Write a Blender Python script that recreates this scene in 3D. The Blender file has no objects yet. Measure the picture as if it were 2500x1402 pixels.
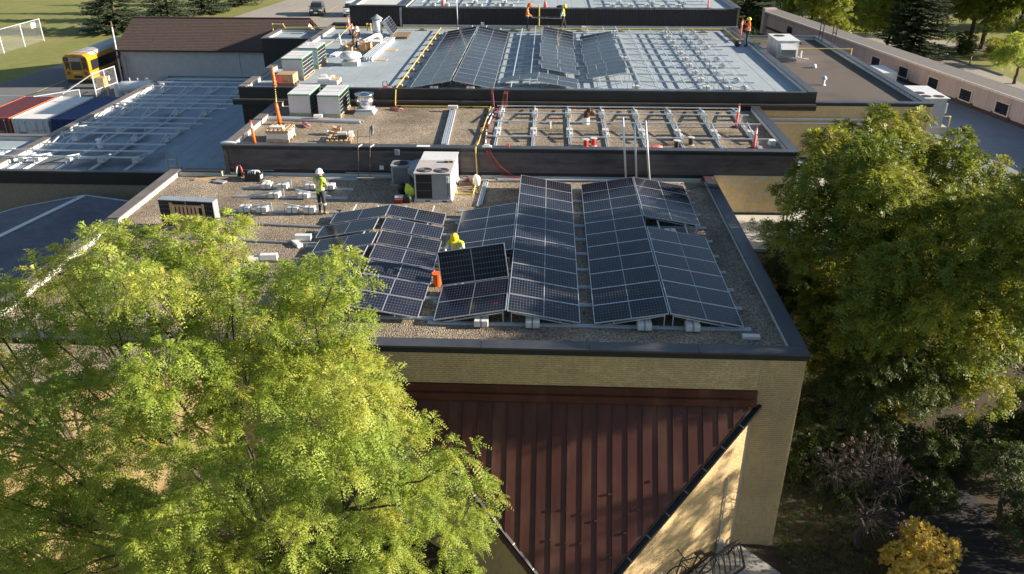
import bpy, bmesh, math, random
import numpy as np
from mathutils import Vector, Matrix, Quaternion

SC = bpy.context.scene
COL = SC.collection
random.seed(7)
RNG = np.random.default_rng(11)

# ------------------------------------------------------------------ camera, sky, sun, exposure
cam_data = bpy.data.cameras.new('camera')
cam = bpy.data.objects.new('camera', cam_data)
COL.objects.link(cam)
cam_data.sensor_width = 36.0
cam_data.lens = 36.0 * 1984.0 / 2500.0
cam_data.clip_start = 0.2
cam_data.clip_end = 3000.0
cam.location = (-1.455, -20.12, 11.41)
cam.rotation_euler = (math.pi / 2 - 0.4662, 0.0, 0.0435)
SC.camera = cam

SUN_EL, SUN_AZ = math.radians(17.2), math.radians(3.0)      # azimuth measured from +X towards +Y
SUN_DIR = Vector((math.cos(SUN_EL) * math.cos(SUN_AZ), math.cos(SUN_EL) * math.sin(SUN_AZ), math.sin(SUN_EL)))
world = bpy.data.worlds.new('World'); SC.world = world; world.use_nodes = True
wn = world.node_tree; wn.nodes.clear()
sky_node = wn.nodes.new('ShaderNodeTexSky'); sky_node.sky_type = 'NISHITA'; sky_node.sun_disc = False
sky_node.sun_elevation = SUN_EL
sky_node.sun_rotation = math.pi / 2 - SUN_AZ
sky_node.air_density = 1.0; sky_node.dust_density = 0.6; sky_node.ozone_density = 1.0; sky_node.altitude = 200
bg = wn.nodes.new('ShaderNodeBackground'); bg.inputs['Strength'].default_value = 0.06
wo = wn.nodes.new('ShaderNodeOutputWorld')
wn.links.new(sky_node.outputs[0], bg.inputs['Color']); wn.links.new(bg.outputs[0], wo.inputs['Surface'])

sun_data = bpy.data.lights.new('sun', 'SUN'); sun_data.energy = 5.0; sun_data.angle = math.radians(0.55)
sun_data.color = (1.0, 0.88, 0.72)
sun = bpy.data.objects.new('sun', sun_data); COL.objects.link(sun)
sun.rotation_euler = (-SUN_DIR).to_track_quat('-Z', 'Y').to_euler()
sun.location = (30, 5, 40)

SC.view_settings.view_transform = 'Standard'
SC.view_settings.look = 'None'
SC.view_settings.exposure = 1.42
SC.view_settings.gamma = 1.0
SC.view_settings.use_curve_mapping = False
SC.cycles.max_bounces = 6
SC.cycles.transparent_max_bounces = 12
SC.cycles.use_denoising = True

# ------------------------------------------------------------------ helpers
def tag(o, label=None, cat=None, group=None, kind=None):
    if label: o['label'] = label
    if cat: o['category'] = cat
    if group: o['group'] = group
    if kind: o['kind'] = kind
    return o

def empty(name, loc=(0, 0, 0), rz=0.0, label=None, cat=None, group=None, parent=None):
    o = bpy.data.objects.new(name, None); COL.objects.link(o)
    o.location = loc; o.rotation_euler = (0, 0, rz); o.empty_display_size = 0.2
    if parent is not None: o.parent = parent
    return tag(o, label, cat, group)

def link(name, me, parent=None, loc=(0, 0, 0), mw=None):
    o = bpy.data.objects.new(name, me); COL.objects.link(o)
    if parent is not None: o.parent = parent
    if mw is not None: o.matrix_local = mw
    else: o.location = loc
    return o

class MB:
    """collects vertices and faces; build() links them as one mesh object"""
    def __init__(self): self.v = []; self.f = []; self.m = []
    def add(self, vs, fs, mi=0):
        b = len(self.v); self.v += [tuple(p) for p in vs]
        self.f += [tuple(b + i for i in f) for f in fs]; self.m += [mi] * len(fs); return self
    def box(self, x0, x1, y0, y1, z0, z1, mi=0):
        vs = [(x0,y0,z0),(x1,y0,z0),(x1,y1,z0),(x0,y1,z0),(x0,y0,z1),(x1,y0,z1),(x1,y1,z1),(x0,y1,z1)]
        return self.add(vs, [(0,3,2,1),(4,5,6,7),(0,1,5,4),(1,2,6,5),(2,3,7,6),(3,0,4,7)], mi)
    def cbox(self, c, s, mi=0):
        return self.box(c[0]-s[0]/2, c[0]+s[0]/2, c[1]-s[1]/2, c[1]+s[1]/2, c[2]-s[2]/2, c[2]+s[2]/2, mi)
    def obox(self, o, ax, ay, az, mi=0):
        o, ax, ay, az = Vector(o), Vector(ax), Vector(ay), Vector(az)
        vs = [o, o+ax, o+ax+ay, o+ay, o+az, o+ax+az, o+ax+ay+az, o+ay+az]
        return self.add(vs, [(0,3,2,1),(4,5,6,7),(0,1,5,4),(1,2,6,5),(2,3,7,6),(3,0,4,7)], mi)
    def prism(self, poly, z0, z1, mi=0):
        n = len(poly); vs = [(p[0],p[1],z0) for p in poly] + [(p[0],p[1],z1) for p in poly]
        fs = [tuple(range(n-1,-1,-1)), tuple(range(n,2*n))] + [(i,(i+1)%n,n+(i+1)%n,n+i) for i in range(n)]
        return self.add(vs, fs, mi)
    def tube(self, pts, r, n=8, mi=0, cap=True):
        pts = [Vector(p) for p in pts]; R = r if isinstance(r, (list, tuple)) else [r]*len(pts)
        b = len(self.v); prev = None; rings = []
        for i, p in enumerate(pts):
            d = (pts[min(i+1,len(pts)-1)] - pts[max(i-1,0)]).normalized()
            a = prev if prev is not None else (Vector((0,0,1)) if abs(d.z) < .9 else Vector((1,0,0)))
            u = (a - d*a.dot(d)).normalized(); w = d.cross(u); prev = u
            rings.append([tuple(p + (u*math.cos(t)+w*math.sin(t))*R[i]) for t in [2*math.pi*k/n for k in range(n)]])
        vs = [q for rr in rings for q in rr]; fs = []
        for i in range(len(pts)-1):
            for k in range(n): fs.append((i*n+k, i*n+(k+1)%n, (i+1)*n+(k+1)%n, (i+1)*n+k))
        if cap: fs += [tuple(range(n-1,-1,-1)), tuple(range((len(pts)-1)*n, len(pts)*n))]
        return self.add(vs, fs, mi)
    def lathe(self, prof, c=(0,0,0), n=20, mi=0):
        vs = [(c[0]+r*math.cos(2*math.pi*k/n), c[1]+r*math.sin(2*math.pi*k/n), c[2]+z) for r, z in prof for k in range(n)]
        fs = []
        for i in range(len(prof)-1):
            for k in range(n): fs.append((i*n+k, i*n+(k+1)%n, (i+1)*n+(k+1)%n, (i+1)*n+k))
        fs += [tuple(range(n-1,-1,-1)), tuple(range((len(prof)-1)*n, len(prof)*n))]
        return self.add(vs, fs, mi)
    def mesh(self, name, mats, smooth=False, bevel=0.0):
        me = bpy.data.meshes.new(name); me.from_pydata(self.v, [], self.f)
        if not isinstance(mats, (list, tuple)): mats = [mats]
        for m in mats: me.materials.append(m)
        if len(mats) > 1: me.polygons.foreach_set('material_index', self.m)
        if bevel:
            bm = bmesh.new(); bm.from_mesh(me)
            bmesh.ops.bevel(bm, geom=[e for e in bm.edges], offset=bevel, segments=1, affect='EDGES')
            bm.to_mesh(me); bm.free()
        if smooth: me.polygons.foreach_set('use_smooth', [True]*len(me.polygons))
        me.update(); return me
    def build(self, name, mats, parent=None, smooth=False, bevel=0.0, loc=(0,0,0)):
        return link(name, self.mesh(name, mats, smooth, bevel), parent, loc)

def autosmooth(o, ang=40):
    me = o.data
    me.polygons.foreach_set('use_smooth', [True]*len(me.polygons))
    try: me.set_sharp_from_angle(angle=math.radians(ang))
    except Exception: pass
    return o

_shared = {}
def shared(key, fn):
    if key not in _shared: _shared[key] = fn()
    return _shared[key]

def frame(o, x, y, z=None):
    """4x4 from an origin and two (roughly orthogonal) axes"""
    x = Vector(x).normalized(); y = Vector(y); z = x.cross(y).normalized(); y = z.cross(x)
    m = Matrix((x, y, z)).transposed().to_4x4(); m.translation = Vector(o); return m

def bar(p, q, w, h, mat, name, parent, kind='box', up=(0,0,1)):
    """straight member from p to q; alike members share one unit mesh"""
    p, q = Vector(p), Vector(q); d = q - p; L = d.length; x = d/L
    up = Vector(up)
    if abs(x.dot(up)) > .98: up = Vector((0,1,0))
    y = up.cross(x).normalized(); z = x.cross(y)
    def unit():
        m = MB()
        if kind == 'box': m.box(0,1,-.5,.5,-.5,.5)
        else:       # open channel, groove on top
            pr = [(-.5,-.5),(.5,-.5),(.5,.5),(.28,.5),(.28,-.1),(-.28,-.1),(-.28,.5),(-.5,.5)]
            n = len(pr); vs = [(0,a,b) for a,b in pr] + [(1,a,b) for a,b in pr]
            fs = [(i,(i+1)%n,n+(i+1)%n,n+i) for i in range(n)] + [(7,6,5,0),(0,5,4,1),(4,3,2,1),(8,13,14,15),(9,12,13,8),(9,10,11,12)]
            m.add(vs, fs)
        return m.mesh(kind, mat)
    me = shared(('bar', kind, mat.name), unit)
    o = link(name, me, parent)
    M = Matrix((x*L, y*w, z*h)).transposed().to_4x4(); M.translation = p
    o.matrix_local = M
    return o

ORD = ['first','second','third','fourth','fifth','sixth','seventh','eighth','ninth','tenth','eleventh','twelfth','thirteenth','fourteenth','fifteenth','sixteenth','seventeenth','eighteenth']

# ------------------------------------------------------------------ materials
def nn(nt, t, **kw):
    n = nt.nodes.new(t)
    for k, v in kw.items(): setattr(n, k, v)
    return n

def mk(name, c1, c2=None, scale=3.0, rough=.7, metal=0.0, bump=0.0, bscale=40.0, detail=4, c3=None, scale3=.4, spec=.5, mix3=.5, stretch=None, rv=0.0, lo3=.5, hi3=.72):
    m = bpy.data.materials.new(name); m.use_nodes = True; nt = m.node_tree
    b = nt.nodes['Principled BSDF']; b.inputs['Roughness'].default_value = rough; b.inputs['Metallic'].default_value = metal
    b.inputs['Specular IOR Level'].default_value = spec
    L = nt.links.new
    if c2 is None: c2 = tuple(x*.82 for x in c1)
    tc = nn(nt, 'ShaderNodeTexCoord'); src = tc.outputs['Object']
    geo = nn(nt, 'ShaderNodeNewGeometry'); src = geo.outputs['Position']
    if stretch:
        mp = nn(nt, 'ShaderNodeMapping'); mp.inputs['Scale'].default_value = stretch; L(src, mp.inputs['Vector']); src = mp.outputs[0]
    nz = nn(nt, 'ShaderNodeTexNoise'); nz.inputs['Scale'].default_value = scale; nz.inputs['Detail'].default_value = detail; nz.inputs['Roughness'].default_value = .6
    L(src, nz.inputs['Vector'])
    rp = nn(nt, 'ShaderNodeValToRGB'); rp.color_ramp.elements[0].position = .32; rp.color_ramp.elements[1].position = .68
    rp.color_ramp.elements[0].color = (*c1, 1); rp.color_ramp.elements[1].color = (*c2, 1)
    L(nz.outputs['Fac'], rp.inputs['Fac']); out = rp.outputs['Color']
    if c3 is not None:
        n3 = nn(nt, 'ShaderNodeTexNoise'); n3.inputs['Scale'].default_value = scale3; n3.inputs['Detail'].default_value = 5; L(src, n3.inputs['Vector'])
        r3 = nn(nt, 'ShaderNodeValToRGB'); r3.color_ramp.elements[0].position = lo3; r3.color_ramp.elements[1].position = hi3
        r3.color_ramp.elements[0].color = (0,0,0,1); r3.color_ramp.elements[1].color = (mix3,mix3,mix3,1)
        L(n3.outputs['Fac'], r3.inputs['Fac'])
        mx = nn(nt, 'ShaderNodeMix', data_type='RGBA'); L(r3.outputs[0], mx.inputs[0]); L(out, mx.inputs[6]); mx.inputs[7].default_value = (*c3, 1); out = mx.outputs[2]
    if rv:
        oi = nn(nt, 'ShaderNodeObjectInfo'); mr = nn(nt, 'ShaderNodeMapRange'); mr.inputs[3].default_value = 1-rv; mr.inputs[4].default_value = 1+rv
        L(oi.outputs['Random'], mr.inputs[0]); hs = nn(nt, 'ShaderNodeHueSaturation'); L(mr.outputs[0], hs.inputs['Value']); L(out, hs.inputs['Color']); out = hs.outputs[0]
    L(out, b.inputs['Base Color'])
    if bump:
        n2 = nn(nt, 'ShaderNodeTexNoise'); n2.inputs['Scale'].default_value = bscale; n2.inputs['Detail'].default_value = 3; L(src, n2.inputs['Vector'])
        bp = nn(nt, 'ShaderNodeBump'); bp.inputs['Strength'].default_value = bump; bp.inputs['Distance'].default_value = .02
        L(n2.outputs['Fac'], bp.inputs['Height']); L(bp.outputs[0], b.inputs['Normal'])
    return m

def plain(name, c, rough=.6, metal=0.0, var=.12, scale=6.0, spec=.5):
    return mk(name, tuple(x*(1-var) for x in c), tuple(min(1,x*(1+var)) for x in c), scale=scale, rough=rough, metal=metal, spec=spec)

M = {}
M['brick'] = mk('buff_brick', (.60,.445,.225), (.48,.345,.17), scale=9, rough=.85, bump=.3, bscale=60, c3=(.31,.22,.135), scale3=.9, mix3=.5, rv=.12, lo3=.46, hi3=.7, stretch=(1,1,.45))
M['mortar'] = mk('mortar', (.52,.48,.39), (.42,.39,.31), scale=6, rough=.95)
M['brown_brick'] = mk('brown_brick', (.30,.245,.18), (.23,.185,.135), scale=7, rough=.9, bump=.3, bscale=50)
M['coping'] = mk('dark_coping', (.055,.058,.068), (.042,.044,.052), scale=2, rough=.42, spec=.6, c3=(.10,.10,.10), scale3=.8, mix3=.5)
M['coping_sunlit'] = mk('sunlit_stained_coping', (.20,.17,.15), (.15,.125,.11), scale=2, rough=.5, c3=(.09,.08,.08), scale3=.5, mix3=.6)  # dark coping with the sun's brownish reflection painted in, plus random stains
M['fascia'] = mk('black_fascia', (.02,.02,.023), (.014,.014,.017), scale=2, rough=.5)
M['ledge'] = mk('brown_ledge', (.07,.06,.052), (.05,.043,.04), scale=2, rough=.5)
M['siding'] = mk('dark_siding', (.14,.112,.108), (.10,.08,.078), scale=1.6, rough=.7, c3=(.025,.02,.022), scale3=.7, mix3=.7, stretch=(1,1,3), rv=.1)
M['corrug'] = mk('black_corrugated', (.020,.019,.022), (.013,.012,.015), scale=2, rough=.55)
M['membrane'] = mk('grey_membrane', (.33,.385,.42), (.285,.335,.37), scale=2.5, rough=.9, bump=.15, bscale=150, c3=(.22,.25,.27), scale3=.35, mix3=.5)
M['membrane_edge'] = mk('pale_upstand', (.55,.56,.54), (.46,.47,.46), scale=3, rough=.85)
M['membrane_left'] = mk('stained_membrane', (.31,.37,.41), (.26,.315,.355), scale=2.0, rough=.9, bump=.15, bscale=150, c3=(.05,.045,.045), scale3=.26, mix3=.8, stretch=(1,.6,1), lo3=.53, hi3=.64)
M['membrane_dark'] = mk('blue_grey_roof', (.21,.24,.29), (.175,.20,.245), scale=2, rough=.9, bump=.15, bscale=120, c3=(.15,.15,.16), scale3=.3, mix3=.5)
M['pale_roof'] = mk('pale_low_roof', (.55,.53,.48), (.47,.45,.41), scale=2, rough=.9)
M['brown_roof'] = mk('brown_gravel_cap', (.125,.10,.085), (.085,.068,.058), scale=30, rough=.95, bump=.4, bscale=90, c3=(.05,.042,.038), scale3=.35, mix3=.7, stretch=(1,1.0,1))
M['low_dark_roof'] = mk('dark_felt', (.155,.165,.19), (.115,.12,.14), scale=3, rough=.9, c3=(.06,.06,.068), scale3=.4, mix3=.6)
M['joint'] = plain('roof_joint', (.10,.11,.12), .9)

def gravel_mat():
    m = bpy.data.materials.new('roof_gravel'); m.use_nodes = True; nt = m.node_tree; L = nt.links.new
    b = nt.nodes['Principled BSDF']; b.inputs['Roughness'].default_value = .95; b.inputs['Specular IOR Level'].default_value = .2
    g = nn(nt, 'ShaderNodeNewGeometry')
    v = nn(nt, 'ShaderNodeTexVoronoi'); v.inputs['Scale'].default_value = 26; L(g.outputs['Position'], v.inputs['Vector'])
    sp = nn(nt, 'ShaderNodeSeparateColor'); L(v.outputs['Color'], sp.inputs[0])
    r = nn(nt, 'ShaderNodeValToRGB'); e = r.color_ramp.elements
    e[0].position = 0; e[0].color = (.12,.095,.07,1); e[1].position = 1; e[1].color = (.48,.40,.31,1)
    for p, c in ((.3,(.25,.20,.148,1)),(.6,(.33,.27,.20,1)),(.85,(.39,.32,.24,1))):
        k = e.new(p); k.color = c
    L(sp.outputs[0], r.inputs['Fac'])
    n = nn(nt, 'ShaderNodeTexNoise'); n.inputs['Scale'].default_value = .55; n.inputs['Detail'].default_value = 6; L(g.outputs['Position'], n.inputs['Vector'])
    mr = nn(nt, 'ShaderNodeMapRange'); mr.inputs[1].default_value = .3; mr.inputs[2].default_value = .7; mr.inputs[3].default_value = .62; mr.inputs[4].default_value = 1.25; L(n.outputs['Fac'], mr.inputs[0])
    mul = nn(nt, 'ShaderNodeVectorMath', operation='SCALE'); L(r.outputs[0], mul.inputs[0]); L(mr.outputs[0], mul.inputs['Scale'])
    L(mul.outputs[0], b.inputs['Base Color'])
    bp = nn(nt, 'ShaderNodeBump'); bp.inputs['Strength'].default_value = 1.0; bp.inputs['Distance'].default_value = .03; bp.invert = True
    L(v.outputs['Distance'], bp.inputs['Height']); L(bp.outputs[0], b.inputs['Normal'])
    return m
M['gravel'] = gravel_mat()

def cell_mat(name='solar_cells', line=.020, lc=(.30,.32,.36)):
    """dark half-cut cells printed under glass, thin pale lines between them"""
    m = bpy.data.materials.new(name); m.use_nodes = True; nt = m.node_tree; L = nt.links.new
    b = nt.nodes['Principled BSDF']; b.inputs['Roughness'].default_value = .16; b.inputs['Specular IOR Level'].default_value = .2
    uv = nn(nt, 'ShaderNodeUVMap'); uv.uv_map = 'UVMap'
    s = nn(nt, 'ShaderNodeSeparateXYZ'); L(uv.outputs[0], s.inputs[0])
    def m1(op, a, bv=None, c=None):
        n = nn(nt, 'ShaderNodeMath', operation=op)
        for i, x in enumerate((a, bv, c)):
            if x is None: continue
            if isinstance(x, (int, float)): n.inputs[i].default_value = x
            else: L(x, n.inputs[i])
        return n.outputs[0]
    def lines(o, n, w):       # 1 near a multiple of 1/n
        f = m1('FRACT', m1('ADD', m1('MULTIPLY', o, n), .5)); return m1('LESS_THAN', m1('ABSOLUTE', m1('SUBTRACT', f, .5)), w)
    a = lines(s.outputs['X'], 24, .06); c = lines(s.outputs['Y'], 6, .045)
    mid = m1('LESS_THAN', m1('ABSOLUTE', m1('SUBTRACT', s.outputs['X'], .5)), .0065)
    dots = m1('MULTIPLY', lines(s.outputs['X'], 24, .12), lines(s.outputs['Y'], 6, .10))
    bus = m1('MULTIPLY', lines(s.outputs['Y'], 30, .08), .03)
    fac = m1('MINIMUM', m1('ADD', m1('MULTIPLY', m1('MAXIMUM', a, c), .17), m1('ADD', m1('MULTIPLY', dots, .30), m1('ADD', mid, bus))), 1.0)
    oi = nn(nt, 'ShaderNodeObjectInfo')
    mr = nn(nt, 'ShaderNodeMapRange'); mr.inputs[3].default_value = .7; mr.inputs[4].default_value = 1.35; L(oi.outputs['Random'], mr.inputs[0])
    base = nn(nt, 'ShaderNodeVectorMath', operation='SCALE'); base.inputs[0].default_value = (.0085,.0105,.022); L(mr.outputs[0], base.inputs['Scale'])
    mx = nn(nt, 'ShaderNodeMix', data_type='RGBA'); L(fac, mx.inputs[0]); L(base.outputs[0], mx.inputs[6]); mx.inputs[7].default_value = (*lc, 1)
    g = nn(nt, 'ShaderNodeNewGeometry'); nz = nn(nt, 'ShaderNodeTexNoise'); nz.inputs['Scale'].default_value = 1.3; nz.inputs['Detail'].default_value = 5
    du = nn(nt, 'ShaderNodeMapRange'); du.inputs[1].default_value = .45; du.inputs[2].default_value = .8; du.inputs[3].default_value = 0; du.inputs[4].default_value = .10; L(nz.outputs['Fac'], du.inputs[0])
    md = nn(nt, 'ShaderNodeMix', data_type='RGBA'); L(du.outputs[0], md.inputs[0]); L(mx.outputs[2], md.inputs[6]); md.inputs[7].default_value = (.20,.18,.16,1); L(md.outputs[2], b.inputs['Base Color'])
    L(g.outputs['Position'], nz.inputs['Vector']); rr = nn(nt, 'ShaderNodeMapRange'); rr.inputs[3].default_value = .09; rr.inputs[4].default_value = .26; L(nz.outputs['Fac'], rr.inputs[0]); L(rr.outputs[0], b.inputs['Roughness'])
    return m
M['cells'] = cell_mat()
M['alu'] = mk('panel_frame_alu', (.62,.64,.67), (.54,.56,.60), scale=4, rough=.38, metal=.6)
M['backsheet'] = plain('panel_back', (.6,.6,.6), .6)
M['galv'] = mk('galvanised_rail', (.60,.65,.70), (.50,.55,.60), scale=5, rough=.42, metal=.25)
M['galv_dark'] = mk('weathered_rail', (.33,.33,.33), (.25,.25,.25), scale=5, rough=.5, metal=.4)
M['white_block'] = mk('white_concrete', (.72,.71,.68), (.62,.61,.58), scale=8, rough=.85, bump=.2, bscale=80)
M['strap'] = plain('grey_strap', (.25,.26,.28), .5)
M['white_metal'] = mk('white_paint_metal', (.70,.71,.71), (.62,.63,.63), scale=3, rough=.45, c3=(.45,.42,.38), scale3=1.2, mix3=.4)
M['pinkish_metal'] = mk('sunworn_cabinet', (.50,.45,.43), (.43,.39,.38), scale=3, rough=.55, c3=(.32,.29,.28), scale3=1.4, mix3=.5)
M['grey_metal'] = mk('grey_cabinet', (.30,.32,.35), (.25,.27,.30), scale=3, rough=.5)
M['steel'] = mk('bright_steel', (.72,.73,.75), (.62,.63,.65), scale=4, rough=.22, metal=1.0)
M['dark_grille'] = plain('dark_grille', (.022,.021,.02), .7)
M['black'] = plain('black_plastic', (.015,.015,.016), .5)
M['yellow_pipe'] = mk('yellow_gas_pipe', (.60,.47,.13), (.50,.38,.09), scale=5, rough=.45)
M['rust_metal'] = mk('brown_seam_metal', (.088,.030,.020), (.062,.022,.016), scale=1.4, rough=.5, spec=.28, c3=(.17,.085,.055), scale3=.9, mix3=.55, stretch=(1.5,.5,.5), rv=.12)
M['gutter'] = plain('black_gutter', (.012,.011,.011), .4)
M['orange'] = plain('orange_plastic', (.85,.14,.015), .45, var=.06)
M['pink_red'] = plain('faded_red_plastic', (.80,.16,.14), .5, var=.06)
M['red'] = plain('red_plastic', (.55,.03,.03), .45)
M['red_cable'] = plain('red_cable', (.32,.03,.035), .5)
M['path'] = mk('dark_pavers', (.032,.03,.034), (.022,.021,.024), scale=4, rough=.9)
M['white'] = plain('white_plastic', (.78,.78,.77), .5, var=.05)
M['pallet'] = mk('pallet_wood', (.52,.37,.22), (.40,.27,.155), scale=6, rough=.9, stretch=(1,1,1), rv=.2)
M['old_wood'] = mk('weathered_wood', (.26,.19,.13), (.18,.13,.09), scale=8, rough=.95, rv=.2)
M['cardboard'] = mk('cardboard', (.46,.31,.18), (.38,.25,.14), scale=4, rough=.9, rv=.12)
M['plywood'] = mk('plywood', (.55,.37,.21), (.46,.30,.17), scale=5, rough=.85)
M['green_strap'] = plain('green_strap', (.04,.30,.10), .5)
M['stack_side'] = mk('stacked_frames', (.62,.64,.67), (.50,.52,.56), scale=30, rough=.5, metal=.2, stretch=(1,1,1))
M['skin'] = plain('skin', (.42,.24,.16), .6)
M['skin_dark'] = plain('skin_dark', (.14,.075,.05), .6)
M['hivis_y'] = mk('hivis_yellow', (.56,.71,.05), (.42,.55,.05), scale=9, rough=.75, bump=.8, bscale=14)
M['hivis_o'] = mk('hivis_orange', (.90,.20,.02), (.68,.14,.02), scale=9, rough=.75, bump=.8, bscale=14)
M['reflective'] = plain('reflective_tape', (.68,.68,.64), .4, var=.04)
M['navy'] = plain('navy_trousers', (.03,.032,.05), .85)
M['darkcloth'] = plain('dark_trousers', (.03,.027,.03), .85)
M['camo'] = mk('camo_trousers', (.10,.09,.06), (.035,.03,.028), scale=18, rough=.9)
M['greycloth'] = plain('grey_shirt', (.22,.22,.23), .85)
M['whitecloth'] = plain('white_shirt', (.70,.70,.70), .85)
M['boot'] = plain('tan_boot', (.25,.17,.09), .8)
M['darkboot'] = plain('dark_boot', (.03,.025,.022), .8)
M['helmet_w'] = plain('white_helmet', (.82,.82,.83), .3, var=.03)
M['helmet_y'] = plain('yellow_helmet', (.90,.66,.02), .3, var=.03)
M['hair'] = plain('dark_hair', (.03,.02,.015), .8)
M['glass'] = plain('dark_glass', (.02,.022,.026), .06, var=.3)
M['asphalt'] = mk('asphalt', (.33,.30,.26), (.28,.255,.22), scale=3, rough=.95, bump=.2, bscale=60, c3=(.22,.20,.18), scale3=.12, mix3=.5)
M['asphalt_dark'] = mk('asphalt_blue', (.15,.15,.155), (.125,.125,.13), scale=3, rough=.95, c3=(.10,.10,.105), scale3=.15, mix3=.5)
M['concrete'] = mk('concrete', (.40,.38,.34), (.33,.31,.28), scale=3, rough=.9, c3=(.22,.20,.18), scale3=.7, mix3=.5)
M['mark_yellow'] = plain('yellow_road_paint', (.62,.46,.07), .8)
M['soil'] = mk('leafy_soil', (.045,.032,.02), (.075,.05,.03), scale=9, rough=1, c3=(.035,.04,.014), scale3=1.5, mix3=.6)
M['grass_ground'] = mk('lawn', (.20,.205,.038), (.14,.155,.03), scale=.8, rough=1, bump=.3, bscale=25, c3=(.26,.21,.07), scale3=.13, mix3=.7, detail=8)
M['shingle'] = mk('brown_shingle', (.095,.062,.052), (.058,.038,.033), scale=5, rough=.95, stretch=(.6,1.5,3), detail=6)
M['garage_wall'] = mk('white_block_wall', (.55,.56,.55), (.48,.49,.48), scale=2, rough=.85)
M['pink_siding'] = mk('pink_siding', (.60,.46,.41), (.52,.39,.35), scale=1.5, rough=.8, c3=(.42,.30,.28), scale3=.5, mix3=.5, stretch=(2,2,.4))
M['pink_trim'] = plain('pink_trim', (.66,.55,.47), .7)
M['grey_shingle'] = mk('grey_shingle', (.22,.20,.18), (.17,.155,.14), scale=8, rough=.95)
M['brown_base'] = plain('brown_flashing', (.05,.03,.028), .7)
M['bark'] = mk('bark', (.10,.075,.055), (.06,.045,.034), scale=12, rough=.95, bump=.6, bscale=30, stretch=(1,1,.3))
M['bark_grey'] = mk('grey_twig', (.06,.05,.048), (.04,.033,.033), scale=14, rough=.95)
M['cont_red'] = plain('container_maroon', (.13,.035,.042), .55)
M['cont_orange'] = plain('container_edge_orange', (.38,.10,.045), .55)
M['cont_white'] = mk('container_white', (.78,.77,.73), (.68,.67,.64), scale=3, rough=.5)
M['cont_blue'] = plain('container_blue', (.018,.045,.16), .45)
M['bus_yellow'] = mk('bus_yellow', (.52,.27,.018), (.46,.235,.016), scale=3, rough=.35)
M['bus_roof'] = mk('bus_roof_white', (.42,.41,.40), (.36,.35,.34), scale=2, rough=.5)
M['lamp_red'] = plain('red_lens', (.45,.02,.015), .25)
M['tyre'] = plain('tyre', (.02,.02,.021), .9)
M['car_grey'] = plain('car_grey_paint', (.045,.047,.055), .22, spec=.7)
M['car_white'] = plain('car_white_paint', (.72,.73,.74), .25)
M['car_light'] = plain('head_lamp', (.65,.66,.68), .15)
M['chainlink'] = None
def chain_mat():
    m = bpy.data.materials.new('chain_link'); m.use_nodes = True; nt = m.node_tree; L = nt.links.new
    b = nt.nodes['Principled BSDF']; b.inputs['Base Color'].default_value = (.45,.46,.47,1); b.inputs['Roughness'].default_value = .5
    g = nn(nt, 'ShaderNodeTexCoord'); sp = nn(nt, 'ShaderNodeSeparateXYZ'); L(g.outputs['UV'], sp.inputs[0])
    def m1(op, a, bv=None):
        n = nn(nt, 'ShaderNodeMath', operation=op)
        for i, x in enumerate((a, bv)):
            if x is None: continue
            if isinstance(x, (int, float)): n.inputs[i].default_value = x
            else: L(x, n.inputs[i])
        return n.outputs[0]
    f = []
    for s in (1, -1):
        u = m1('ADD', sp.outputs['X'], m1('MULTIPLY', sp.outputs['Y'], s)); f.append(m1('LESS_THAN', m1('FRACT', m1('MULTIPLY', u, 11)), .06))
    a = m1('MAXIMUM', f[0], f[1]); L(a, b.inputs['Alpha']); return m
M['chainlink'] = chain_mat()

def leaf_mat(name, c1, c2, c3, trans=.35):
    """three leaf colours chosen by the per-leaf value stored on the mesh"""
    m = bpy.data.materials.new(name); m.use_nodes = True; nt = m.node_tree; L = nt.links.new
    nt.nodes.remove(nt.nodes['Principled BSDF']); out = nt.nodes['Material Output']
    at = nn(nt, 'ShaderNodeAttribute'); at.attribute_name = 'leaf_tone'
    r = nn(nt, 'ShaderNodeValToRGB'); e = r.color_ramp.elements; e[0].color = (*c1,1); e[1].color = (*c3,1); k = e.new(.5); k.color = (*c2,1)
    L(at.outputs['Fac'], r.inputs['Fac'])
    d = nn(nt, 'ShaderNodeBsdfPrincipled'); d.inputs['Roughness'].default_value = .55; d.inputs['Specular IOR Level'].default_value = .35; L(r.outputs[0], d.inputs['Base Color'])
    t = nn(nt, 'ShaderNodeBsdfTranslucent'); hs = nn(nt, 'ShaderNodeHueSaturation'); hs.inputs['Value'].default_value = 1.25; L(r.outputs[0], hs.inputs['Color']); L(hs.outputs[0], t.inputs['Color'])
    mx = nn(nt, 'ShaderNodeMixShader'); mx.inputs[0].default_value = trans; L(d.outputs[0], mx.inputs[1]); L(t.outputs[0], mx.inputs[2]); L(mx.outputs[0], out.inputs['Surface'])
    return m
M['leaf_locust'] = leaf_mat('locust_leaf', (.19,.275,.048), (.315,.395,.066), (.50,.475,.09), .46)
M['leaf_ash'] = leaf_mat('ash_leaf', (.085,.13,.020), (.18,.22,.028), (.40,.36,.04), .40)
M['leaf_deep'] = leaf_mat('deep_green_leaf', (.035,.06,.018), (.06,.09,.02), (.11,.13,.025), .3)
M['leaf_yellow'] = leaf_mat('yellow_leaf', (.50,.36,.06), (.66,.50,.10), (.78,.62,.17), .40)
M['leaf_spruce'] = leaf_mat('spruce_needles', (.05,.075,.045), (.075,.10,.055), (.11,.135,.075), .1)
M['leaf_purple'] = leaf_mat('purple_brown_leaf', (.035,.02,.022), (.055,.032,.032), (.10,.06,.05), .3)
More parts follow.
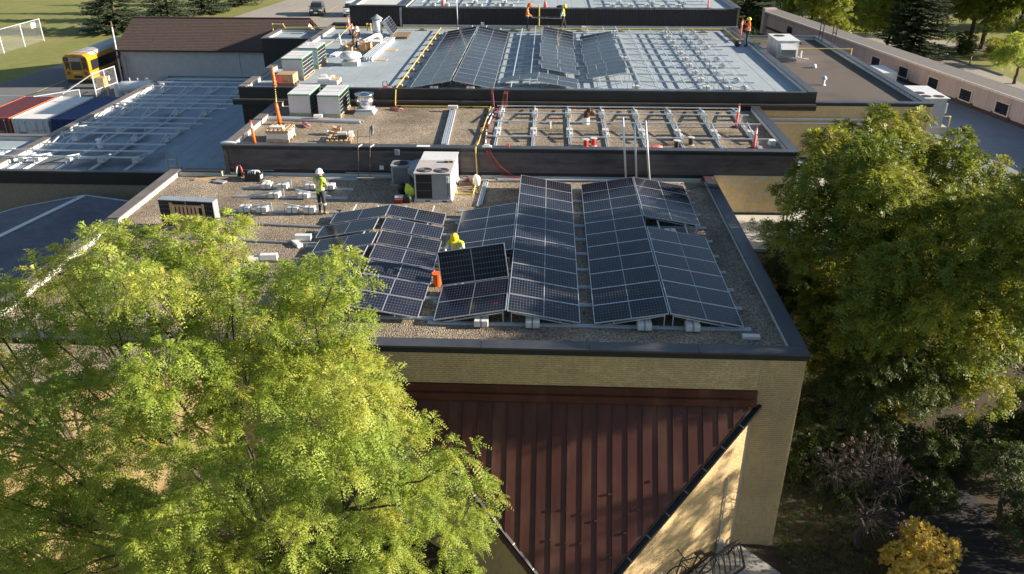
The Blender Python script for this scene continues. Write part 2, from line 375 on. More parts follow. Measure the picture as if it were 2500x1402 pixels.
# ================================================================== SETTING
G = -6.43
def sheet(name, poly, z, mat, kind='structure', thick=.0):
    m = MB(); n = len(poly); m.add([(p[0],p[1],z) for p in poly], [tuple(range(n))])
    o = m.build(name, mat)
    a = sum(poly[i][0]*poly[(i+1)%n][1]-poly[(i+1)%n][0]*poly[i][1] for i in range(n))
    if a < 0: o.data.flip_normals()
    o['kind'] = kind; return o

sheet('ground', [(-500,-300),(500,-300),(500,900),(-500,900)], G, M['grass_ground'])
sheet('parking_lot', [(-53.6,10),(-54.5,57),(-53.7,65.3),(-53.6,77),(-46.7,99.8),(-44.4,118),(-38,190),(30,190),(30,62),(-17,62),(-17,10)], G+.004, M['asphalt'])
sheet('yard', [(-60,20),(-54.5,57),(-53.8,64),(-43,66),(-43,58),(-30,57),(-17,30),(-17,20)], G+.008, M['asphalt_dark'])
sheet('dirt_patch', [(-70,30),(-70,47),(-52.5,49),(-44,45),(-42,30)], G+.012, M['concrete'])
sheet('road', [(35.79,90.81,-6.43)[:2],(59.23,78.91,-6.43)[:2],(55.86,72.86,-6.43)[:2],(33.66,83.88,-6.43)[:2]], G+.004, M['asphalt'])
sheet('driveway', [(41.68,82.31,-6.43)[:2],(44.98,80.85,-6.43)[:2],(42.92,75.28,-6.43)[:2],(43.87,70.59,-6.43)[:2],(44.67,65.14,-6.43)[:2],(44.62,54.02,-6.43)[:2],(36.98,40.11,-6.43)[:2],(32.49,59.89,-6.43)[:2],(32.56,78.76,-6.43)[:2]], G+.008, M['asphalt'])
sheet('soil_bed', [(-40,-19),(45,-19),(45,17.8),(5.5,17.8),(5.5,-1.5),(-40,-1.5)], G+.004, M['soil'])
sheet('path', [(9.6,-12),(12.6,-12),(12.6,2),(11,7),(9.2,7)], G+.008, M['path'])
pad = MB().prism([(3.86,-1.86,-6.43)[:2],(4.55,-1.63,-6.43)[:2],(5.47,-2.68,-6.43)[:2],(6.2,-4.2),(1.5,-4.2)][::-1], G+.002, G+.06).build('pavement', M['concrete']); pad['kind'] = 'structure'
# kerb round the grass island by the far road
kp = [(44.48,64.75,-6.43),(43.68,70.15,-6.43),(42.73,75.04,-6.43),(43.49,77.73,-6.43),(45.83,79.08,-6.43),(49.28,77.49,-6.43)]
k = MB(); k.tube([(p[0],p[1],G+.06) for p in kp], .09, 6); ko = k.build('kerb', M['concrete']); ko['kind'] = 'structure'
# yellow bay lines on the parking lot
for i, (a, b) in enumerate([((-40.14,101.61,-6.43),(-38.34,111.89,-6.43)),((-34.27,100.31,-6.43),(-34.50,112.06,-6.43)),((-42.51,112.17,-6.43),(-42.15,115.01,-6.43)),((-32.83,98.84,-6.43),(-33.04,97.35,-6.43))]):
    d = Vector((b[0]-a[0], b[1]-a[1], 0)); n = Vector((-d.y, d.x, 0)).normalized()*.07
    sheet('bay_line', [(a[0]-n.x,a[1]-n.y),(b[0]-n.x,b[1]-n.y),(b[0]+n.x,b[1]+n.y),(a[0]+n.x,a[1]+n.y)], G+.014, M['mark_yellow'])
a, b = (-49.10,48.20,-6.43), (-49.06,58.82,-6.43)
d = Vector((b[0]-a[0], b[1]-a[1], 0)); n = Vector((-d.y, d.x, 0)).normalized()*.06
sheet('yard_line', [(a[0]-n.x,a[1]-n.y),(b[0]-n.x,b[1]-n.y),(b[0]+n.x,b[1]+n.y),(a[0]+n.x,a[1]+n.y)], G+.016, M['mark_yellow'])
for (a, b) in (((40.87,74.03,-6.43),(41.71,74.76,-6.43)),((40.76,72.88,-6.43),(41.61,72.69,-6.43))):
    d = Vector((b[0]-a[0], b[1]-a[1], 0)); n = Vector((-d.y, d.x, 0)).normalized()*.3
    sheet('road_marking', [(a[0]-n.x,a[1]-n.y),(b[0]-n.x,b[1]-n.y),(b[0]+n.x,b[1]+n.y),(a[0]+n.x,a[1]+n.y)], G+.010, M['mark_yellow'])

# ------------------------------------------------------------------ building blocks
def coping_run(p, q, z, w, mat, parent, sec=3.05, h=.05):
    p, q = Vector((*p[:2], z)), Vector((*q[:2], z)); d = q-p; L = d.length; x = d/L
    n = max(1, round(L/sec)); s = L/n
    for i in range(n):
        a = p + x*(i*s+.006); b = p + x*((i+1)*s-.006)
        bar(a+Vector((0,0,h/2+random.uniform(0,.004))), b+Vector((0,0,h/2+random.uniform(0,.004))), w, h, mat, 'coping', parent)

def block(name, label, x0, x1, y0, y1, zb, zr, zt, roof, wall, parapet='fbrl', cop=None, cw=.40, up=None, fascia=.0, wt=.30):
    root = empty(name, ((x0+x1)/2, (y0+y1)/2, zb), 0, label, 'building')
    off = Vector(root.location)
    root.location = (0,0,0)
    m = MB(); tz = {s: (zt if s in parapet else zr) for s in 'fbrl'}
    m.box(x0,x1,y0,y0+wt,zb,tz['f']); m.box(x0,x1,y1-wt,y1,zb,tz['b'])
    m.box(x0,x0+wt,y0+wt,y1-wt,zb,tz['l']); m.box(x1-wt,x1,y0+wt,y1-wt,zb,tz['r'])
    m.build('wall', wall, root)
    MB().box(x0+wt,x1-wt,y0+wt,y1-wt,zr-.25,zr).build('roof', roof, root)
    up = up or M['membrane_edge']; e = .03
    for s in parapet:
        u = MB()
        if s == 'f': u.box(x0+wt,x1-wt,y0+wt,y0+wt+e,zr,zt-.004)
        if s == 'b': u.box(x0+wt,x1-wt,y1-wt-e,y1-wt,zr,zt-.004)
        if s == 'l': u.box(x0+wt,x0+wt+e,y0+wt+e,y1-wt-e,zr,zt-.004)
        if s == 'r': u.box(x1-wt-e,x1-wt,y0+wt+e,y1-wt-e,zr,zt-.004)
        u.build('upstand', up, root)
        cm = (cop or {}).get(s, M['coping']); c = cw/2-.06
        h = cw/2
        if s == 'f': coping_run((x0-.06,y0+c),(x1+.06,y0+c), zt, cw, cm, root)
        if s == 'b': coping_run((x0-.06,y1-c),(x1+.06,y1-c), zt, cw, cm, root)
        ya = y0-.06+(cw+.006 if 'f' in parapet else 0); yb = y1+.06-(cw+.006 if 'b' in parapet else 0)
        if s == 'l': coping_run((x0+c,ya),(x0+c,yb), zt, cw, cm, root)
        if s == 'r': coping_run((x1-c,ya),(x1-c,yb), zt, cw, cm, root)
        if fascia:
            f = MB()
            if s == 'f': f.box(x0-.04,x1+.04,y0-.04,y0-.003,zt-fascia,zt-.002)
            if s == 'b': f.box(x0-.04,x1+.04,y1+.003,y1+.04,zt-fascia,zt-.002)
            if s == 'l': f.box(x0-.04,x0-.003,y0,y1,zt-fascia,zt-.002)
            if s == 'r': f.box(x1+.003,x1+.04,y0,y1,zt-fascia,zt-.002)
            f.build('fascia', M['fascia'], root)
    return root

def brick_field(parent, o, u, width, height, mask=None, single=None, bl=.2, bh=.066, depth=.012, mat=None):
    """running-bond bricks standing proud of the mortar; `single` picks those that become objects of their own"""
    mat = mat or M['brick']
    o = Vector(o); u = Vector(u).normalized(); nrm = Vector((u.y,-u.x,0)); up = Vector((0,0,1))
    me = shared(('brick', mat.name, bl, bh), lambda: MB().obox((.005,0,.005),(bl-.010,0,0),(0,-depth,0),(0,0,bh-.010)).mesh('brick', mat))
    big = MB(); left = 300
    rows = int(height/bh); cols = int(width/bl)+1
    for r in range(rows):
        for c in range(-1, cols):
            s = (c + (.5 if r % 2 else 0))*bl; z = r*bh
            s0, s1 = max(s, 0), min(s+bl, width)
            if s1-s0 < .05: continue
            if mask and not mask(s+bl/2, z+bh/2): continue
            p = o + u*s + up*z
            if single and left > 0 and s1-s0 > bl-.001 and single(s, z):
                left -= 1
                mw = frame(p - nrm*random.uniform(0,.004), u, -nrm); mw = Matrix((u, -nrm, up)).transposed().to_4x4(); mw.translation = p - nrm*random.uniform(.001,.004)
                link('brick', me, parent, mw=mw)
            else:
                j = random.uniform(-.003,.001)
                big.obox(o+u*(s0+.005)+up*(z+.005), u*(s1-s0-.010), nrm*(depth+j), up*(bh-.010))
    if big.v:
        b = big.build('bricks', mat, parent); b['kind'] = 'stuff'

# --- R1: near block with gravel roof
gym = block('school_block', 'near buff brick block with gravel roof and brown metal entrance canopy', -17.5, 5.52, -1.52, 12.86, G, 0.0, .2,
            M['gravel'], M['mortar'], 'frl', {'l': M['coping_sunlit']}, cw=.44, fascia=.16)
MB().box(-17.4,-15.3,12.55,12.85,.0,.2).build('wall', M['mortar'], gym)
MB().box(-17.2,-15.3,12.50,12.55,.0,.196).build('upstand', M['membrane_edge'], gym)
coping_run((-17.0,12.62),(-15.3,12.62), .2, .40, M['fascia'], gym)
# canopy: steep standing-seam roof over a triangular porch
SL = 1.29
def cz(y): return -1.26 + SL*(y+1.46)
def yr(x): return -1.46 + (x-4.43)*.7186
def yl(x): return -1.88 - (x+5.24)*.7025
xs = [-5.62 + i*.408 for i in range(26)]
for i in range(25):
    a, b = xs[i], xs[i+1]
    if a >= 4.3: break
    b = min(b, 4.40)
    lo = lambda x: max(yr(x), yl(x))
    top = -1.535
    ya, yb = min(lo(a),top-.001), min(lo(b),top-.001)
    pts = [(a+.012,top),(b-.012,top),(b-.012,yb)]
    apex = -.47
    if a < apex < b: pts.append((apex, max(yr(apex),yl(apex))))
    pts.append((a+.012,ya))
    pts = [p for k, p in enumerate(pts) if k == 0 or abs(p[0]-pts[k-1][0])+abs(p[1]-pts[k-1][1]) > 1e-4]
    m = MB(); n = len(pts)
    m.add([(x,y,cz(y)) for x,y in pts]+[(x,y,cz(y)-.03) for x,y in pts], [tuple(range(n))[::-1], tuple(range(n,2*n))]+[(k,(k+1)%n,n+(k+1)%n,n+k) for k in range(n)])
    pn = m.build('canopy_panel', M['rust_metal'], gym)
    if i > 0 and ya < top-.05:
        s = MB(); yy = ya
        s.obox((a-.012,top,cz(top)-.01),(.03,0,0),(0,yy-top,cz(yy)-cz(top)),(0,-.023,.018)); s.build('seam', M['rust_metal'], pn)
    # staggered cross laps
MB().box(-5.65,4.36,-1.60,-1.523,-1.16,-.93).build('flashing', M['rust_metal'], gym)
MB().obox((-5.65,-1.545,-1.36),(10.01,0,0),(0,-.13,-.02),(0,.005,.2)).build('flashing', M['rust_metal'], gym)
# small snow-guard brackets seen as dark squares on the lower canopy
for (bx, by) in ((-1.10,-3.33),(-.72,-3.31),(-.32,-3.38),(.06,-3.48),(.42,-3.05),(1.18,-3.28),(1.52,-2.83),(.83,-3.66),(-1.12,-3.80),(-.72,-3.84),(-.33,-3.84),(.46,-4.05),(-1.15,-4.40),(.03,-4.42)):
    b = MB(); b.obox((bx-.05,by,cz(by)),(.1,0,0),(0,-.03,-.03*SL),(0,-.03,.025)); b.build('snow_guard', M['rust_metal'], gym)
# porch walls under the canopy edges (right one catches the sun)
aR = Vector((4.30,-1.535,0)); dR = Vector((-.8119,-.5838,0)); LR = 6.3
nR = Vector((dR.y,-dR.x,0)); 
def porch(a, d, L, inset, top):
    m = MB(); p0 = a; p1 = a + d*L; nin = Vector((-d.y, d.x, 0))*inset
    z0t, z1t = top(p0.y), top(p1.y)
    m.add([(p0.x,p0.y,G),(p1.x,p1.y,G),(p1.x,p1.y,z1t),(p0.x,p0.y,z0t),(p0.x+nin.x,p0.y+nin.y,G),(p1.x+nin.x,p1.y+nin.y,G),(p1.x+nin.x,p1.y+nin.y,z1t),(p0.x+nin.x,p0.y+nin.y,z0t)],
          [(0,1,2,3),(7,6,5,4),(0,3,7,4),(1,5,6,2),(3,2,6,7)])
    return m.build('porch_wall', M['mortar'], gym)
porch(aR, dR, LR, -.25, lambda y: cz(y)-.34)
dL = Vector((.818,-.575,0)); aL = Vector((-5.18,-1.535,0))
porch(aL, dL, 5.9, .25, lambda y: cz(y)-.34).data.materials[0] = M['brick']
# bricks of the right porch wall: laid from the outer end back to the corner so that they face outwards
q0 = aR + dR*LR
brick_field(gym, (q0.x,q0.y,G), -dR, LR, 5.2, mask=lambda s, z: G+z < cz((aR+dR*(LR-s)).y)-.38)
# gutters
def gutter(a, d, L):
    p = a; q = a + d*L; m = MB(); o = Vector((-d.y, d.x, 0)); o = o if o.y < 0 else -o
    p = Vector((p.x,p.y,cz(p.y)-.13)) - o*.05; q = Vector((q.x,q.y,cz(q.y)-.13)) - o*.05
    m.obox(p, q-p, o*.16, Vector((0,0,.10))); g = m.build('gutter', M['gutter'], gym)
    n = int(L/.62)
    for i in range(1, n):
        c = p + (q-p)*(i/n); k = MB(); k.obox(c+Vector((0,0,.101)), (q-p).normalized()*.03, o*.16, (0,0,.01)); k.build('bracket', M['galv_dark'], g)
gutter(Vector((4.46,-1.52,0)), dR, 6.2); gutter(Vector((-5.30,-1.60,0)), dL, 5.9)
# bricks of the front wall above and beside the canopy
brick_field(gym, (4.345,-1.522,G), (1,0,0), 1.175, 6.47)
brick_field(gym, (-9.6,-1.522,-.924), (1,0,0), 13.94, .96, single=lambda s, z: -9.6+s > -1.9)
brick_field(gym, (-9.6,-1.522,G), (1,0,0), 3.9, 5.5)
# downpipe and conduit on the porch wall
dp = aR + dR*.62; nO = Vector((.5838,-.8119,0))
MB().tube([tuple(dp+nO*.05+Vector((0,0,-3.6))), tuple(dp+nO*.05+Vector((0,0,-6.1)))], .022, 6).build('conduit', M['galv'], gym)
MB().cbox(tuple(dp+nO*.10+Vector((0,0,-6.12))), (.2,.2,.38)).build('meter_box', M['grey_metal'], gym)

# --- front-left angled wing, mostly behind the locust
wing = empty('brick_wing', (0,0,0), 0, 'angled buff brick wing showing through the big locust', 'building')
poly = [(-9.5,-1.56),(-20.5,-6.48),(-20.5,-1.56)]
MB().prism(poly[::-1], G, .05).build('wall', M['brick'], wing)
MB().prism([(-9.9,-1.6),(-20.4,-6.25),(-20.4,-1.6)][::-1], .052, .06).build('roof', M['gravel'], wing)
coping_run((-9.5,-1.72),(-20.4,-6.60), .06, .44, M['coping'], wing)

# --- R2: second block, gravel roof, dark lap siding on its front
Z2, T2 = 1.05, 1.24
mid = block('school_block', 'raised middle block with gravel roof and dark lap siding', -15.2, 9.0, 12.92, 20.78, G, Z2, T2, M['gravel'], M['siding'], 'frl', {'l': M['coping_sunlit']}, cw=.42, fascia=.13)
for r in range(11):
    z = .235 + r*.079; cuts = [-15.05, random.choice([-10.2,-9.6]), random.choice([-4.2,-3.3]), random.choice([1.2,.4]), 5.28, 8.9]
    for a, b in zip(cuts, cuts[1:]):
        m = MB(); a2, b2 = a+.003, b-.003
        m.add([(a2,12.915,z),(b2,12.915,z),(b2,12.868,z+.008),(a2,12.868,z+.008),(a2,12.915,z+.077),(b2,12.915,z+.077),(b2,12.905,z+.077),(a2,12.905,z+.077)],
              [(0,3,2,1),(3,7,6,2),(4,5,6,7),(0,4,7,3),(1,2,6,5)])
        m.build('siding_board', M['siding'], mid)
MB().box(-15.22,-15.05,12.855,12.92,.0,1.11).build('corner_trim', M['siding'], mid)
MB().box(8.9,9.02,12.855,12.92,-.3,1.11).build('corner_trim', M['siding'], mid)
MB().box(-15.04,5.1,12.885,12.918,.0,.228).build('base_flashing', M['fascia'], mid)
MB().box(-15.04,5.1,12.80,12.883,.0,.09).build('upstand', M['membrane_edge'], mid)
brick_field(mid, (5.6,12.915,-1.42), (1,0,0), 3.3, 1.65, bl=.2, bh=.066)
MB().box(5.6,8.9,12.905,12.918,-1.42,.235).build('mortar_face', M['mortar'], mid)
MB().box(5.5,9.02,12.84,12.918,-1.62,-1.425).build('base_flashing', M['fascia'], mid)

# --- R3: large membrane roof
Z3, T3 = 1.70, 1.90
big = block('school_block', 'large block with pale blue-grey membrane roof and black fascia', -17.15, 11.85, 20.83, 40.45, G, Z3, T3-.0, M['joint'], M['corrug'], 'rl', {'l': M['coping_sunlit'], 'r': M['coping']}, cw=.42, up=M['membrane_edge'])
MB().box(-17.2,11.9,20.78,20.828,1.36,1.86).build('fascia', M['fascia'], big)
coping_run((-17.2,20.9),(11.9,20.9), 1.86, .2, M['coping'], big)
MB().box(-17.5,11.9,20.50,20.828,1.27,1.352).build('ledge', M['ledge'], big)
MB().box(-17.5,11.9,20.55,20.828,1.06,1.262).build('soffit', M['fascia'], big)
x = -16.84
while x < 11.5:
    w = min(1.0, 11.54-x); ys = [21.0, 21.0+random.uniform(4,9), 31+random.uniform(-2,5), 40.3]
    for a, b in zip(ys, ys[1:]):
        MB().box(x+.012, x+w-.012, a+.012, b-.012, Z3, Z3+.008+random.uniform(0,.003)).build('roof_sheet', M['membrane'], big)
    x += 1.0
jog = block('school_block', 'small black-walled bay beside the large membrane roof', -21.1, -17.17, 36.4, 40.45, G, 1.44, 1.58, M['membrane'], M['corrug'], 'fbl', {'l': M['coping_sunlit']}, cw=.42)
MB().box(-17.0,-16.0,39.9,40.44,Z3+.012,2.1).build('wall', M['corrug'], jog)
MB().box(-18.4,-17.6,36.0,36.38,-1.0,.55).build('wall', M['corrug'], jog)

# --- R4: back block with corrugated black wall
Z4, T4 = 3.05, 3.2
back = block('school_block', 'rear block with corrugated black wall behind the gas pipe', -12.1, 12.05, 40.66, 62, G, Z4, T4-.02, M['joint'], M['corrug'], 'rl', None, cw=.42)
annex = block('school_block', 'short corrugated black annex beside the white van', -15.84, -12.14, 40.66, 46, G, Z4, T4, M['membrane_edge'], M['corrug'], 'fbl', None, cw=.42)
def corr(x0, x1, y, z0, z1, parent, p=.17, d=.03):
    m = MB(); n = int((x1-x0)/p); vs = []; pr = ((0,0),(.35,0),(.5,-1),(.85,-1))
    pts = [(x0+(i+a)*p, y+b*d) for i in range(n) for a, b in pr] + [(x1, y)]
    vs = [(x_,y_,z0) for x_,y_ in pts]+[(x_,y_,z1) for x_,y_ in pts]; k = len(pts)
    m.add(vs, [(i,i+1,k+i+1,k+i) for i in range(k-1)]); return m.build('corrugated_sheet', M['corrug'], parent)
corr(-12.05,12.0,40.64,1.95,3.1,back); corr(-15.8,-12.2,40.62,1.75,3.1,annex)
MB().box(-12.0,12.0,40.52,40.63,1.72,1.95).build('upstand', M['membrane_edge'], back)
MB().box(-12.20,-12.06,40.56,40.62,1.72,3.12).build('corner_trim', M['grey_metal'], back)
coping_run((-12.1,40.76),(12.1,40.76), 3.1, .2, M['coping'], back)
x = -11.8
while x < 11.7:
    MB().box(x+.008, min(x+1,11.74)-.008, 40.9, 61, Z4, Z4+.008+random.uniform(0,.003)).build('roof_sheet', M['membrane'], back); x += 1.0

# --- R5: lower left roof
Z5 = -1.65
lw = block('school_wing', 'lower left wing with blue-grey roof carrying solar racking', -29.2, -17.22, 17.4, 38.4, G, Z5, -1.42, M['membrane_left'], M['brown_brick'], 'bl', {'l': M['coping_sunlit'], 'b': M['coping']}, cw=.45)
MB().box(-40,-17.22,17.33,17.40,-2.2,-1.60).build('fascia', M['fascia'], lw)
coping_run((-40,17.5),(-17.22,17.5), -1.60, .28, M['coping'], lw)
lw2 = block('school_wing', 'front-left bay of the lower wing before the containers', -40, -29.22, 17.42, 23.1, G, Z5, -1.42, M['membrane_left'], M['brown_brick'], 'b', {'b': M['coping_sunlit']}, cw=.45)
x = -28.85
while x < -17.6:
    w_ = min(1.0, -17.56-x); ys = [17.75, 20.5+random.uniform(0,7), 29+random.uniform(0,6), 38.0]
    for a, b in zip(ys, ys[1:]): MB().box(x+.01, x+w_-.01, a+.01, b-.01, Z5-.02, Z5+.006+random.uniform(0,.003)).build('roof_sheet', M['membrane_left'], lw)
    x += 1.0
# --- low dark hipped roof beside the near block
low = empty('entry_roof', (0,0,0), 0, 'low dark felt hipped roof with white ridge strip', 'building')
ap = (-23.8,16.15,-2.25); e = [(-30,6.2),(-30,15.0),(-26.7,15.45),(-23.8,16.2),(-17.52,16.2),(-17.52,-1.5),(-26,-1.5)]
MB().add([(-23.8,16.2,-2.35),(-26.75,15.45,-2.75),(-31,9,-2.75),(-27.2,0.0,-2.35)], [(0,1,2,3)]).build('roof_plane', M['low_dark_roof'], low)
MB().add([(-23.8,16.2,-2.35),(-27.2,0.0,-2.35),(-17.52,0.0,-2.9),(-17.52,15.6,-2.9)], [(0,1,2,3)]).build('roof_plane', M['low_dark_roof'], low)
bar((-23.8,16.1,-2.33),(-27.15,0.1,-2.33),.24,.03,M['white_metal'],'ridge_strip',low)
MB().add([(-23.8,16.21,-2.37),(-26.75,15.46,-2.77),(-26.75,15.46,G),(-23.8,16.21,G)],[(0,1,2,3)]).add([(-17.52,15.61,-2.92),(-23.8,16.21,-2.37),(-23.8,16.21,G),(-17.52,15.61,G)],[(0,1,2,3)]).build('wall', M['brown_brick'], low)
bar((-23.8,16.2,-2.34),(-26.75,15.45,-2.74),.1,.03,M['galv'],'edge_trim',low); bar((-26.75,15.45,-2.74),(-31,9,-2.74),.1,.03,M['galv'],'edge_trim',low); bar((-23.8,16.2,-2.34),(-17.6,15.6,-2.89),.1,.03,M['galv'],'edge_trim',low)

# --- R6 / R7 / R8: right side
Z6 = -1.5
r6 = empty('low_wing', (0,0,0), 0, 'low right wing with dark blue-grey flat roof', 'building')
MB().box(9.03,27.4,17.9,55,G,Z6-.004).box(5.54,12,8.8,17.88,G,Z6-.006).build('wall', M['brown_brick'], r6)
MB().box(9.04,27.3,18.1,55,Z6-.003,Z6).build('roof', M['membrane_dark'], r6)
MB().box(5.56,11.9,9.1,18.08,Z6-.004,Z6+.001).build('roof', M['pale_roof'], r6)
coping_run((12,18.0),(27.4,18.0), Z6, .22, M['yellow_pipe'] if False else M['pale_roof'], r6, sec=6)
coping_run((5.6,8.95),(12,8.95), Z6, .3, M['coping'], r6)
r7 = block('school_block', 'brick block with brown gravel-capped roof right of the large roof', 11.9, 17.65, 20.84, 40.2, Z6, 1.2, 1.38, M['brown_roof'], M['mortar'], 'fbr', None, cw=.42, fascia=.12)
brick_field(r7, (9.05,20.80,-1.40), (1,0,0), 8.58, 2.65)
MB().box(9.04,17.64,20.803,20.838,-1.45,1.25).build('mortar_face', M['mortar'], r7)
MB().box(9.0,17.66,20.72,20.80,-1.5,-1.405).build('base_flashing', M['fascia'], r7)
for z in (.62,.40):
    MB().tube([(9.2,20.74,z),(15.3,20.74,z)], .04, 8).build('conduit', M['galv'], r7)
MB().tube([(15.35,20.74,.40),(15.35,20.74,-.6)], .04, 8).build('conduit', M['galv'], r7)
# pink wing
pa, pb = Vector((19.4,62.1,0)), Vector((27.6,18.9,0)); pd = (pb-pa).normalized(); pn = Vector((pd.y,-pd.x,0)); pn = -pn if pn.x > 0 else pn   # pn points left
pink = empty('pink_wing', (0,0,0), 0, 'long pink sided wing with square windows and shingle roof', 'building')
Lp = (pb-pa).length; ZE = -.02
mo = MB(); mo.obox(pa+Vector((0,0,G)), pd*Lp, -pn*1.0, Vector((0,0,ZE-G-.05))); mo.build('wall', M['pink_siding'], pink)
for i in range(int(Lp/.3)):        # vertical siding boards
    p = pa + pd*(i*.3) + pn*.001 + Vector((0,0,Z6+.22)); b = MB().obox(p+pd*.008, pd*.284, pn*.018, Vector((0,0,ZE-.06-Z6-.22)))
    b.build('siding_board', M['pink_siding'], pink)
mo = MB(); mo.obox(pa+pn*.005+Vector((0,0,Z6)), pd*Lp, pn*.03, Vector((0,0,.2))); mo.build('base_flashing', M['brown_base'], pink)
mo = MB(); mo.obox(pa+pn*.35+Vector((0,0,ZE)), pd*Lp, pn*.08, Vector((0,0,.14))); mo.build('eave_board', M['pink_trim'], pink)
mo = MB(); mo.add([pa+pn*.36+Vector((0,0,ZE+.14)), pb+pn*.36+Vector((0,0,ZE+.14)), pb-pn*1.1+Vector((0,0,ZE+.22)), pa-pn*1.1+Vector((0,0,ZE+.22))], [(0,1,2,3)])
mo.add([pa-pn*1.1+Vector((0,0,ZE+.22)), pb-pn*1.1+Vector((0,0,ZE+.22)), pb-pn*2.2+Vector((0,0,ZE-.9)), pa-pn*2.2+Vector((0,0,ZE-.9))], [(0,1,2,3)]); mo.build('roof', M['grey_shingle'], pink)
mo = MB(); mo.obox(pa+pn*.36-pd*.3+Vector((0,0,Z6-.5)), pd*.6, -pn*1.2, Vector((0,0,ZE-Z6+.85))); mo.build('end_pier', M['pink_siding'], pink)
def pt(y): 
    t = (y-pa.y)/pd.y; return pa + pd*t
for yw in (57.0,42.85,39.3,35.85,32.5,29.15,25.8):
    c = pt(yw); w = MB(); z0, z1 = -1.25, -.47; o = c - pd*.62 + pn*.02 + Vector((0,0,z0))
    fr = MB()
    fr.obox(o, pd*1.24, pn*.05, Vector((0,0,.07))).obox(o+Vector((0,0,z1-z0-.07)), pd*1.24, pn*.05, Vector((0,0,.07))).obox(o+Vector((0,0,.07)), pd*.08, pn*.05, Vector((0,0,z1-z0-.14))).obox(o+pd*1.16+Vector((0,0,.07)), pd*.08, pn*.05, Vector((0,0,z1-z0-.14)))
    wo_ = fr.build('window', M['pink_trim'], pink)
    g = MB().obox(o+pd*.08+Vector((0,0,.07)), pd*.52, pn*.02, Vector((0,0,z1-z0-.14))); g.build('pane', M['glass'], wo_)
    g = MB().obox(o+pd*.62+Vector((0,0,.07)), pd*.54, pn*.03, Vector((0,0,z1-z0-.14))); g.build('pane', M['glass'], wo_)
    s = MB().obox(c-pd*.85+pn*.035+Vector((0,0,Z6)), pd*1.7, pn*.03, Vector((0,0,.30))); s.build('sill_flashing', M['brown_base'], pink)

# --- garage with shingle roof
ga = empty('garage', (0,0,0), 0, 'white walled garage with brown shingle gable roof', 'building')
gx0, gx1, gy0, gy1, ge = -42.7, -25.5, 58.4, 67.2, -3.3
MB().box(gx0,gx1,gy0,gy1,G,ge-.02).build('wall', M['mortar'], ga)
for r in range(15):            # courses of long white blocks
    z = G+.02+r*.2
    MB().box(gx0+.01,gx1-.01,gy0-.025,gy0-.002,z+.006,z+.194).build('block_course', M['garage_wall'], ga)
rz = -1.0; ym = 62.7
th = .09
MB().add([(gx0-.55,gy0-.45,ge-.05),(gx1+.5,gy0-.45,ge-.05),(gx1+.5,ym,rz),(gx0-.1,ym,rz)],[(0,1,2,3)]).add([(gx0-.1,ym,rz),(gx1+.5,ym,rz),(gx1+.5,gy1+.4,ge),(gx0-.55,gy1+.4,ge)],[(0,1,2,3)]).build('roof', M['shingle'], ga)
# shingle courses as thin lapped steps
nc = 22
for i in range(nc):
    t0, t1 = i/nc, (i+1)/nc; y0 = gy0-.45+(ym-gy0+.45)*t0; z0 = ge-.05+(rz-ge+.05)*t0; y1 = gy0-.45+(ym-gy0+.45)*t1; z1 = ge-.05+(rz-ge+.05)*t1
    xa = gx0-.55+.45*t0; xb = gx0-.55+.45*t1
    MB().add([(xa,y0,z0+.03),(gx1+.5,y0,z0+.03),(gx1+.5,y1,z1+.008),(xb,y1,z1+.008),(xa,y0,z0+.002),(gx1+.5,y0,z0+.002)],[(0,1,2,3),(4,5,1,0)]).build('shingle_course', M['shingle'], ga)
bar((gx0-.1,ym,rz+.03),(gx1+.5,ym,rz+.03),.3,.06,M['shingle'],'ridge_cap',ga)
bar((gx0-.55,gy0-.47,ge-.07),(gx1+.5,gy0-.47,ge-.07),.04,.16,M['brown_base'],'eave_board',ga)
MB().add([(gx1+.02,gy0,ge-.02),(gx1+.02,gy1,ge-.02),(gx1+.02,ym,rz-.05)],[(0,1,2)]).build('gable', M['pink_siding'], ga)
bar((-31.2,58.34,ge-.1),(-31.2,58.34,G),.08,.06,M['white_metal'],'downpipe',ga)
# ================================================================== SOLAR ARRAYS
PL, PW, PITCH = 2.1, 1.05, 1.06
def panel_meshes():
    f = MB(); t = .035; w = .022
    f.box(0,PL,0,w,0,t).box(0,PL,PW-w,PW,0,t).box(0,w,w,PW-w,0,t).box(PL-w,PL,w,PW-w,0,t)
    fm = f.mesh('panel_frame', M['alu'])
    c = MB(); c.add([(w,w,t-.006),(PL-w,w,t-.006),(PL-w,PW-w,t-.006),(w,PW-w,t-.006)],[(0,1,2,3)])
    cm = c.mesh('panel_cells', M['cells']); uv = cm.uv_layers.new(name='UVMap')
    for i, q in enumerate(((0,0),(1,0),(1,1),(0,1))): uv.data[i].uv = q
    b = MB(); b.add([(w,w,t-.012),(w,PW-w,t-.012),(PL-w,PW-w,t-.012),(PL-w,w,t-.012)],[(0,1,2,3)])
    return fm, cm, b.mesh('panel_back', M['backsheet'])
PM = panel_meshes()
def panel(mw, label, group=None):
    r = empty('solar_panel', (0,0,0), 0, label, 'solar panel', group); r.matrix_world = mw
    for nm, me in zip(('frame','cell_sheet','back_sheet'), PM): link(nm, me, r)
    return r
TH = math.asin(.3614/PL); CW, SH = PL*math.cos(TH), PL*math.sin(TH)
def west(xe, y, z, dx=0, dth=0):        # slope rising towards +X, low edge at xe
    c, s = math.cos(TH+dth), math.sin(TH+dth)
    return frame((xe+dx, y, z), (c,0,s), (0,1,0))
def east(xe, y, z, dx=0, dth=0):        # slope falling towards +X, low edge at xe
    c, s = math.cos(TH+dth), math.sin(TH+dth)
    return frame((xe+dx, y+PW, z), (-c,0,s), (0,-1,0))
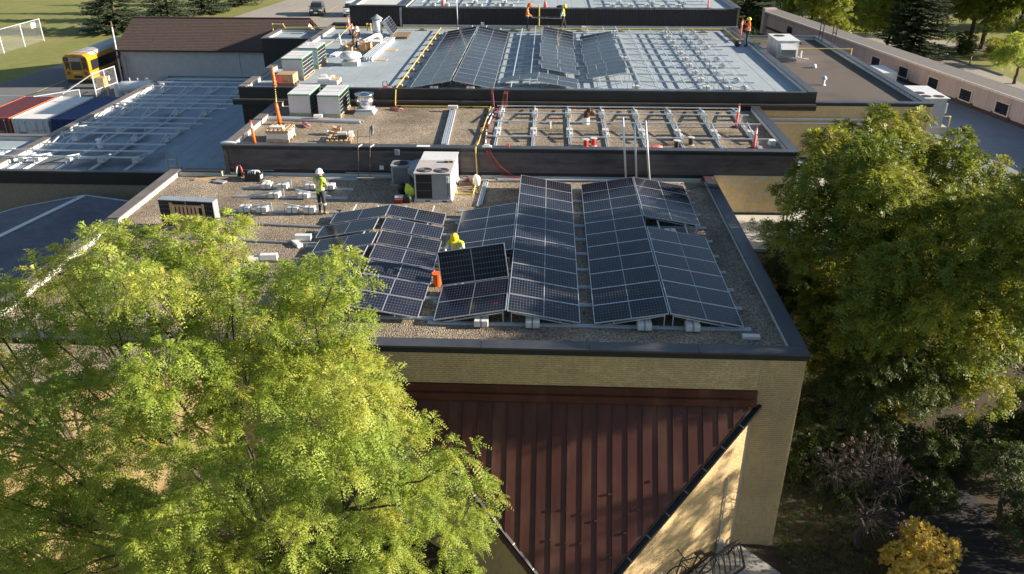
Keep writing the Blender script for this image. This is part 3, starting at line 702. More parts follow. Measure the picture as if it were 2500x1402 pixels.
def lay(n, rows, side, xe, y0, z, arr, jit=0.0, pitch=PITCH, gapj=0.0):
    for i in rows:
        dx = random.uniform(-jit,jit); dt = random.uniform(-.007,.007); y = y0 + i*pitch + random.uniform(-gapj,gapj)
        mw = (west if side == 'left' else east)(xe, y, z, dx, dt)
        panel(mw, '%s solar panel from the front on the %s slope of the %s' % (ORD[i], side, arr), 'panels of the '+arr)

ROOFA = 'near gravel roof'
A3, A2, A1 = 'rightmost near array', 'middle near array', 'leftmost near array'
lay(11, range(11), 'left', 0.0, 0.0, .15, A3)
lay(11, [0,1,2,3,4,5,7,8,9,10], 'right', 2*CW+.03, 0.0, .15, A3)
X2 = -2.4707
lay(11, range(11), 'right', X2+CW, .005, .15, A2)
lay(11, [0,1,4,5,6,7], 'left', X2-CW-.03, .005, .15, A2)
# the panel being lowered into place by the worker
panel(frame((X2-CW-.05, 2*PITCH+.02, .16+.03), (math.cos(TH),0,math.sin(TH)), (.09,math.cos(1.13),math.sin(1.13))), 'dark solar panel held upright by the worker in the yellow helmet')
for i, (yf, dxr, dxl) in enumerate(((.11,0,0),(1.17,.03,-.05),(2.24,.07,.04),(3.38,.02,.0),(4.56,.02,.10),(5.78,-.05,-.10),(7.08,-.12,.08))):
    panel(east(-5.03+dxr, yf, .15), '%s solar panel from the front on the right slope of the %s' % (ORD[i], A1), 'panels of the '+A1)
    panel(west(-9.36+dxl, yf-.10+(.0 if i<5 else .02), .15), '%s solar panel from the front on the left slope of the %s' % (ORD[i], A1), 'panels of the '+A1)

# ---------------- racking
def ballast(c, along='x', n=2, z=0, label='', group='', lx=.19, ly=.36, h=.19):
    r = empty('ballast_block', (c[0],c[1],z), 0 if along == 'x' else math.pi/2, label, 'ballast block', group)
    me = shared(('ballast',lx,ly,h), lambda: MB().box(-lx/2,lx/2,-ly/2,ly/2,0,h).mesh('block', M['white_block'], bevel=.008))
    st = shared(('bstrap',ly,h), lambda: MB().box(-.022,.022,-ly/2-.004,ly/2+.004,.0,h+.006).mesh('strap', M['strap']))
    for i in range(n): link('block', me, r, ((i-(n-1)/2)*(lx+.012), 0, 0))
    link('strap', st, r)
    return r

def rack(label, group=None): return empty('racking_frame', (0,0,0), 0, label, 'racking', group)
GAL = M['galv']
def tent_supports(r, xl, xr, y, z0, right=True, left=True, xrail=()):
    """low-to-ridge supports standing on one base rail"""
    xm = (xl+xr)/2
    if left: bar((xl+.25,y,z0+.07),(xm-.12,y,z0+.42),.025,.035,GAL,'support',r); bar((xm-.12,y,z0+.06),(xm-.12,y,z0+.44),.025,.025,GAL,'upright',r)
    if right: bar((xr-.25,y,z0+.07),(xm+.12,y,z0+.42),.025,.035,GAL,'support',r); bar((xm+.12,y,z0+.06),(xm+.12,y,z0+.44),.025,.025,GAL,'upright',r)

# near roof: base rails crossing under the two right arrays
rk = rack('galvanised racking under the two right arrays on the near roof')
for i, y in enumerate((.10,1.35,2.55,3.8,5.05,6.3,7.55,8.8,10.1,11.4)):
    bar((-4.75 if y < 9 else -2.6,y,.035),(4.42,y,.035),.11,.06,GAL,'base_rail',rk,'chan')
    tent_supports(rk, 0.0, 4.17, y, 0); tent_supports(rk, X2-CW, X2+CW, y, 0, left=y < 9)
for xa, z in ((.55,.21),(1.55,.38),(2.6,.38),(3.6,.21),(X2+.5,.39),(X2+1.5,.22),(X2-.55,.38),(X2-1.5,.21)):
    bar((xa,.05,z-.03),(xa,11.6 if xa > -2.6 else 8.6,z-.03),.04,.045,GAL,'upper_rail',rk)
for i, (xx, nm) in enumerate(((-3.2,'left'),(-1.75,'right'),(1.4,'left'),(2.75,'right'))):
    ballast((xx,.02), 'x', 2, .065, 'white ballast block at the front edge under the %s slope of the %s' % (nm, A2 if i < 2 else A3), 'front ballast')
ballast((3.0,6.75), 'x', 2, .065, 'ballast block in the open bay of the rightmost near array', 'bay ballast')
MB().lathe([(.05,0),(.05,.42),(.035,.42),(.035,.30)], (3.95,6.95,0), 12).build('vent_stub', M['galv']); tag(bpy.data.objects['vent_stub'], 'short grey vent stub beside the open bay of the right array', 'vent pipe')
rk1 = rack('galvanised racking under the leftmost near array')
for y in (.35,1.6,2.8,4.0,5.3,6.5,7.9):
    bar((-9.7,y,.035),(-4.6,y,.035),.11,.06,GAL,'base_rail',rk1,'chan'); tent_supports(rk1,-9.4,-5.05,y,0)
for xa, z in ((-8.7,.24),(-7.75,.40),(-6.7,.40),(-5.7,.24)):
    bar((xa,.1,z-.03),(xa,8.9 if xa > -6 or xa < -8 else 8.4,z-.03),.04,.045,GAL,'upper_rail',rk1)
# near roof: half-built rows at the back left
for j, (y, bl, nm) in enumerate(((8.48,(-12.89,-12.22,-11.04,-10.4),'front'),(10.05,(-12.22,-11.05),'middle'),(11.10,(-12.86,-12.2,-11.05,-10.27),'rear'))):
    r = rack('%s base rail with tilted supports behind the locust on the near roof' % nm, 'half-built rows')
    bar((-13.87,y,.035),(-9.33,y,.035),.12,.06,GAL,'base_rail',r,'chan')
    bar((-13.3,y-.02,.08),(-11.85,y-.02,.36),.03,.07,GAL,'support',r); bar((-11.86,y-.02,.06),(-11.86,y-.02,.38),.025,.025,GAL,'upright',r)
    bar((-11.38,y-.02,.36),(-9.95,y-.02,.08),.03,.07,GAL,'support',r); bar((-11.37,y-.02,.06),(-11.37,y-.02,.38),.025,.025,GAL,'upright',r)
    for q, x in enumerate(bl):
        ballast((x,y-.03), 'x', 2, .062, '%s white ballast block on the %s base rail near the white-helmeted worker' % (ORD[q], nm), 'ballast on half-built rows')
for q, (p0, p1) in enumerate((((-13.6,7.35,.04),(-9.55,7.02,.04)),((-14.2,5.85,.04),(-9.35,5.5,.04)),((-13.2,4.2,.04),(-9.3,4.0,.04)),((-12.6,2.6,.04),(-9.4,2.5,.04)))):
    o = bar(p0, p1, .12, .06, M['galv_dark'], 'base_rail', None); tag(o, '%s loose grey base rail from the worker, left of the array' % ORD[q], 'rail', 'loose rails')
for q, (x, y, rz, h) in enumerate(((-9.9,5.75,.05,.2),(-10.05,5.45,-.9,.12),(-10.6,4.1,.1,.19),(-11.0,4.05,.3,.12))):
    m = MB().box(-.28,.28,-.1,.1,0,h); o = m.build('paving_block', M['white_block'], bevel=.008); o.location = (x,y,.075 if q != 1 else .0); o.rotation_euler = (0,0,rz)
    tag(o, ['white block lying on the loose rail beside the left array','white block leaning by the loose rail beside the left array','white block half hidden by the locust leaves','flat white block behind the locust leaves'][q], 'block', 'loose white blocks')
o = MB().box(-.24,.24,-.09,.09,0,.1).build('paving_block', M['white_block'], bevel=.006); o.location = (4.32,-.34,.0); o.rotation_euler = (0,0,-.03)
tag(o, 'single white block on gravel near the front right parapet', 'block')

# far large roof (R3)
F = Z3+.012
A4, A5, A6 = 'leftmost far array', 'middle far array', 'rightmost far array'
EZ = F+.19
lay(16, range(16), 'left', -8.42, 20.98, EZ, A4)
lay(16, range(16), 'right', -4.18, 20.98, EZ, A4)
panel(west(-3.95, 22.25, EZ), 'lone solar panel on the bare left slope rails of the middle far array')
lay(16, [0,1,3,4,5,6,7,8,9,10,11,12,13,14,15], 'right', .18, 21.1, EZ, A5, jit=.10, gapj=.012)
lay(16, [2,3,4,5,6,7,8,9,10,11,12,13], 'left', .66, 21.3, EZ, A6, jit=.09, gapj=.012)
rk3 = rack('galvanised racking spread over the large membrane roof')
BY = [21.85+1.855*i for i in range(10)]
for i, y in enumerate(BY):
    bar((-8.7,y,F+.03),(9.45+.1*random.random(),y,F+.03),.12,.055,GAL,'base_rail',rk3,'chan')
    for xl, xr in ((-8.4,-4.2),(-3.95,.2),(.66,4.85),(5.25,9.0)): tent_supports(rk3, xl, xr, y, F)
for xa, z in ((-7.8,.28),(-6.8,.44),(-5.8,.44),(-4.8,.28),(-3.3,.28),(-2.35,.44),(-1.45,.44),(-.45,.28),(1.25,.28),(2.3,.44),(3.2,.44),(4.15,.28),(5.6,.28),(6.7,.44),(7.75,.44),(8.55,.28)):
    bar((xa,20.98,F+z),(xa,39.0,F+z),.045,.05,GAL,'upper_rail',rk3)
for i, y in enumerate(BY):
    for x, nm in ((6.62,'left'),(7.78,'middle'),(8.52,'right')):
        if (i in (2,5) and nm == 'right'): continue
        ballast((x+random.uniform(-.04,.04),y-.02), 'x', 2, F+.06, 'white ballast block on the %s base rail from the front, %s column, bare racking' % (ORD[i], nm), 'ballast on bare far racking', h=.18, lx=.16, ly=.28)
    if i in (0,4,8,9):
        ballast((3.05,y-.02), 'x', 2, F+.06, 'white ballast block on the %s base rail beside the rightmost far array' % ORD[i], 'ballast on bare far racking', h=.18, lx=.16, ly=.28)
for i, (x, nm) in enumerate(((-7.2,'left'),(-5.35,'right'))):
    ballast((x,21.1), 'x', 2, F+.06, 'white ballast block under the front edge of the leftmost far array, %s one' % nm, 'front ballast far', h=.22)

# middle gravel roof (R2): rails along X, base rails along Y
rk2 = rack('galvanised racking of the middle gravel roof')
ZB = Z2
bx = [-3.67+i*1.617 for i in range(8)]
for x in bx: bar((x,13.75,ZB+.035),(x,20.3,ZB+.035),.11,.06,GAL,'base_rail',rk2,'chan')
for y, z, cut in ((20.05,.22,None),(18.0,.42,None),(16.45,.42,(-1.85,-1.1)),(14.75,.22,(-1.85,-1.1))):
    if cut: bar((-3.95,y,ZB+z),(cut[0]+.45,y,ZB+z),.05,.05,GAL,'upper_rail',rk2); bar((-.55,y,ZB+z),(8.2,y,ZB+z),.05,.05,GAL,'upper_rail',rk2)
    else: bar((-3.95,y,ZB+z),(8.0,y,ZB+z),.05,.05,GAL,'upper_rail',rk2)
for i, x in enumerate(bx):
    bar((x,20.2,ZB+.2),(x,17.7,ZB+.42),.04,.05,GAL,'support',rk2); bar((x,14.6,ZB+.2),(x,16.7,ZB+.42),.04,.05,GAL,'support',rk2)
    bar((x,17.75,ZB+.06),(x,17.75,ZB+.42),.04,.04,GAL,'upright',rk2); bar((x,16.6,ZB+.06),(x,16.6,ZB+.42),.04,.04,GAL,'upright',rk2)
    for (y, nm) in ((19.35,'rear'),(18.65,'rear inner'),(15.95,'front inner'),(15.25,'front')):
        ballast((x,y), 'y', 2, ZB+.065, 'white ballast block, %s of its row, %s base rail from the left, middle roof' % (nm, ORD[i]), 'ballast on the middle roof', h=.19, lx=.15, ly=.28)

# lower left roof (R5)
rk5 = rack('galvanised racking on the lower left wing roof')
B5 = [-31.6,-30.1,-28.35,-27.55,-25.9,-24.2,-22.4]
for i, x in enumerate(B5):
    bar((x,17.75,Z5+.04),(x,21.2 if i < 2 else 37.6,Z5+.04),.14,.07,GAL,'base_rail',rk5,'chan')
R5Y = [37.2,35.5,34.25,32.5,31.4,29.7,28.55,26.9,25.7,24.1,23.0,21.5,20.3,18.7]
for i, y in enumerate(R5Y):
    x0 = -28.75
    if i >= 12: x0 = -33.2
    x1 = [-19.2,-19.6,-19.8,-20.3,-20.4,-20.9,-21.1,-21.4,-21.5,-21.6,-21.8,-21.9,-22.0,-22.0][i]
    bar((x0+random.uniform(0,.5),y,Z5+(.42 if i%4 in (1,2) else .25)),(x1,y,Z5+(.42 if i%4 in (1,2) else .25)),.07,.07,GAL,'upper_rail',rk5)
for k in range(7):
    y0, y1 = R5Y[2*k], R5Y[2*k+1]; hi, lo = (y1, y0) if k % 2 == 0 else (y0, y1)
    for i, x in enumerate(B5):
        if i < 2 and k < 6: continue
        bar((x,lo,Z5+.1),(x,hi,Z5+.42),.05,.06,GAL,'support',rk5); bar((x,hi,Z5+.06),(x,hi,Z5+.42),.04,.04,GAL,'upright',rk5)
        if (i+k) % 2 == 0 or (i == 6) or (k == 6):
            ballast((x+.02,hi+(.28 if lo > hi else -.28)), 'y', 1, Z5+.065, 'grey-white ballast block, %s row from the front, %s rail from the left, lower wing' % (ORD[6-k], ORD[i]), 'ballast on the lower wing', h=.24, lx=.26, ly=.30)

# rear roof (R4) racking, just in view
rk4 = rack('galvanised racking on the rear roof behind the corrugated wall')
for y in (41.5,43.2,45.0,46.8): bar((-11.4,y,Z4+.04),(-3.2,y,Z4+.04),.12,.055,GAL,'base_rail',rk4,'chan'); bar((1.9,y,Z4+.04),(10.2,y,Z4+.04),.12,.055,GAL,'base_rail',rk4,'chan')
for x in (-10.6,-9.5,-8.2,-7.0,-6.0,-4.8,-3.7,2.6,3.7,5.0,6.1,7.2,8.4,9.4): bar((x,41.0,Z4+.36),(x,50,Z4+.36),.045,.05,GAL,'upper_rail',rk4)
for i, (x, y) in enumerate(((-9.9,41.5),(-8.9,41.5),(-7.6,41.5),(-6.5,41.5),(-5.2,41.5),(-4.2,41.5),(3.1,41.5),(4.4,41.5),(5.6,41.5),(6.7,41.5),(7.8,41.5),(-9.4,43.2),(-7.0,43.2),(-4.8,43.2),(3.7,43.2),(6.1,43.2),(8.4,43.2))):
    ballast((x,y), 'x', 2, Z4+.07, 'white ballast block on rear roof, %s from the left in the %s row' % (ORD[i if i < 11 else i-11], 'near' if i < 11 else 'second'), 'ballast on the rear roof', h=.2)
# ================================================================== ROOF EQUIPMENT AND MATERIALS
def one(m, name, mat, label, cat, loc=(0,0,0), rz=0, group=None, smooth=False, bevel=0.0):
    o = m.build(name, mat, None, smooth, bevel, loc); o.rotation_euler = (0,0,rz); tag(o, label, cat, group); return o

def text(s, size, mat, parent, mw, name='lettering', ext=.002, align='CENTER'):
    c = bpy.data.curves.new(name, 'FONT'); c.body = s; c.size = size; c.extrude = ext; c.align_x = align; c.align_y = 'CENTER'
    tmp = bpy.data.objects.new(name, c); COL.objects.link(tmp); dg = bpy.context.evaluated_depsgraph_get(); dg.update(); me = bpy.data.meshes.new_from_object(tmp.evaluated_get(dg)); bpy.data.objects.remove(tmp); me.materials.clear(); me.materials.append(mat); return link(name, me, parent, mw=mw)

def pallet_parts(r, w, d, h=.13, mat=None, n=6, z=0.0):
    mat = mat or M['pallet']
    for i in range(3): MB().box(-w/2,w/2,-d/2+i*(d-.09)/2,-d/2+i*(d-.09)/2+.09,z+.02,z+h-.022).build('bearer', mat, r)
    for i in range(n):
        x = -w/2 + i*(w-.1)/(n-1)
        me = shared(('slat',d,mat.name), lambda: MB().box(0,.1,-d/2,d/2,0,.02).mesh('slat', mat)); link('slat', me, r, (x,0,z+h-.02))
        if i % 2 == 0: link('slat', me, r, (x,0,z))

# rooftop air conditioner on the near roof
ac = empty('air_conditioner', (0,0,0), 0, 'large rooftop air conditioner with two top fans and toolbox on it', 'air conditioner')
ax0, ax1, ay0, ay1 = -6.60, -5.14, 9.86, 12.72
MB().box(ax0+.02,ax1-.02,ay0+.03,ay1,.09,1.13).build('cabinet', M['white_metal'], ac)
MB().box(ax0,ax1,ay0,11.55,1.131,1.165).build('top_panel', M['pinkish_metal'], ac)
MB().box(ax0+.02,ax1+.02,11.56,ay1+.03,1.131,1.155).build('top_panel', M['white_metal'], ac)
MB().box(ax0-.02,ax1+.02,ay0-.02,ay1,0.0,.085).build('base_rail', M['white_metal'], ac)
for x in (-6.08,-5.42): MB().box(x-.1,x+.1,ay0-.026,ay0-.021,.02,.07).build('fork_slot', M['black'], ac)
cl = MB().box(ax0+.08,-5.90,ay0+.012,ay0+.029,.12,1.11).build('coil_grille', M['dark_grille'], ac)
for i in range(30): MB().box(ax0+.09,-5.91,ay0+.006,ay0+.0115,.13+i*.0327,.138+i*.0327).build('fin', M['grey_metal'] if i%10==0 else M['dark_grille'], cl)
MB().box(-5.89,ax1-.04,ay0+.010,ay0+.029,.10,1.12).build('door_panel', M['grey_metal'], ac)
MB().box(-5.32,-5.22,ay0-.05,ay0+.009,.80,1.05).build('disconnect_box', M['white_metal'], ac)
MB().tube([(-5.27,ay0-.02,.8),(-5.27,ay0-.02,.25),(-5.20,ay0-.05,.1),(-5.05,ay0-.06,.02)], .012, 6).build('cable', M['black'], ac)
for k, (fx, fy) in enumerate(((-6.22,10.28),(-5.55,10.26))):
    f = MB().lathe([(.30,1.166),(.30,1.176),(.27,1.176),(.27,1.10),(.0,1.10)], (fx,fy,0), 24).build('fan', M['dark_grille'], ac)
    b = MB()
    for q in range(4): b.obox((fx,fy,1.12),Vector((math.cos(q*1.571+k),math.sin(q*1.571+k),0))*.25,Vector((-math.sin(q*1.571+k),math.cos(q*1.571+k),0))*.12+Vector((0,0,.03)),(0,0,.006))
    b.build('blade', M['grey_metal'], f)
    g = MB()
    for q in range(1,5): g.tube([(fx+.06*q*math.cos(t*.4488),fy+.06*q*math.sin(t*.4488),1.178) for t in range(15)], .004, 4)
    g.build('guard', M['grey_metal'], f)
MB().add([(ax0-.42,11.0,.92),(ax0+.02,11.0,1.05),(ax0+.02,12.2,1.05),(ax0-.42,12.2,.92),(ax0+.02,11.0,.35),(ax0+.02,12.2,.35),(ax0-.42,11.0,.80),(ax0-.42,12.2,.80)],[(0,1,2,3),(0,6,4,1),(3,2,5,7),(0,3,7,6),(6,7,5,4)]).build('air_hood', M['grey_metal'], ac)
for yy in (10.4,11.0,11.6,12.2): MB().box(ax1-.019,ax1-.012,yy,yy+.012,.1,1.12).build('panel_seam', M['grey_metal'], ac)
tb = empty('toolbox', (-5.38,11.32,1.166), .05, 'open yellow and black toolbox on top of the air conditioner', 'toolbox')
MB().box(-.17,.17,-.1,.1,0,.07).build('tray', M['black'], tb, bevel=.006); MB().box(-.175,.175,-.105,.105,.071,.10).build('lid', M['pale_roof'], tb, bevel=.006); MB().box(-.03,.03,-.125,-.106,.02,.08).build('latch', M['yellow_pipe'], tb)
# condenser behind it
cd = empty('condenser', (-7.45,12.05,0), 0, 'round-cornered grey condenser unit left of the large air conditioner', 'condenser')
pr = []
for cx_, cy_, a0 in ((.27,.27,0),(-.27,.27,90),(-.27,-.27,180),(.27,-.27,270)):
    for k in range(4): pr.append((cx_+.12*math.cos(math.radians(a0+k*30)), cy_+.12*math.sin(math.radians(a0+k*30))))
MB().prism(pr, .06, .80).build('cabinet', M['grey_metal'], cd); MB().prism([(x*1.05,y*1.05) for x,y in pr], .801, .85).build('top_rim', M['grey_metal'], cd)
fc = MB().lathe([(.30,.851),(.30,.862),(.0,.862)], (0,0,0), 20).build('fan', M['dark_grille'], cd)
for i in range(16): MB().box(-.30,.30,-.397,-.391,.1+i*.042,.115+i*.042).build('louvre', M['black'], cd)
MB().box(-.45,.45,-.45,.45,0,.055).build('base_pad', M['concrete'], cd)
one(MB().box(-.1,.1,-.05,.05,0,.24), 'junction_box', M['grey_metal'], 'grey junction box on the dark siding above the condenser', 'box', (-7.75,12.84,.95))
one(MB().box(-.09,.09,-.03,.03,0,.17), 'power_outlet', M['white'], 'white twin outlet box on the dark siding', 'outlet', (-8.45,12.85,.30))
# cooler, bag, vest
co = empty('cooler', (-7.2,9.78,0), .05, 'small red cooler box with white lid', 'cooler')
MB().box(-.16,.16,-.11,.11,0,.15).build('body', M['red'], co, bevel=.012); MB().box(-.165,.165,-.115,.115,.151,.165).build('band', M['white'], co); MB().box(-.16,.16,-.11,.11,.166,.20).build('upper_body', M['red'], co, bevel=.01); MB().box(-.165,.165,-.115,.115,.201,.26).build('lid', M['white'], co, bevel=.014); MB().tube([(-.17,0,.17),(-.17,0,.28),(.17,0,.28),(.17,0,.17)],.008,6).build('handle', M['white'], co)
def blob(name, mat, c, r, label=None, cat=None, parent=None, seed=1, amp=.25, sub=3):
    bm = bmesh.new(); bmesh.ops.create_icosphere(bm, subdivisions=sub, radius=1.0); rs = np.random.default_rng(seed); f = rs.normal(size=(5,3))*2.2; ph = rs.uniform(0,6,5)
    for v in bm.verts:
        d = sum(math.sin(v.co.dot(Vector(f[k]))+ph[k]) for k in range(5))/5
        v.co = Vector((v.co.x*r[0],v.co.y*r[1],max(-.95,v.co.z)*r[2]))*(1+amp*d)
    me = bpy.data.meshes.new(name); bm.to_mesh(me); bm.free(); me.materials.append(mat); me.polygons.foreach_set('use_smooth',[True]*len(me.polygons))
    o = link(name, me, parent, c)
    if label: tag(o, label, cat)
    return o
blob('backpack', M['black'], (-6.86,9.72,.17), (.17,.14,.18), 'black bag on the gravel beside the red cooler', 'bag', seed=3)
blob('backpack', M['black'], (-7.22,10.75,.22), (.18,.16,.25), 'black rucksack behind the red cooler', 'bag', seed=5)
blob('safety_vest', M['hivis_y'], (-6.80,9.98,.42), (.17,.10,.24), 'crumpled green safety vest hung against the air conditioner', 'vest', seed=8, amp=.5)
# tools right of it
sw = empty('circular_saw', (-4.86,11.9,0), .4, 'grey and red power saw on blocks beside the air conditioner', 'power saw')
MB().lathe([(.12,0),(.14,.02),(.14,.06),(.1,.07)], (0,0,.22), 16).build('blade_guard', M['grey_metal'], sw); MB().box(-.05,.25,-.05,.05,.16,.27).build('motor', M['red'], sw, bevel=.012); MB().tube([(-.1,0,.25),(.0,0,.38),(.18,0,.34),(.24,0,.24)],.02,6).build('handle', M['black'], sw); MB().box(-.2,.3,-.14,.14,0,.15).build('stand', M['old_wood'], sw)
blob('plastic_bag', M['reflective'], (-4.30,11.85,.24), (.17,.13,.26), 'clear plastic bag by the yellow gas pipe', 'bag', seed=12, amp=.4)
for q, (x, y, rz) in enumerate(((-4.75,11.3,.25),(-4.5,11.0,-.3),(-4.55,11.55,.1))):
    one(MB().box(-.3,.3,-.05,.05,0,.06), 'timber_offcut', M['old_wood'], '%s timber offcut from the wall, beside the gas pipe' % ORD[2-q], 'timber', (x,y,0), rz, 'timber offcuts')
# gas pipes
def pipe(pts, r, label, mat=None, fit=True):
    p = empty('gas_pipe', (0,0,0), 0, label, 'pipe'); m = mat or M['yellow_pipe']
    for a, b in zip(pts, pts[1:]): MB().tube([a,b], r, 8).build('pipe_length', m, p)
    for q in pts[1:-1]: MB().lathe([(r*.6,-r*1.5),(r*1.4,-r*.9),(r*1.4,r*.9),(r*.6,r*1.5)], q, 8).build('elbow', m, p)
    return p
def sleeper(x, y, z, k, rz=0, grp='pipe supports'):
    s = empty('pipe_support', (x,y,z), rz, k, 'pipe support', grp)
    MB().box(-.3,.3,-.14,.14,0,.05).build('base_board', M['old_wood'], s); MB().box(-.14,.14,-.12,.12,.051,.13).build('block', M['pallet'], s); MB().box(-.05,.05,-.14,.14,.131,.16).build('saddle', M['galv_dark'], s)
p1 = pipe([(-9.12,39.35,Z3+.20),(-9.12,21.0,Z3+.20),(-9.12,20.74,Z3+.12),(-9.12,20.44,1.27),(-9.12,20.44,1.10)], .03, 'yellow gas pipe running along the left side of the far arrays')
for i in range(9): sleeper(-9.12, 22.0+i*1.95, Z3+.012, 'wooden pipe support, %s from the front along the long yellow pipe' % ORD[i])
p2 = pipe([(-9.12,20.40,1.12),(-4.30,20.40,1.12),(-4.42,14.2,1.12),(-4.42,12.86,1.30),(-4.36,12.76,.22),(-4.36,12.6,.08),(-4.36,10.7,.06),(-5.02,10.7,.06),(-5.08,10.9,.25)], .03, 'yellow gas pipe crossing the middle roof down to the air conditioner')
p3 = pipe([(-21.35,39.9,Z3-.3),(-21.35,39.9,2.0),(-20.6,39.9,2.0),(-20.4,39.7,Z3+.1),(-15.9,39.55,Z3+.2),(-9.12,39.4,Z3+.2),(10.9,39.75,Z3+.2),(10.95,35.6,Z3+.2),(13,35.3,Z3+.2)], .045, 'yellow gas pipe along the foot of the corrugated wall')
p4 = pipe([(-2.15,40.40,Z3+.22),(-2.15,40.40,Z4+.25),(-2.15,41.0,Z4+.25)], .04, 'upright yellow gas pipe against the corrugated wall')
p5 = pipe([(12.2,34.6,1.55),(18.15,34.6,1.55),(18.15,34.6,.4)], .032, 'yellow gas pipe across the brown roof')
for i, x in enumerate((-18.5,-10.4,-7.2,-4.0,.8,3.6,6.9,9.4)): sleeper(x, 39.45, Z3+.012, 'wooden pipe support, %s from the left at the corrugated wall' % ORD[i], grp='pipe supports at the wall')
for i, y in enumerate((38.1,36.4)): sleeper(10.93, y, Z3+.012, 'wooden pipe support, %s from the wall on the right yellow pipe' % ORD[i], 1.57, grp='pipe supports right')
for i, (x, y) in enumerate(((-8.9,20.4),(-5.3,20.4),(-4.34,18.9),(-4.37,17.0))):
    one(MB().box(-.16,.16,-.07,.07,0,.05).box(-.06,.06,-.05,.05,.05,.09), 'rubber_pipe_foot', M['black'], 'black rubber pipe foot, %s along the middle roof pipe' % ORD[i], 'pipe support', (x,y,Z2), 0, 'rubber pipe feet')
gv = pipe([(-14.2,38.6,Z3+.1),(-14.2,38.6,Z3+.55),(-13.95,38.6,Z3+.55),(-13.95,38.6,Z3+.1)], .05, 'yellow gooseneck vent near the tall white flue')
# loose rails, strips, poles
def bundle(a, b, n, label, mat=None, w=.09, h=.05, grp=None, stack=1):
    r = empty('rail_bundle', (0,0,0), 0, label, 'rails', grp); a, b = Vector(a), Vector(b); d = (b-a).normalized(); s = Vector((-d.y,d.x,0))
    for k in range(stack):
        for i in range(n):
            j = d*random.uniform(-.12,.12); off = s*((i-(n-1)/2)*(w+.008)) + Vector((0,0,k*(h+.004)))
            bar(a+off+j, b+off+j, w, h, mat or M['galv'], 'rail', r, 'chan')
    return r
bundle((-3.95,12.45,.04),(-4.02,9.5,.04), 2, 'pair of loose rails on the gravel right of the air conditioner')
bundle((-3.6,12.62,.03),(1.6,12.72,.03), 3, 'long pale metal strips lying along the foot of the siding', M['white_metal'], .08, .04)
bundle((-10.9,12.35,.03),(-9.5,12.4,.03), 3, 'short loose rails behind the white-helmeted worker')
bundle((-6.12,19.9,1.09),(-5.85,13.8,1.09), 3, 'loose rails laid front to back across the middle roof', stack=2)
one(MB().box(-.24,.24,-.1,.1,0,.12), 'paving_block', M['white_block'], 'white block on the rear end of the loose rails, middle roof', 'block', (-6.12,19.7,1.225), .0)
bundle((-15.0,17.95,1.09),(-10.3,17.45,1.09), 4, 'loose blue-grey rails before the wrapped panel stacks', stack=2)
one(MB().box(-.2,.2,-.11,.11,0,.13), 'paving_block', M['white_block'], 'white block resting on the rails before the panel stacks', 'block', (-12.35,17.68,1.22), .15)
bundle((-12.15,28.4,F+.04),(-11.95,35.2,F+.04), 4, 'big bundle of blue-grey rails right of the mushroom vent', w=.14, h=.09, stack=3)
bundle((-14.5,29.6,F+.05),(-13.9,35.5,F+.05), 4, 'messy rails left of the orange-vested worker', stack=2)
bundle((-13.25,33.4,F+.3),(-12.9,36.0,F+.3), 3, 'pale rails stacked behind the cardboard boxes', M['white_metal'], stack=2)
for i, (b, t) in enumerate((((1.93,12.62,.0),(1.63,12.66,2.72)),((2.37,12.62,.0),(2.13,12.66,2.44)),((2.91,12.60,.0),(2.55,12.64,2.60)))):
    o = MB().tube([b,t], .045, 10).build('steel_pole', M['galv'], None, smooth=True); tag(o, ['left','middle','right'][i]+' of three steel poles leaning against the dark siding', 'pole', 'leaning poles')
# extension ladder
ld = empty('ladder', (0,0,0), 0, 'aluminium ladder leaning on the dark siding with a rag on it', 'ladder')
bar((-9.44,12.70,0),(-9.35,12.84,2.0),.022,.035,M['old_wood'],'rail',ld); bar((-8.95,12.70,0),(-8.82,12.84,2.15),.022,.035,M['old_wood'],'rail',ld)
for i in range(6): t = .12+i*.15; bar((-9.44+.09*t,12.70+.14*t,2.0*t),(-8.95+.13*t,12.70+.14*t,2.0*t),.012,.012,M['siding'],'rung',ld)
for x in (-9.38,-8.87): bar((x,12.80,1.29),(x+.1,13.1,1.32),.05,.03,M['white_metal'],'bracket',ld)
blob('rag', M['greycloth'], (-8.74,12.86,2.0), (.07,.05,.22), 'grey rag hanging on top of the ladder', 'rag', seed=21, amp=.45)
yl_ = empty('ladder', (0,0,0), 0, 'yellow ladder standing against the lower left wing edge', 'ladder')
for x in (-19.9,-19.45): bar((x,17.1,-3.6),(x,17.28,-.62),.04,.07,M['yellow_pipe'],'rail',yl_)
for i in range(9): z = -3.4+i*.32; bar((-19.9,17.1+.06*(z+3.6),z),(-19.45,17.1+.06*(z+3.6),z),.03,.03,M['galv'],'rung',yl_)
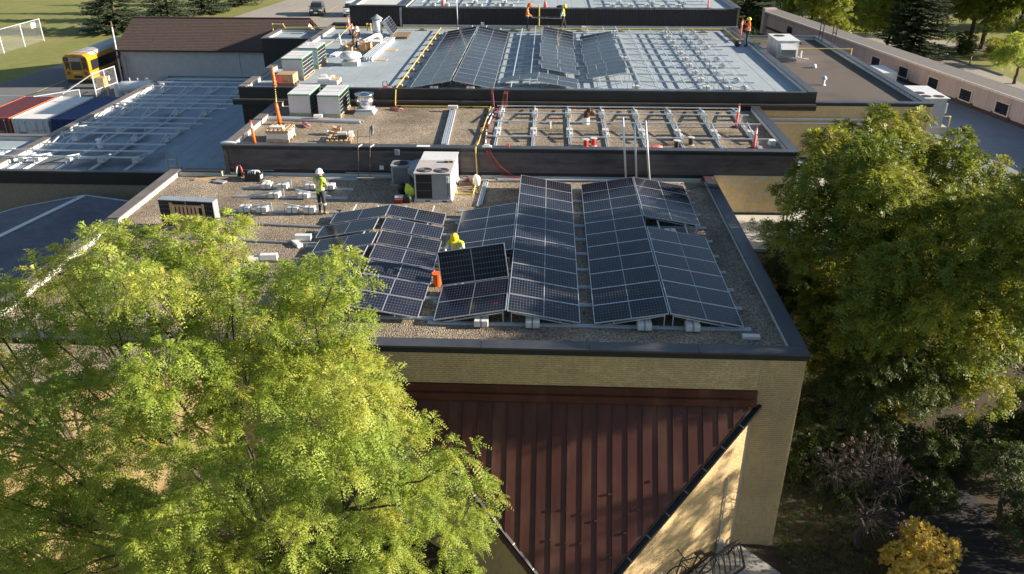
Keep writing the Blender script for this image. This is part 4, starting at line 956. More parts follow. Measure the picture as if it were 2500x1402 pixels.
# crate, backpack, timber by the siding corner
cr = empty('crate', (-13.75,12.12,0), -.1, 'black plastic crate full of white hoses', 'crate')
for a in ((-.33,.33,-.22,-.20),(-.33,.33,.20,.22),(-.33,-.31,-.2,.2),(.31,.33,-.2,.2)): MB().box(a[0],a[1],a[2],a[3],.0,.34).build('side', M['black'], cr)
MB().box(-.31,.31,-.2,.2,.0,.22).build('base', M['black'], cr)
MB().box(.331,.336,-.1,.1,.1,.26).build('sticker', M['white'], cr)
for k in range(4): MB().tube([(-.22+.1*k,-.12,.26),(-.2+.1*k,-.05,.38+.02*k),(-.05+.08*k,.06,.40),(.1+.05*k,.1,.28)], .03, 7).build('hose', M['white'], cr, smooth=True)
bk = empty('backpack', (-14.48,12.45,0), .1, 'black backpack with red straps leaning on the dark siding', 'bag')
blob('sack', M['black'], (0,0,.25), (.17,.11,.27), parent=bk, seed=31, amp=.15); MB().tube([(-.1,-.11,.08),(-.09,-.14,.3),(-.05,-.05,.5)],.02,6).build('strap', M['reflective'], bk); MB().tube([(.12,-.1,.05),(.15,-.13,.28),(.06,-.02,.52),(-.06,.0,.53)],.025,6).build('strap', M['red'], bk)
blob('hose_coil', M['white'], (-13.12,11.75,.06), (.18,.1,.07), 'white hose dropped beside the black crate', 'hose', seed=33, amp=.5)
one(MB().box(-.5,.5,-.06,.06,0,.08), 'timber_plank', M['old_wood'], 'old timber plank left of the black crate', 'plank', (-14.9,12.2,0), .25)
one(MB().box(-.6,.6,-.06,.06,0,.07), 'timber_plank', M['pallet'], 'yellowish timber plank at the roof corner left of the backpack', 'plank', (-15.7,12.15,0), .3)
one(MB().box(-.25,.25,-.14,.14,0,.05), 'board_offcut', M['grey_metal'], 'flat grey board on gravel at the roof corner', 'board', (-15.1,11.75,.02), -.3)
for i, (a, b) in enumerate((((-14.8,12.78,.22),(-13.1,12.78,.22)),((-10.0,12.78,.16),(-7.9,12.78,.16)),((-4.15,12.78,.12),(-3.3,12.78,.12)))):
    o = bar(a, b, .03, .02, M['galv'], 'termination_bar', None); tag(o, ['thin metal bar on the siding behind the black crate','thin metal bar on the siding behind the ladder','thin metal bar on the siding right of the gas pipe'][i], 'metal bar', 'termination bars')
# upright stack of panels with a pallet strapped to it
def upright_stack(loc, rz):
    r = empty('panel_stack', loc, rz, 'upright stack of solar panels with a wooden pallet against it', 'panel stack')
    for i in range(9):
        e_ = empty('panel', (0, .042*i, 0), parent=r); mw = Matrix.Translation((-1.05,.042*i,.05)) @ Matrix.Rotation(math.pi/2,4,'X')
        e_.matrix_local = mw
        for nm, me in zip(('frame','cell_sheet','back_sheet'), PM): link(nm, me, e_)
    MB().box(-1.0,1.0,-.05,.40,0,.048).build('skid', M['pallet'], r)
    for i in range(7): MB().box(-.50+i*.15,-.40+i*.15,-.105,-.085,.06,.94).build('slat', M['pallet'], r)
    for z in (.10,.50,.86): MB().box(-.50,.60,-.08,-.005,z,z+.08).build('bearer', M['pallet'], r)
    MB().box(-.62,-.50,-.06,-.003,.12,1.0).build('board', M['plywood'], r); MB().box(.61,.70,-.06,-.003,.12,1.0).build('board', M['plywood'], r)
upright_stack((-14.35,6.75,0), -.09)
pl_ = empty('pallet', (-13.3,4.6,0), .2, 'wooden pallet half hidden by locust leaves on the near roof', 'pallet'); pallet_parts(pl_, 1.1, 1.1)
# ---------------- wrapped panel stacks
def panel_stack(x0, x1, y0, y1, z, h, label, show=True):
    r = empty('panel_stack', (0,0,0), 0, label, 'panel stack', 'wrapped panel stacks')
    pr_ = empty('pallet', ((x0+x1)/2,(y0+y1)/2,z), parent=r); pallet_parts(pr_, x1-x0+.06, y1-y0+.06, n=7)
    z0 = z+.135
    MB().box(x0,x1,y0,y1,z0,z0+h).build('wrapped_front', M['stack_side'], r)
    MB().box(x0-.012,x1+.012,y0-.012,y1+.012,z0+h+.001,z0+h+.03).build('lid', M['white_metal'], r)
    n = 5; nm = 3
    for i in range(nm):
        for k in range(n):
            ya = y0+.05+i*(y1-y0-.08)/nm; yb = ya+(y1-y0-.08)/nm-.03; za = z0+.03+k*(h-.06)/n; zb = za+(h-.06)/n-.025
            MB().box(x1+.001,x1+.008,ya,yb,za,zb).build('panel_end', M['cells_plain'], r)
    for yy in (y0+.03,y1-.03): MB().box(x1+.009,x1+.016,yy-.02,yy+.02,z0,z0+h).build('strap', M['green_strap'], r)
    MB().box(x1+.009,x1+.016,y0,y1,z0+h-.05,z0+h-.005).build('strap', M['green_strap'], r)
    MB().box(x0,x1,y0-.016,y0-.001,z0+h-.05,z0+h-.005).build('strap', M['green_strap'], r); MB().box(x0,x1,y0-.016,y0-.001,z0+.04,z0+.07).build('strap', M['green_strap'], r)
    for yy in (y0+(y1-y0)*.35,y0+(y1-y0)*.7): MB().box(x0,x1,yy-.015,yy+.015,z0+h+.031,z0+h+.035).build('band', M['grey_metal'], r)
M['cells_plain'] = plain('dark_panel_end', (.016,.016,.02), .35)
panel_stack(-13.9,-12.86,18.32,20.35,Z2,.96, 'wrapped stack of solar panels, left one on the middle roof')
panel_stack(-12.44,-11.40,18.16,20.25,Z2,.96, 'wrapped stack of solar panels beside the shiny exhaust fan')
panel_stack(-15.60,-14.50,23.25,25.35,F,1.0, 'wrapped stack of solar panels behind the big cardboard box')
panel_stack(-15.55,-14.48,26.25,28.1,F,1.0, 'rear wrapped stack of solar panels nearest the mushroom vent')
# ---------------- pallets with blocks and boxes
pb_ = empty('pallet', (-13.22,14.6,Z2), 0, 'pallet of white blocks capped by a second pallet, front left', 'pallet')
pallet_parts(pb_, 1.02, 1.05); 
for i in range(5):
    for j in range(3): MB().box(-.49+i*.197,-.49+i*.197+.19,-.5+j*.335,-.5+j*.335+.325,.132,.40).build('block', M['white_block'], pb_)
up_ = empty('upper_pallet', (0,0,.402), parent=pb_); pallet_parts(up_, 1.02, 1.05)
one(MB().box(-.3,.3,-.14,.14,0,.09), 'paving_block', M['white_block'], 'long white block on top of the capped pallet', 'block', (-13.3,14.45,Z2+.535), .0)
pc = empty('pallet', (-10.55,14.55,Z2), .05, 'low pallet carrying tool cases before the ladder', 'pallet'); pallet_parts(pc, 1.1, 1.0)
one(MB().box(-.2,.2,-.14,.14,0,.18), 'tool_case', M['black'], 'black tool case on the low pallet by the ladder', 'case', (-10.4,14.35,Z2+.132), .2, bevel=.015)
one(MB().box(-.2,.2,-.09,.09,0,.1), 'paving_block', M['white_block'], 'white block on the black tool case', 'block', (-10.42,14.4,Z2+.315), .1)
one(MB().box(-.1,.1,-.13,.13,0,.22), 'bucket_box', M['white'], 'white tub at the right end of the low pallet', 'tub', (-10.12,14.75,Z2+.132), .2, bevel=.01)
for i, (x, y, z, s, k) in enumerate(((-11.0,15.35,0,(.42,.3,.16),'lower brown carton behind the low pallet'),(-10.92,15.5,.162,(.36,.26,.14),'upper brown carton behind the low pallet'))):
    bxo = empty('carton', (x,y,Z2+z), .1*i, k, 'carton', 'brown cartons'); MB().cbox((0,0,s[2]/2), s).build('body', M['cardboard'], bxo, bevel=.006)
    for sx in (-1,1): MB().obox((0,-s[1]/2,s[2]),(sx*s[0]*.45,0,.05),(0,s[1],0),(0,0,.004)).build('flap', M['cardboard'], bxo)
blob('plastic_bag', M['white'], (-11.3,15.3,Z2+.1), (.09,.07,.13), 'small white plastic bag beside the brown cartons', 'bag', seed=41, amp=.3)
bb = empty('carton', (-15.1,22.35,F), 0, 'big brown cardboard box on a pallet beside the orange post', 'carton')
pallet_parts(bb, .95, .95, mat=M['old_wood']); MB().box(-.44,.44,-.45,.45,.135,.56).build('body', M['cardboard'], bb, bevel=.012); MB().box(-.45,.45,-.46,.46,.561,.60).build('lid', M['cardboard'], bb, bevel=.01)
MB().box(.441,.446,-.3,-.05,.2,.34).build('hand_hole', M['old_wood'], bb); MB().box(-.445,-.15,-.4545,-.4505,.2,.5).build('stain', M['pink_red'], bb)
text('STARK', .10, M['black'], bb, frame((0.0,-.4515,.25),(1,0,0),(0,0,1)))
pw = empty('pallet', (-12.85,22.2,F), 0, 'pallet of white blocks with loose blocks on top, front of far roof', 'pallet'); pallet_parts(pw, 1.1, .95, mat=M['old_wood'])
MB().box(-.52,.52,-.45,.45,.132,.34).build('block_layer', M['white_block'], pw, bevel=.01)
one(MB().box(-.26,.26,-.38,.38,0,.02), 'board_offcut', M['plywood'], 'small plywood board on the white block pallet', 'board', (-12.55,22.15,F+.345), .1)
for i, (x, y, s, k) in enumerate(((-13.05,22.0,(.62,.5,.1),'broad white block on the front white pallet'),(-13.12,22.2,(.3,.3,.1),'small white block on top of the broad white block'),(-12.72,22.42,(.2,.34,.1),'white block beside the plywood board'))):
    one(MB().cbox((0,0,s[2]/2), s), 'paving_block', M['white_block'], k, 'block', (x,y,F+.342+(.102 if i == 1 else .024 if i == 2 else 0)), .1, bevel=.006)
# boxes around the orange-vested worker
pg = empty('pallet', (-12.85,31.7,F), 0, 'pallet of opened brown cartons at the orange-vested worker', 'pallet'); pallet_parts(pg, 1.15, 1.1)
one(MB().box(-1.4,1.3,-.7,.6,0,.018), 'plywood_sheet', M['plywood'], 'plywood sheet under the cartons and pallet', 'plywood', (-13.3,31.75,F-.0), 0)
pg.location.z += .02
for i, (x, y, z, s, rz, k) in enumerate(((-12.98,31.35,.155,(.4,.34,.34),.1,'front carton on the pallet by the worker'),(-12.62,31.5,.155,(.3,.3,.4),-.2,'tall carton at the right of the pallet by the worker'),(-13.1,31.9,.155,(.42,.36,.4),.3,'rear carton on the pallet by the worker'),(-13.95,31.3,.02,(.42,.36,.42),.05,'brown carton left of the worker'),(-13.72,31.0,.02,(.3,.28,.34),-.1,'smaller carton before the worker'),(-13.95,32.2,.02,(.4,.36,.42),.2,'open carton behind the white tube'))):
    r = empty('carton', (x,y,F+z), rz, k, 'carton', 'cartons at the worker'); MB().cbox((0,0,s[2]/2), s).build('body', M['cardboard'], r, bevel=.006)
    for sx in (-1,1): MB().obox((sx*s[0]/2,-s[1]/2,s[2]),(sx*.1,0,.09),(0,s[1],0),(0,0,.004)).build('flap', M['cardboard'], r)
wp = empty('pallet', (-12.65,33.2,F), 0, 'low pallet stacked with white boards behind the cartons', 'pallet'); pallet_parts(wp, 1.1, 1.0)
for i in range(3): MB().box(-.52+.03*i,.5,-.46,.45-.04*i,.135+i*.085,.135+i*.085+.08).build('board', M['white_block'], wp)
blob('sack', M['whitecloth'], (-12.0,33.4,F+.14), (.28,.22,.16), 'crumpled pale sack beside the white boards', 'sack', seed=51, amp=.3)
for i, (x, y) in enumerate(((-11.35,32.0),(-11.4,28.95))):
    one(MB().box(-.36,.36,-.3,.3,0,.025), 'plywood_offcut', M['plywood'], ['rear','front'][i]+' plywood offcut right of the rail bundle', 'plywood', (x,y,F), -.05)
# tilted stack on brown pallet, flue, vents
bp_ = empty('pallet', (-11.55,36.9,F), 0, 'pallet under brown weathered sheeting at the foot of the tilted panels', 'pallet'); pallet_parts(bp_, 1.2, 1.9, mat=M['old_wood']); MB().box(-.62,.62,-.97,.97,.131,.16).build('sheeting', M['old_wood'], bp_)
tp = empty('panel_stack', (0,0,0), 0, 'stack of solar panels tipped up on edge beside the white flue', 'panel stack')
for i in range(6):
    e_ = empty('panel', parent=tp); e_.matrix_local = frame((-11.95-.030*i,36.1,F+.18-.019*i+.1),(0,1,0),(-.55,0,.83))
    for nm, me in zip(('frame','cell_sheet','back_sheet'), PM): link(nm, me, e_)
fl = empty('flue', (-13.0,36.3,F), 0, 'tall white flue with conical rain cap on the far roof', 'flue')
MB().lathe([(.46,0),(.36,.3),(.34,.3)], n=24).build('flashing_cone', M['white_metal'], fl, smooth=True); MB().lathe([(.31,.28),(.31,1.18)], n=24).build('pipe', M['white_metal'], fl, smooth=True)
for z in (.38,.44): MB().lathe([(.32,z),(.335,z+.01),(.335,z+.03),(.32,z+.04)], n=24).build('band', M['grey_metal'], fl)
MB().lathe([(.25,1.18),(.25,1.27)], n=16).build('neck', M['dark_grille'], fl); MB().lathe([(.40,1.25),(.41,1.27),(.02,1.55),(.0,1.555)], n=24).build('rain_cap', M['grey_metal'], fl)
mv = empty('mushroom_vent', (-12.87,27.45,F), 0, 'white mushroom vent on a square curb', 'vent')
MB().box(-.45,.45,-.45,.45,0,.26).build('curb', M['membrane_edge'], mv); MB().lathe([(.36,.26),(.33,.36),(.42,.40)], n=28).build('throat', M['white_metal'], mv, smooth=True)
MB().lathe([(.50,.38),(.62,.44),(.63,.52),(.58,.64),(.44,.72),(.20,.75),(.0,.755)], n=32).build('hood', M['white_metal'], mv, smooth=True)
for r_ in (.25,.42): MB().tube([(r_*math.cos(t*.2618),r_*math.sin(t*.2618),.757-.06*r_) for t in range(25)], .008, 5).build('rib', M['grey_metal'], mv)
fn = empty('exhaust_fan', (-10.42,19.35,Z2), 0, 'shiny upblast exhaust fan on the middle gravel roof', 'exhaust fan')
MB().add([(-.52,-.52,0),(.52,-.52,0),(.52,.52,0),(-.52,.52,0),(-.38,-.38,.18),(.38,-.38,.18),(.38,.38,.18),(-.38,.38,.18)],[(0,1,5,4),(1,2,6,5),(2,3,7,6),(3,0,4,7),(4,5,6,7)]).build('curb', M['grey_metal'], fn)
MB().box(-.40,.40,-.40,.40,.181,.23).build('curb_cap', M['galv'], fn)
MB().lathe([(.24,.23),(.27,.3),(.40,.48),(.44,.58),(.47,.6),(.44,.62),(.44,.86),(.47,.92),(.46,.95),(.42,.9)], n=36).build('bowl', M['steel'], fn, smooth=True)
MB().lathe([(.40,.86),(.32,.9),(.16,.98),(.0,1.0)], n=28).build('motor_dome', M['steel'], fn, smooth=True); MB().tube([(-.42,-.1,.5),(-.5,-.2,.3),(-.42,-.3,.1),(-.3,-.3,.02)], .014, 6).build('cable', M['black'], fn)
MB().box(-.06,.06,-.455,-.44,.68,.78).build('plate', M['white'], fn)
# gooseneck and stubs on middle roof
gn = empty('gooseneck_vent', (.39,17.75,Z2), .3, 'brown ribbed gooseneck vent on a white base', 'vent')
MB().lathe([(.17,0),(.17,.30),(.15,.30)], n=18).build('base', M['white'], gn); pts = [(0,0,.28),(0,0,.42),(.04,0,.52),(.14,0,.60),(.26,0,.58),(.34,0,.50),(.36,0,.40)]
MB().tube(pts, .13, 14).build('elbow', M['rust_metal'], gn, smooth=True)
for k in (2,3,4,5): MB().tube([Vector(pts[k])-.012*(Vector(pts[k+1])-Vector(pts[k])).normalized(), Vector(pts[k])+.012*(Vector(pts[k+1])-Vector(pts[k])).normalized()], .142, 14).build('rib', M['old_wood'], gn)
one(MB().lathe([(.05,0),(.05,.33),(.04,.33),(.04,.28)], n=12), 'vent_stub', M['membrane_edge'], 'small pale vent stub between the rails, middle roof', 'vent pipe', (-1.3,16.9,Z2))
# delineator posts
def post(loc, label, mat, h=1.1, tilt=(0,0), base=True, r=.05, white=True):
    p = empty('marker_post', loc, 0, label, 'marker post', 'marker posts'); p.rotation_euler = (tilt[0],tilt[1],0)
    if base: MB().lathe([(.20,0),(.20,.03),(.09,.06),(.06,.07)], n=16).build('base', M['black'], p)
    MB().lathe([(r*1.35,.02),(r*1.25,.3*h),(r*1.1,.62*h),(r,.88*h),(r*.5,.9*h)], n=14).build('body', mat, p, smooth=True)
    if white: MB().lathe([(r*1.22,.66*h),(r*1.2,.80*h)], n=14).build('band', M['white'], p); MB().lathe([(r*1.3,.45*h),(r*1.28,.48*h)], n=14).build('ring', mat, p)
    MB().tube([(-.03,0,.9*h),(-.03,0,.96*h),(0,0,.99*h),(.03,0,.96*h),(.03,0,.9*h)], .012, 6).build('loop', mat, p)
    return p
post((-13.9,13.15,T2+.05), 'orange marker post at the front parapet beside the capped pallet', M['orange'], 1.02, (.0,-.06), base=False)
post((-14.0,17.0,Z2), 'orange cone post chained before the left panel stack', M['orange'], 1.12, (0,-.07), r=.075, white=False)
post((-15.52,21.5,F), 'orange cone post at the roof edge beside the big cardboard box', M['orange'], 1.1, (0,-.05), r=.075, white=False)
post((7.33,17.4,Z2), 'red and white marker post among the middle roof rails', M['pink_red'], 1.12, (0,.03))
post((7.42,14.1,Z2), 'faded pink marker post at the right front of the middle roof', M['pink_red'], 1.0, (0,.02))
post((-15.2,37.6,F), 'red and white marker post leaning near the van', M['pink_red'], 1.25, (0,-.08)); post((-14.35,34.8,F), 'orange marker post behind the orange-vested worker', M['orange'], 1.2, (0,-.02), r=.06)
post((-14.45,31.9,F), 'faded white tube post among the cartons', M['white'], 1.05, (0,-.12), base=False)
post((11.35,36.6,T3+.05), 'red and white marker post on the right parapet', M['pink_red'], 1.15, (0,.04), base=False)
post((-9.1,41.2,Z4), 'faded pink marker post on the rear roof edge', M['pink_red'], .9)
post((9.9,41.3,Z4), 'pink marker post at the right end of the rear roof', M['pink_red'], .9)
for i, (p_, rz, k) in enumerate((((-12.9,17.0,Z2+.08),-.9,'faded pink marker post lying before the panel stacks'),((-9.3,20.0,Z2+.07),-.5,'red and white tube lying right of the exhaust fan'))):
    q = post(p_, k, M['pink_red'], .85, base=False); q.rotation_euler = (math.radians(88),0,rz+math.radians(90))
q = post((3.5,13.75,Z2+.09), 'red traffic cone lying at the middle roof front edge', M['pink_red'], .95, base=False, r=.07); q.rotation_euler = (math.radians(90),0,math.radians(-88))
ch = MB()
for i in range(16):
    t = i/15; a_ = Vector((-14.05,17.0,2.12)); b_ = Vector((-15.5,21.45,2.78)); c_ = a_.lerp(b_,t) - Vector((0,0,.35*math.sin(math.pi*t))); ch.lathe([(.02,-.03),(.035,0),(.02,.03)], c_, 6)
tag(ch.build('chain', M['yellow_pipe']), 'yellow chain hanging between the two orange cone posts', 'chain')
def sag(name, pts, r, mat, label, cat):
    o = MB().tube(pts, r, 6).build(name, mat, None, smooth=True); return tag(o, label, cat)
sag('rope', [(-16.6,24.6,2.1),(-15.9,25.6,2.45),(-15.3,27.5,2.9),(-15.0,29.5,2.3),(-14.7,32.0,2.4),(-14.35,34.8,2.85)], .018, M['yellow_pipe'], 'yellow rope slung over the panel stacks to the orange post', 'rope')
# cable spools
def spool(x, y, z, mat, label):
    s = empty('cable_spool', (x,y,z), 0, label, 'cable spool', 'cable spools')
    for zz in (0,.33): MB().lathe([(.15,zz),(.15,zz+.025)], n=20).build('flange', M['pale_roof'], s)
    MB().lathe([(.095,.026),(.105,.18),(.095,.329)], n=18).build('winding', mat, s)
spool(.24,14.0,Z2,M['red'],'red cable spool, left of the red pair'); spool(.58,14.2,Z2,M['red'],'red cable spool, right of the red pair')
spool(4.12,14.0,Z2,M['black'],'black cable spool nearest the fallen cone'); spool(4.8,14.5,Z2,M['black'],'black cable spool right of the other black spool')
blob('tool_pouch', M['black'], (4.6,13.7,Z2+.04), (.2,.09,.05), 'dark tools scattered before the black spools', 'tools', seed=61, amp=.6)
one(MB().box(-.13,.13,-.16,.16,0,.2), 'paving_block', M['white_block'], 'white block at the right end of the middle roof rails', 'block', (8.35,14.75,Z2), .05)
one(MB().lathe([(.035,0),(.045,.14),(.04,.14)], n=12), 'paper_cup', M['red'], 'red and white paper cup on the middle roof parapet', 'cup', (-3.05,13.1,T2+.055))
one(MB().box(-.2,.2,-.09,.09,0,.06).box(-.12,.12,-.05,.05,.06,.12), 'gutter_bracket', M['white'], 'white plastic fitting on the parapet where red cables cross', 'fitting', (-3.95,13.0,T2+.055))
one(MB().box(-.28,.28,-.12,.12,0,.006), 'paper_sheet', M['white'], 'white sheet lying on the middle roof parapet', 'paper', (-6.65,13.05,T2+.055))
blob('rag', M['white'], (-15.0,13.1,T2+.1), (.3,.1,.06), 'white cloth heap on the left front parapet corner', 'cloth', seed=71, amp=.6)
# red and black cables
rc = empty('cable_run', (0,0,0), 0, 'red and black cables dropping from roof to roof', 'cables')
for i in range(5):
    j = (i-2)*.045; m_ = M['red_cable'] if i != 2 else M['black']
    MB().tube([(-3.5+j,20.95,1.93),(-3.55+j,20.6,1.75),(-3.62+j*1.5,20.4,1.15),(-3.95+j,19.6,1.08),(-4.2+j,17.5,1.08),(-4.15+j,15.0,1.08),(-3.95+j,13.4,1.12),(-3.92+j,13.0,1.32),(-3.85+j,12.74,1.1),(-3.5+j*1.6,12.68,.55),(-2.95+j*2,12.6,.14),(-2.0+j,12.5,.05),(-1.2+j,12.4,.04)], .009, 5).build('cable', m_, rc, smooth=True)
for i in range(3): MB().tube([(-4.3+i*.05,20.9,1.93),(-4.28+i*.05,20.5,1.8),(-4.2+i*.05,20.35,1.1)], .012, 5).build('cable', M['red_cable'] if i else M['black'], rc)
for i, (a_, b_) in enumerate((((-4.15,20.2,1.12),(-4.32,18.3,1.12)),((-4.1,19.0,1.12),(-4.2,17.2,1.12)),((-4.2,16.2,1.12),(-4.1,14.1,1.12)))):
    o = MB().tube([a_,b_], .035, 8).build('conduit', M['white']); tag(o, ['rear','middle','front'][i]+' white conduit beside the red cables, middle roof', 'conduit', 'white conduits')
wc = empty('cable_run', (0,0,0), 0, 'red and black wires looped over the right parapet corner', 'cables')
MB().tube([(5.0,12.6,.05),(5.15,12.5,.3),(5.45,12.45,.30),(5.62,12.5,.1)], .012, 5).build('cable', M['red'], wc); MB().tube([(4.2,11.5,.03),(4.8,11.9,.1),(5.05,11.3,.28),(5.5,11.1,.29),(5.64,11.0,0)], .014, 5).build('cable', M['black'], wc)
# saw by the pipe at the roof edge, orange bucket etc.
sv = empty('cut_off_saw', (-9.75,21.3,F), .2, 'orange and black cut-off saw at the roof edge', 'power saw'); MB().box(-.14,.14,-.1,.1,0,.2).build('motor', M['red'], sv, bevel=.015); MB().tube([(-.12,0,.18),(-.1,0,.42),(.08,0,.45),(.14,0,.2)], .02, 6).build('handle', M['black'], sv); MB().lathe([(.14,-.01),(.14,.01)], (.2,0,.14), 16).build('blade', M['grey_metal'], sv)
bu = empty('bucket', (-2.85,41.1,Z4), 0, 'orange bucket on the rear roof edge', 'bucket'); MB().lathe([(.13,0),(.16,.34),(.17,.34),(.165,.36),(.15,.35)], n=18).build('body', M['orange'], bu); MB().box(-.05,.05,-.165,-.15,.04,.16).build('sticker', M['white'], bu)
blob('bag', M['black'], (-.65,41.2,Z4+.1), (.28,.15,.12), 'black bag on the rear roof edge', 'bag', seed=81); blob('cloth', M['pink_red'], (-1.75,41.1,Z4+.2), (.14,.1,.28), 'pink-red cloth bundle on the rear roof edge', 'cloth', seed=83, amp=.4)
br = empty('bucket', (-4.78,2.55,0), 0, 'tall orange bucket beside the panel being lifted', 'bucket'); MB().lathe([(.12,0),(.15,.42),(.16,.43),(.13,.42)], n=18).build('body', M['orange'], br); MB().lathe([(.0,.40),(.13,.40)], n=14).build('inside', M['yellow_pipe'], br)
sag('pole', [(-8.0,40.5,1.72),(-8.07,40.5,4.6)], .035, M['white_metal'], 'tall white pole standing before the corrugated wall', 'pole')
one(MB().lathe([(.12,0),(.12,.3),(.0,.3)], n=14), 'roof_drain', M['pale_roof'], 'round pale vent cap at the ridge end of the leftmost far array', 'vent', (-6.15,39.6,F+.25))
one(MB().cbox((0,0,.12),(.3,.25,.24)), 'outlet_box', M['white'], 'small white box at the corrugated wall right of the walking worker', 'box', (1.05,40.3,F))
dv = empty('marker_tape', (0,0,0), 0, 'red tape cross mark on a middle near array panel', 'tape mark')
cxm = Vector((X2-.35,.50,.15+SH*.83+.045)); bar(cxm-Vector((.07,.05,.012)),cxm+Vector((.07,.05,.012)),.015,.003,M['red'],'tape',dv); bar(cxm+Vector((-.07,.05,-.012)),cxm+Vector((.07,-.05,.016)),.015,.003,M['red'],'tape',dv)
one(MB().box(-.035,.035,-.06,.06,0,.02), 'paper_tag', M['pink_red'], 'pink tag under the front of the leftmost far array', 'tag', (-5.6,21.0,F+.4))
# ---------------- right-hand roof units
ru = empty('air_conditioner', (0,0,0), 0, 'white rooftop unit with sloped air hood on the brown roof', 'air conditioner')
MB().box(12.75,13.95,32.0,34.6,1.2,1.42).build('curb', M['grey_metal'], ru); MB().box(12.7,14.0,32.1,34.6,1.421,2.42).build('cabinet', M['white_metal'], ru); MB().box(12.66,14.04,32.06,34.64,2.421,2.46).build('top_panel', M['white_metal'], ru)
MB().add([(12.85,31.62,1.5),(13.75,31.62,1.5),(13.75,32.09,2.35),(12.85,32.09,2.35),(12.85,31.62,2.0),(13.75,31.62,2.0),(12.85,32.09,1.5),(13.75,32.09,1.5)],[(4,5,2,3),(0,4,3,6),(1,7,2,5)]).build('air_hood', M['white_metal'], ru)
for i in range(5): MB().box(12.87,13.73,31.66+i*.06,31.72+i*.06,1.55+i*.1,1.58+i*.1).build('louvre', M['grey_metal'], ru)
MB().lathe([(.34,2.461),(.34,2.48),(.0,2.475)], (13.2,33.9,0), 20).build('fan', M['dark_grille'], ru)
for yy in (32.7,33.4): MB().box(12.694,12.699,yy,yy+.02,1.45,2.4).build('panel_seam', M['grey_metal'], ru)
MB().tube([(14.0,32.0,1.5),(14.3,31.7,1.45),(14.6,31.7,1.42)], .04, 8).build('drain_pipe', M['white'], ru); MB().tube([(14.15,31.85,1.45),(14.15,31.85,1.9)], .04, 8).build('drain_pipe', M['white'], ru)
one(MB().lathe([(.14,0),(.15,.1),(.1,.2),(.0,.24)], n=16), 'dome_vent', M['white'], 'small white dome vent on the brown roof', 'vent', (14.56,30.3,1.2), smooth=True)
v2 = empty('vent_stack', (13.75,25.7,1.2), 0, 'white capped vent stack on the brown roof', 'vent'); MB().lathe([(.14,0),(.08,.08),(.08,.34)], n=14).build('pipe', M['white'], v2); MB().lathe([(.15,.32),(.15,.40),(.06,.50),(.0,.51)], n=16).build('cap', M['galv'], v2)
ru2 = empty('air_conditioner', (0,0,0), 0, 'tall condenser with three top fans on the low right roof', 'air conditioner')
MB().box(19.3,21.0,25.7,28.8,Z6,Z6+.42).build('curb', M['concrete'], ru2); MB().box(19.35,20.7,25.75,28.7,Z6+.421,.5).build('cabinet', M['grey_metal'], ru2); MB().box(19.2,20.8,25.65,28.75,.501,.54).build('top_panel', M['white_metal'], ru2)
for fx, fy in ((19.65,26.1),(20.35,26.1),(19.6,26.9)): MB().lathe([(.28,.541),(.28,.56),(.0,.555)], (fx,fy,0), 20).build('fan', M['dark_grille'], ru2)
MB().box(20.71,20.82,25.8,26.15,-.35,.2).build('control_box', M['white_metal'], ru2)
sag('gas_pipe', [(20.8,26.2,-.6),(21.3,26.2,-.6),(21.3,26.2,Z6)], .035, M['yellow_pipe'], 'short yellow pipe at the tall condenser', 'pipe')
one(MB().box(-.15,.15,-.1,.1,0,.4), 'pipe_stand', M['black'], 'black pipe stand on the low right roof', 'pipe support', (22.0,25.9,Z6))
one(MB().box(-.5,.5,-1.3,1.3,0,1.05), 'roof_unit', M['white_metal'], 'low white box unit in front of the pink siding', 'roof unit', (21.9,38.3,Z6), 0, bevel=.02)
cg = empty('access_ladder', (0,0,0), 0, 'dark steel access ladder with guard loops at the roof edge', 'ladder')
for y in (38.2,38.9):
    MB().tube([(17.3,y,1.42),(17.3,y,2.5),(18.2,y,2.5),(18.2,y,-1.4)], .035, 6).build('rail', M['brown_base'], cg)
for z in (2.5,1.9): MB().tube([(17.3,38.2,z),(17.3,38.9,z)], .03, 6).build('rung', M['brown_base'], cg); MB().tube([(18.2,38.2,z),(18.2,38.9,z)], .03, 6).build('rung', M['brown_base'], cg)
for z in (1.3,.9,.5,.1): MB().tube([(18.2,38.2,z),(18.2,38.9,z)], .025, 6).build('rung', M['brown_base'], cg)
for i, (x, y, z) in enumerate(((25.4,34.8,.02),)):
    sag('vent_pipe', [(x+1.5,y+2,z+.1),(x+1.5,y+2,z+.75)], .05, M['black'], 'thin dark pipe on the grey shingle roof', 'vent pipe')
one(MB().box(-.9,.9,-.12,.12,0,.1), 'skylight_strip', M['low_dark_roof'], 'narrow dark strip on the grey shingle roof', 'roof strip', (28.6,27.9,.32), -1.0)
# lower left roof oddments
one(MB().lathe([(.13,0),(.13,.3),(.09,.32),(.09,.4),(.15,.42),(.15,.5),(.0,.55)], n=16), 'vent_stack', M['white'], 'white capped vent between the rails of the lower wing', 'vent', (-25.6,21.6,Z5))
pd5 = empty('pallet', (-18.0,23.6,Z5), .1, 'grey pallet pile at the foot of the black wall', 'pallet')
for k in range(3): 
    l_ = empty('pallet_layer', (0,0,k*.14), parent=pd5); pallet_parts(l_, 1.0, 1.1, mat=M['old_wood'], n=5)
one(MB().lathe([(.12,0),(.14,.1),(.05,.16),(.0,.17)], n=14), 'dome_vent', M['white'], 'small white vent beside the grey pallet pile', 'vent', (-18.9,24.6,Z5), smooth=True)
bar_ = MB().tube([(-19.0,16.9,-2.3),(-19.5,16.0,-3.6)], .07, 8); tag(bar_.build('downpipe', M['grey_metal']), 'pair of grey pipes on the brown brick wall', 'pipe')

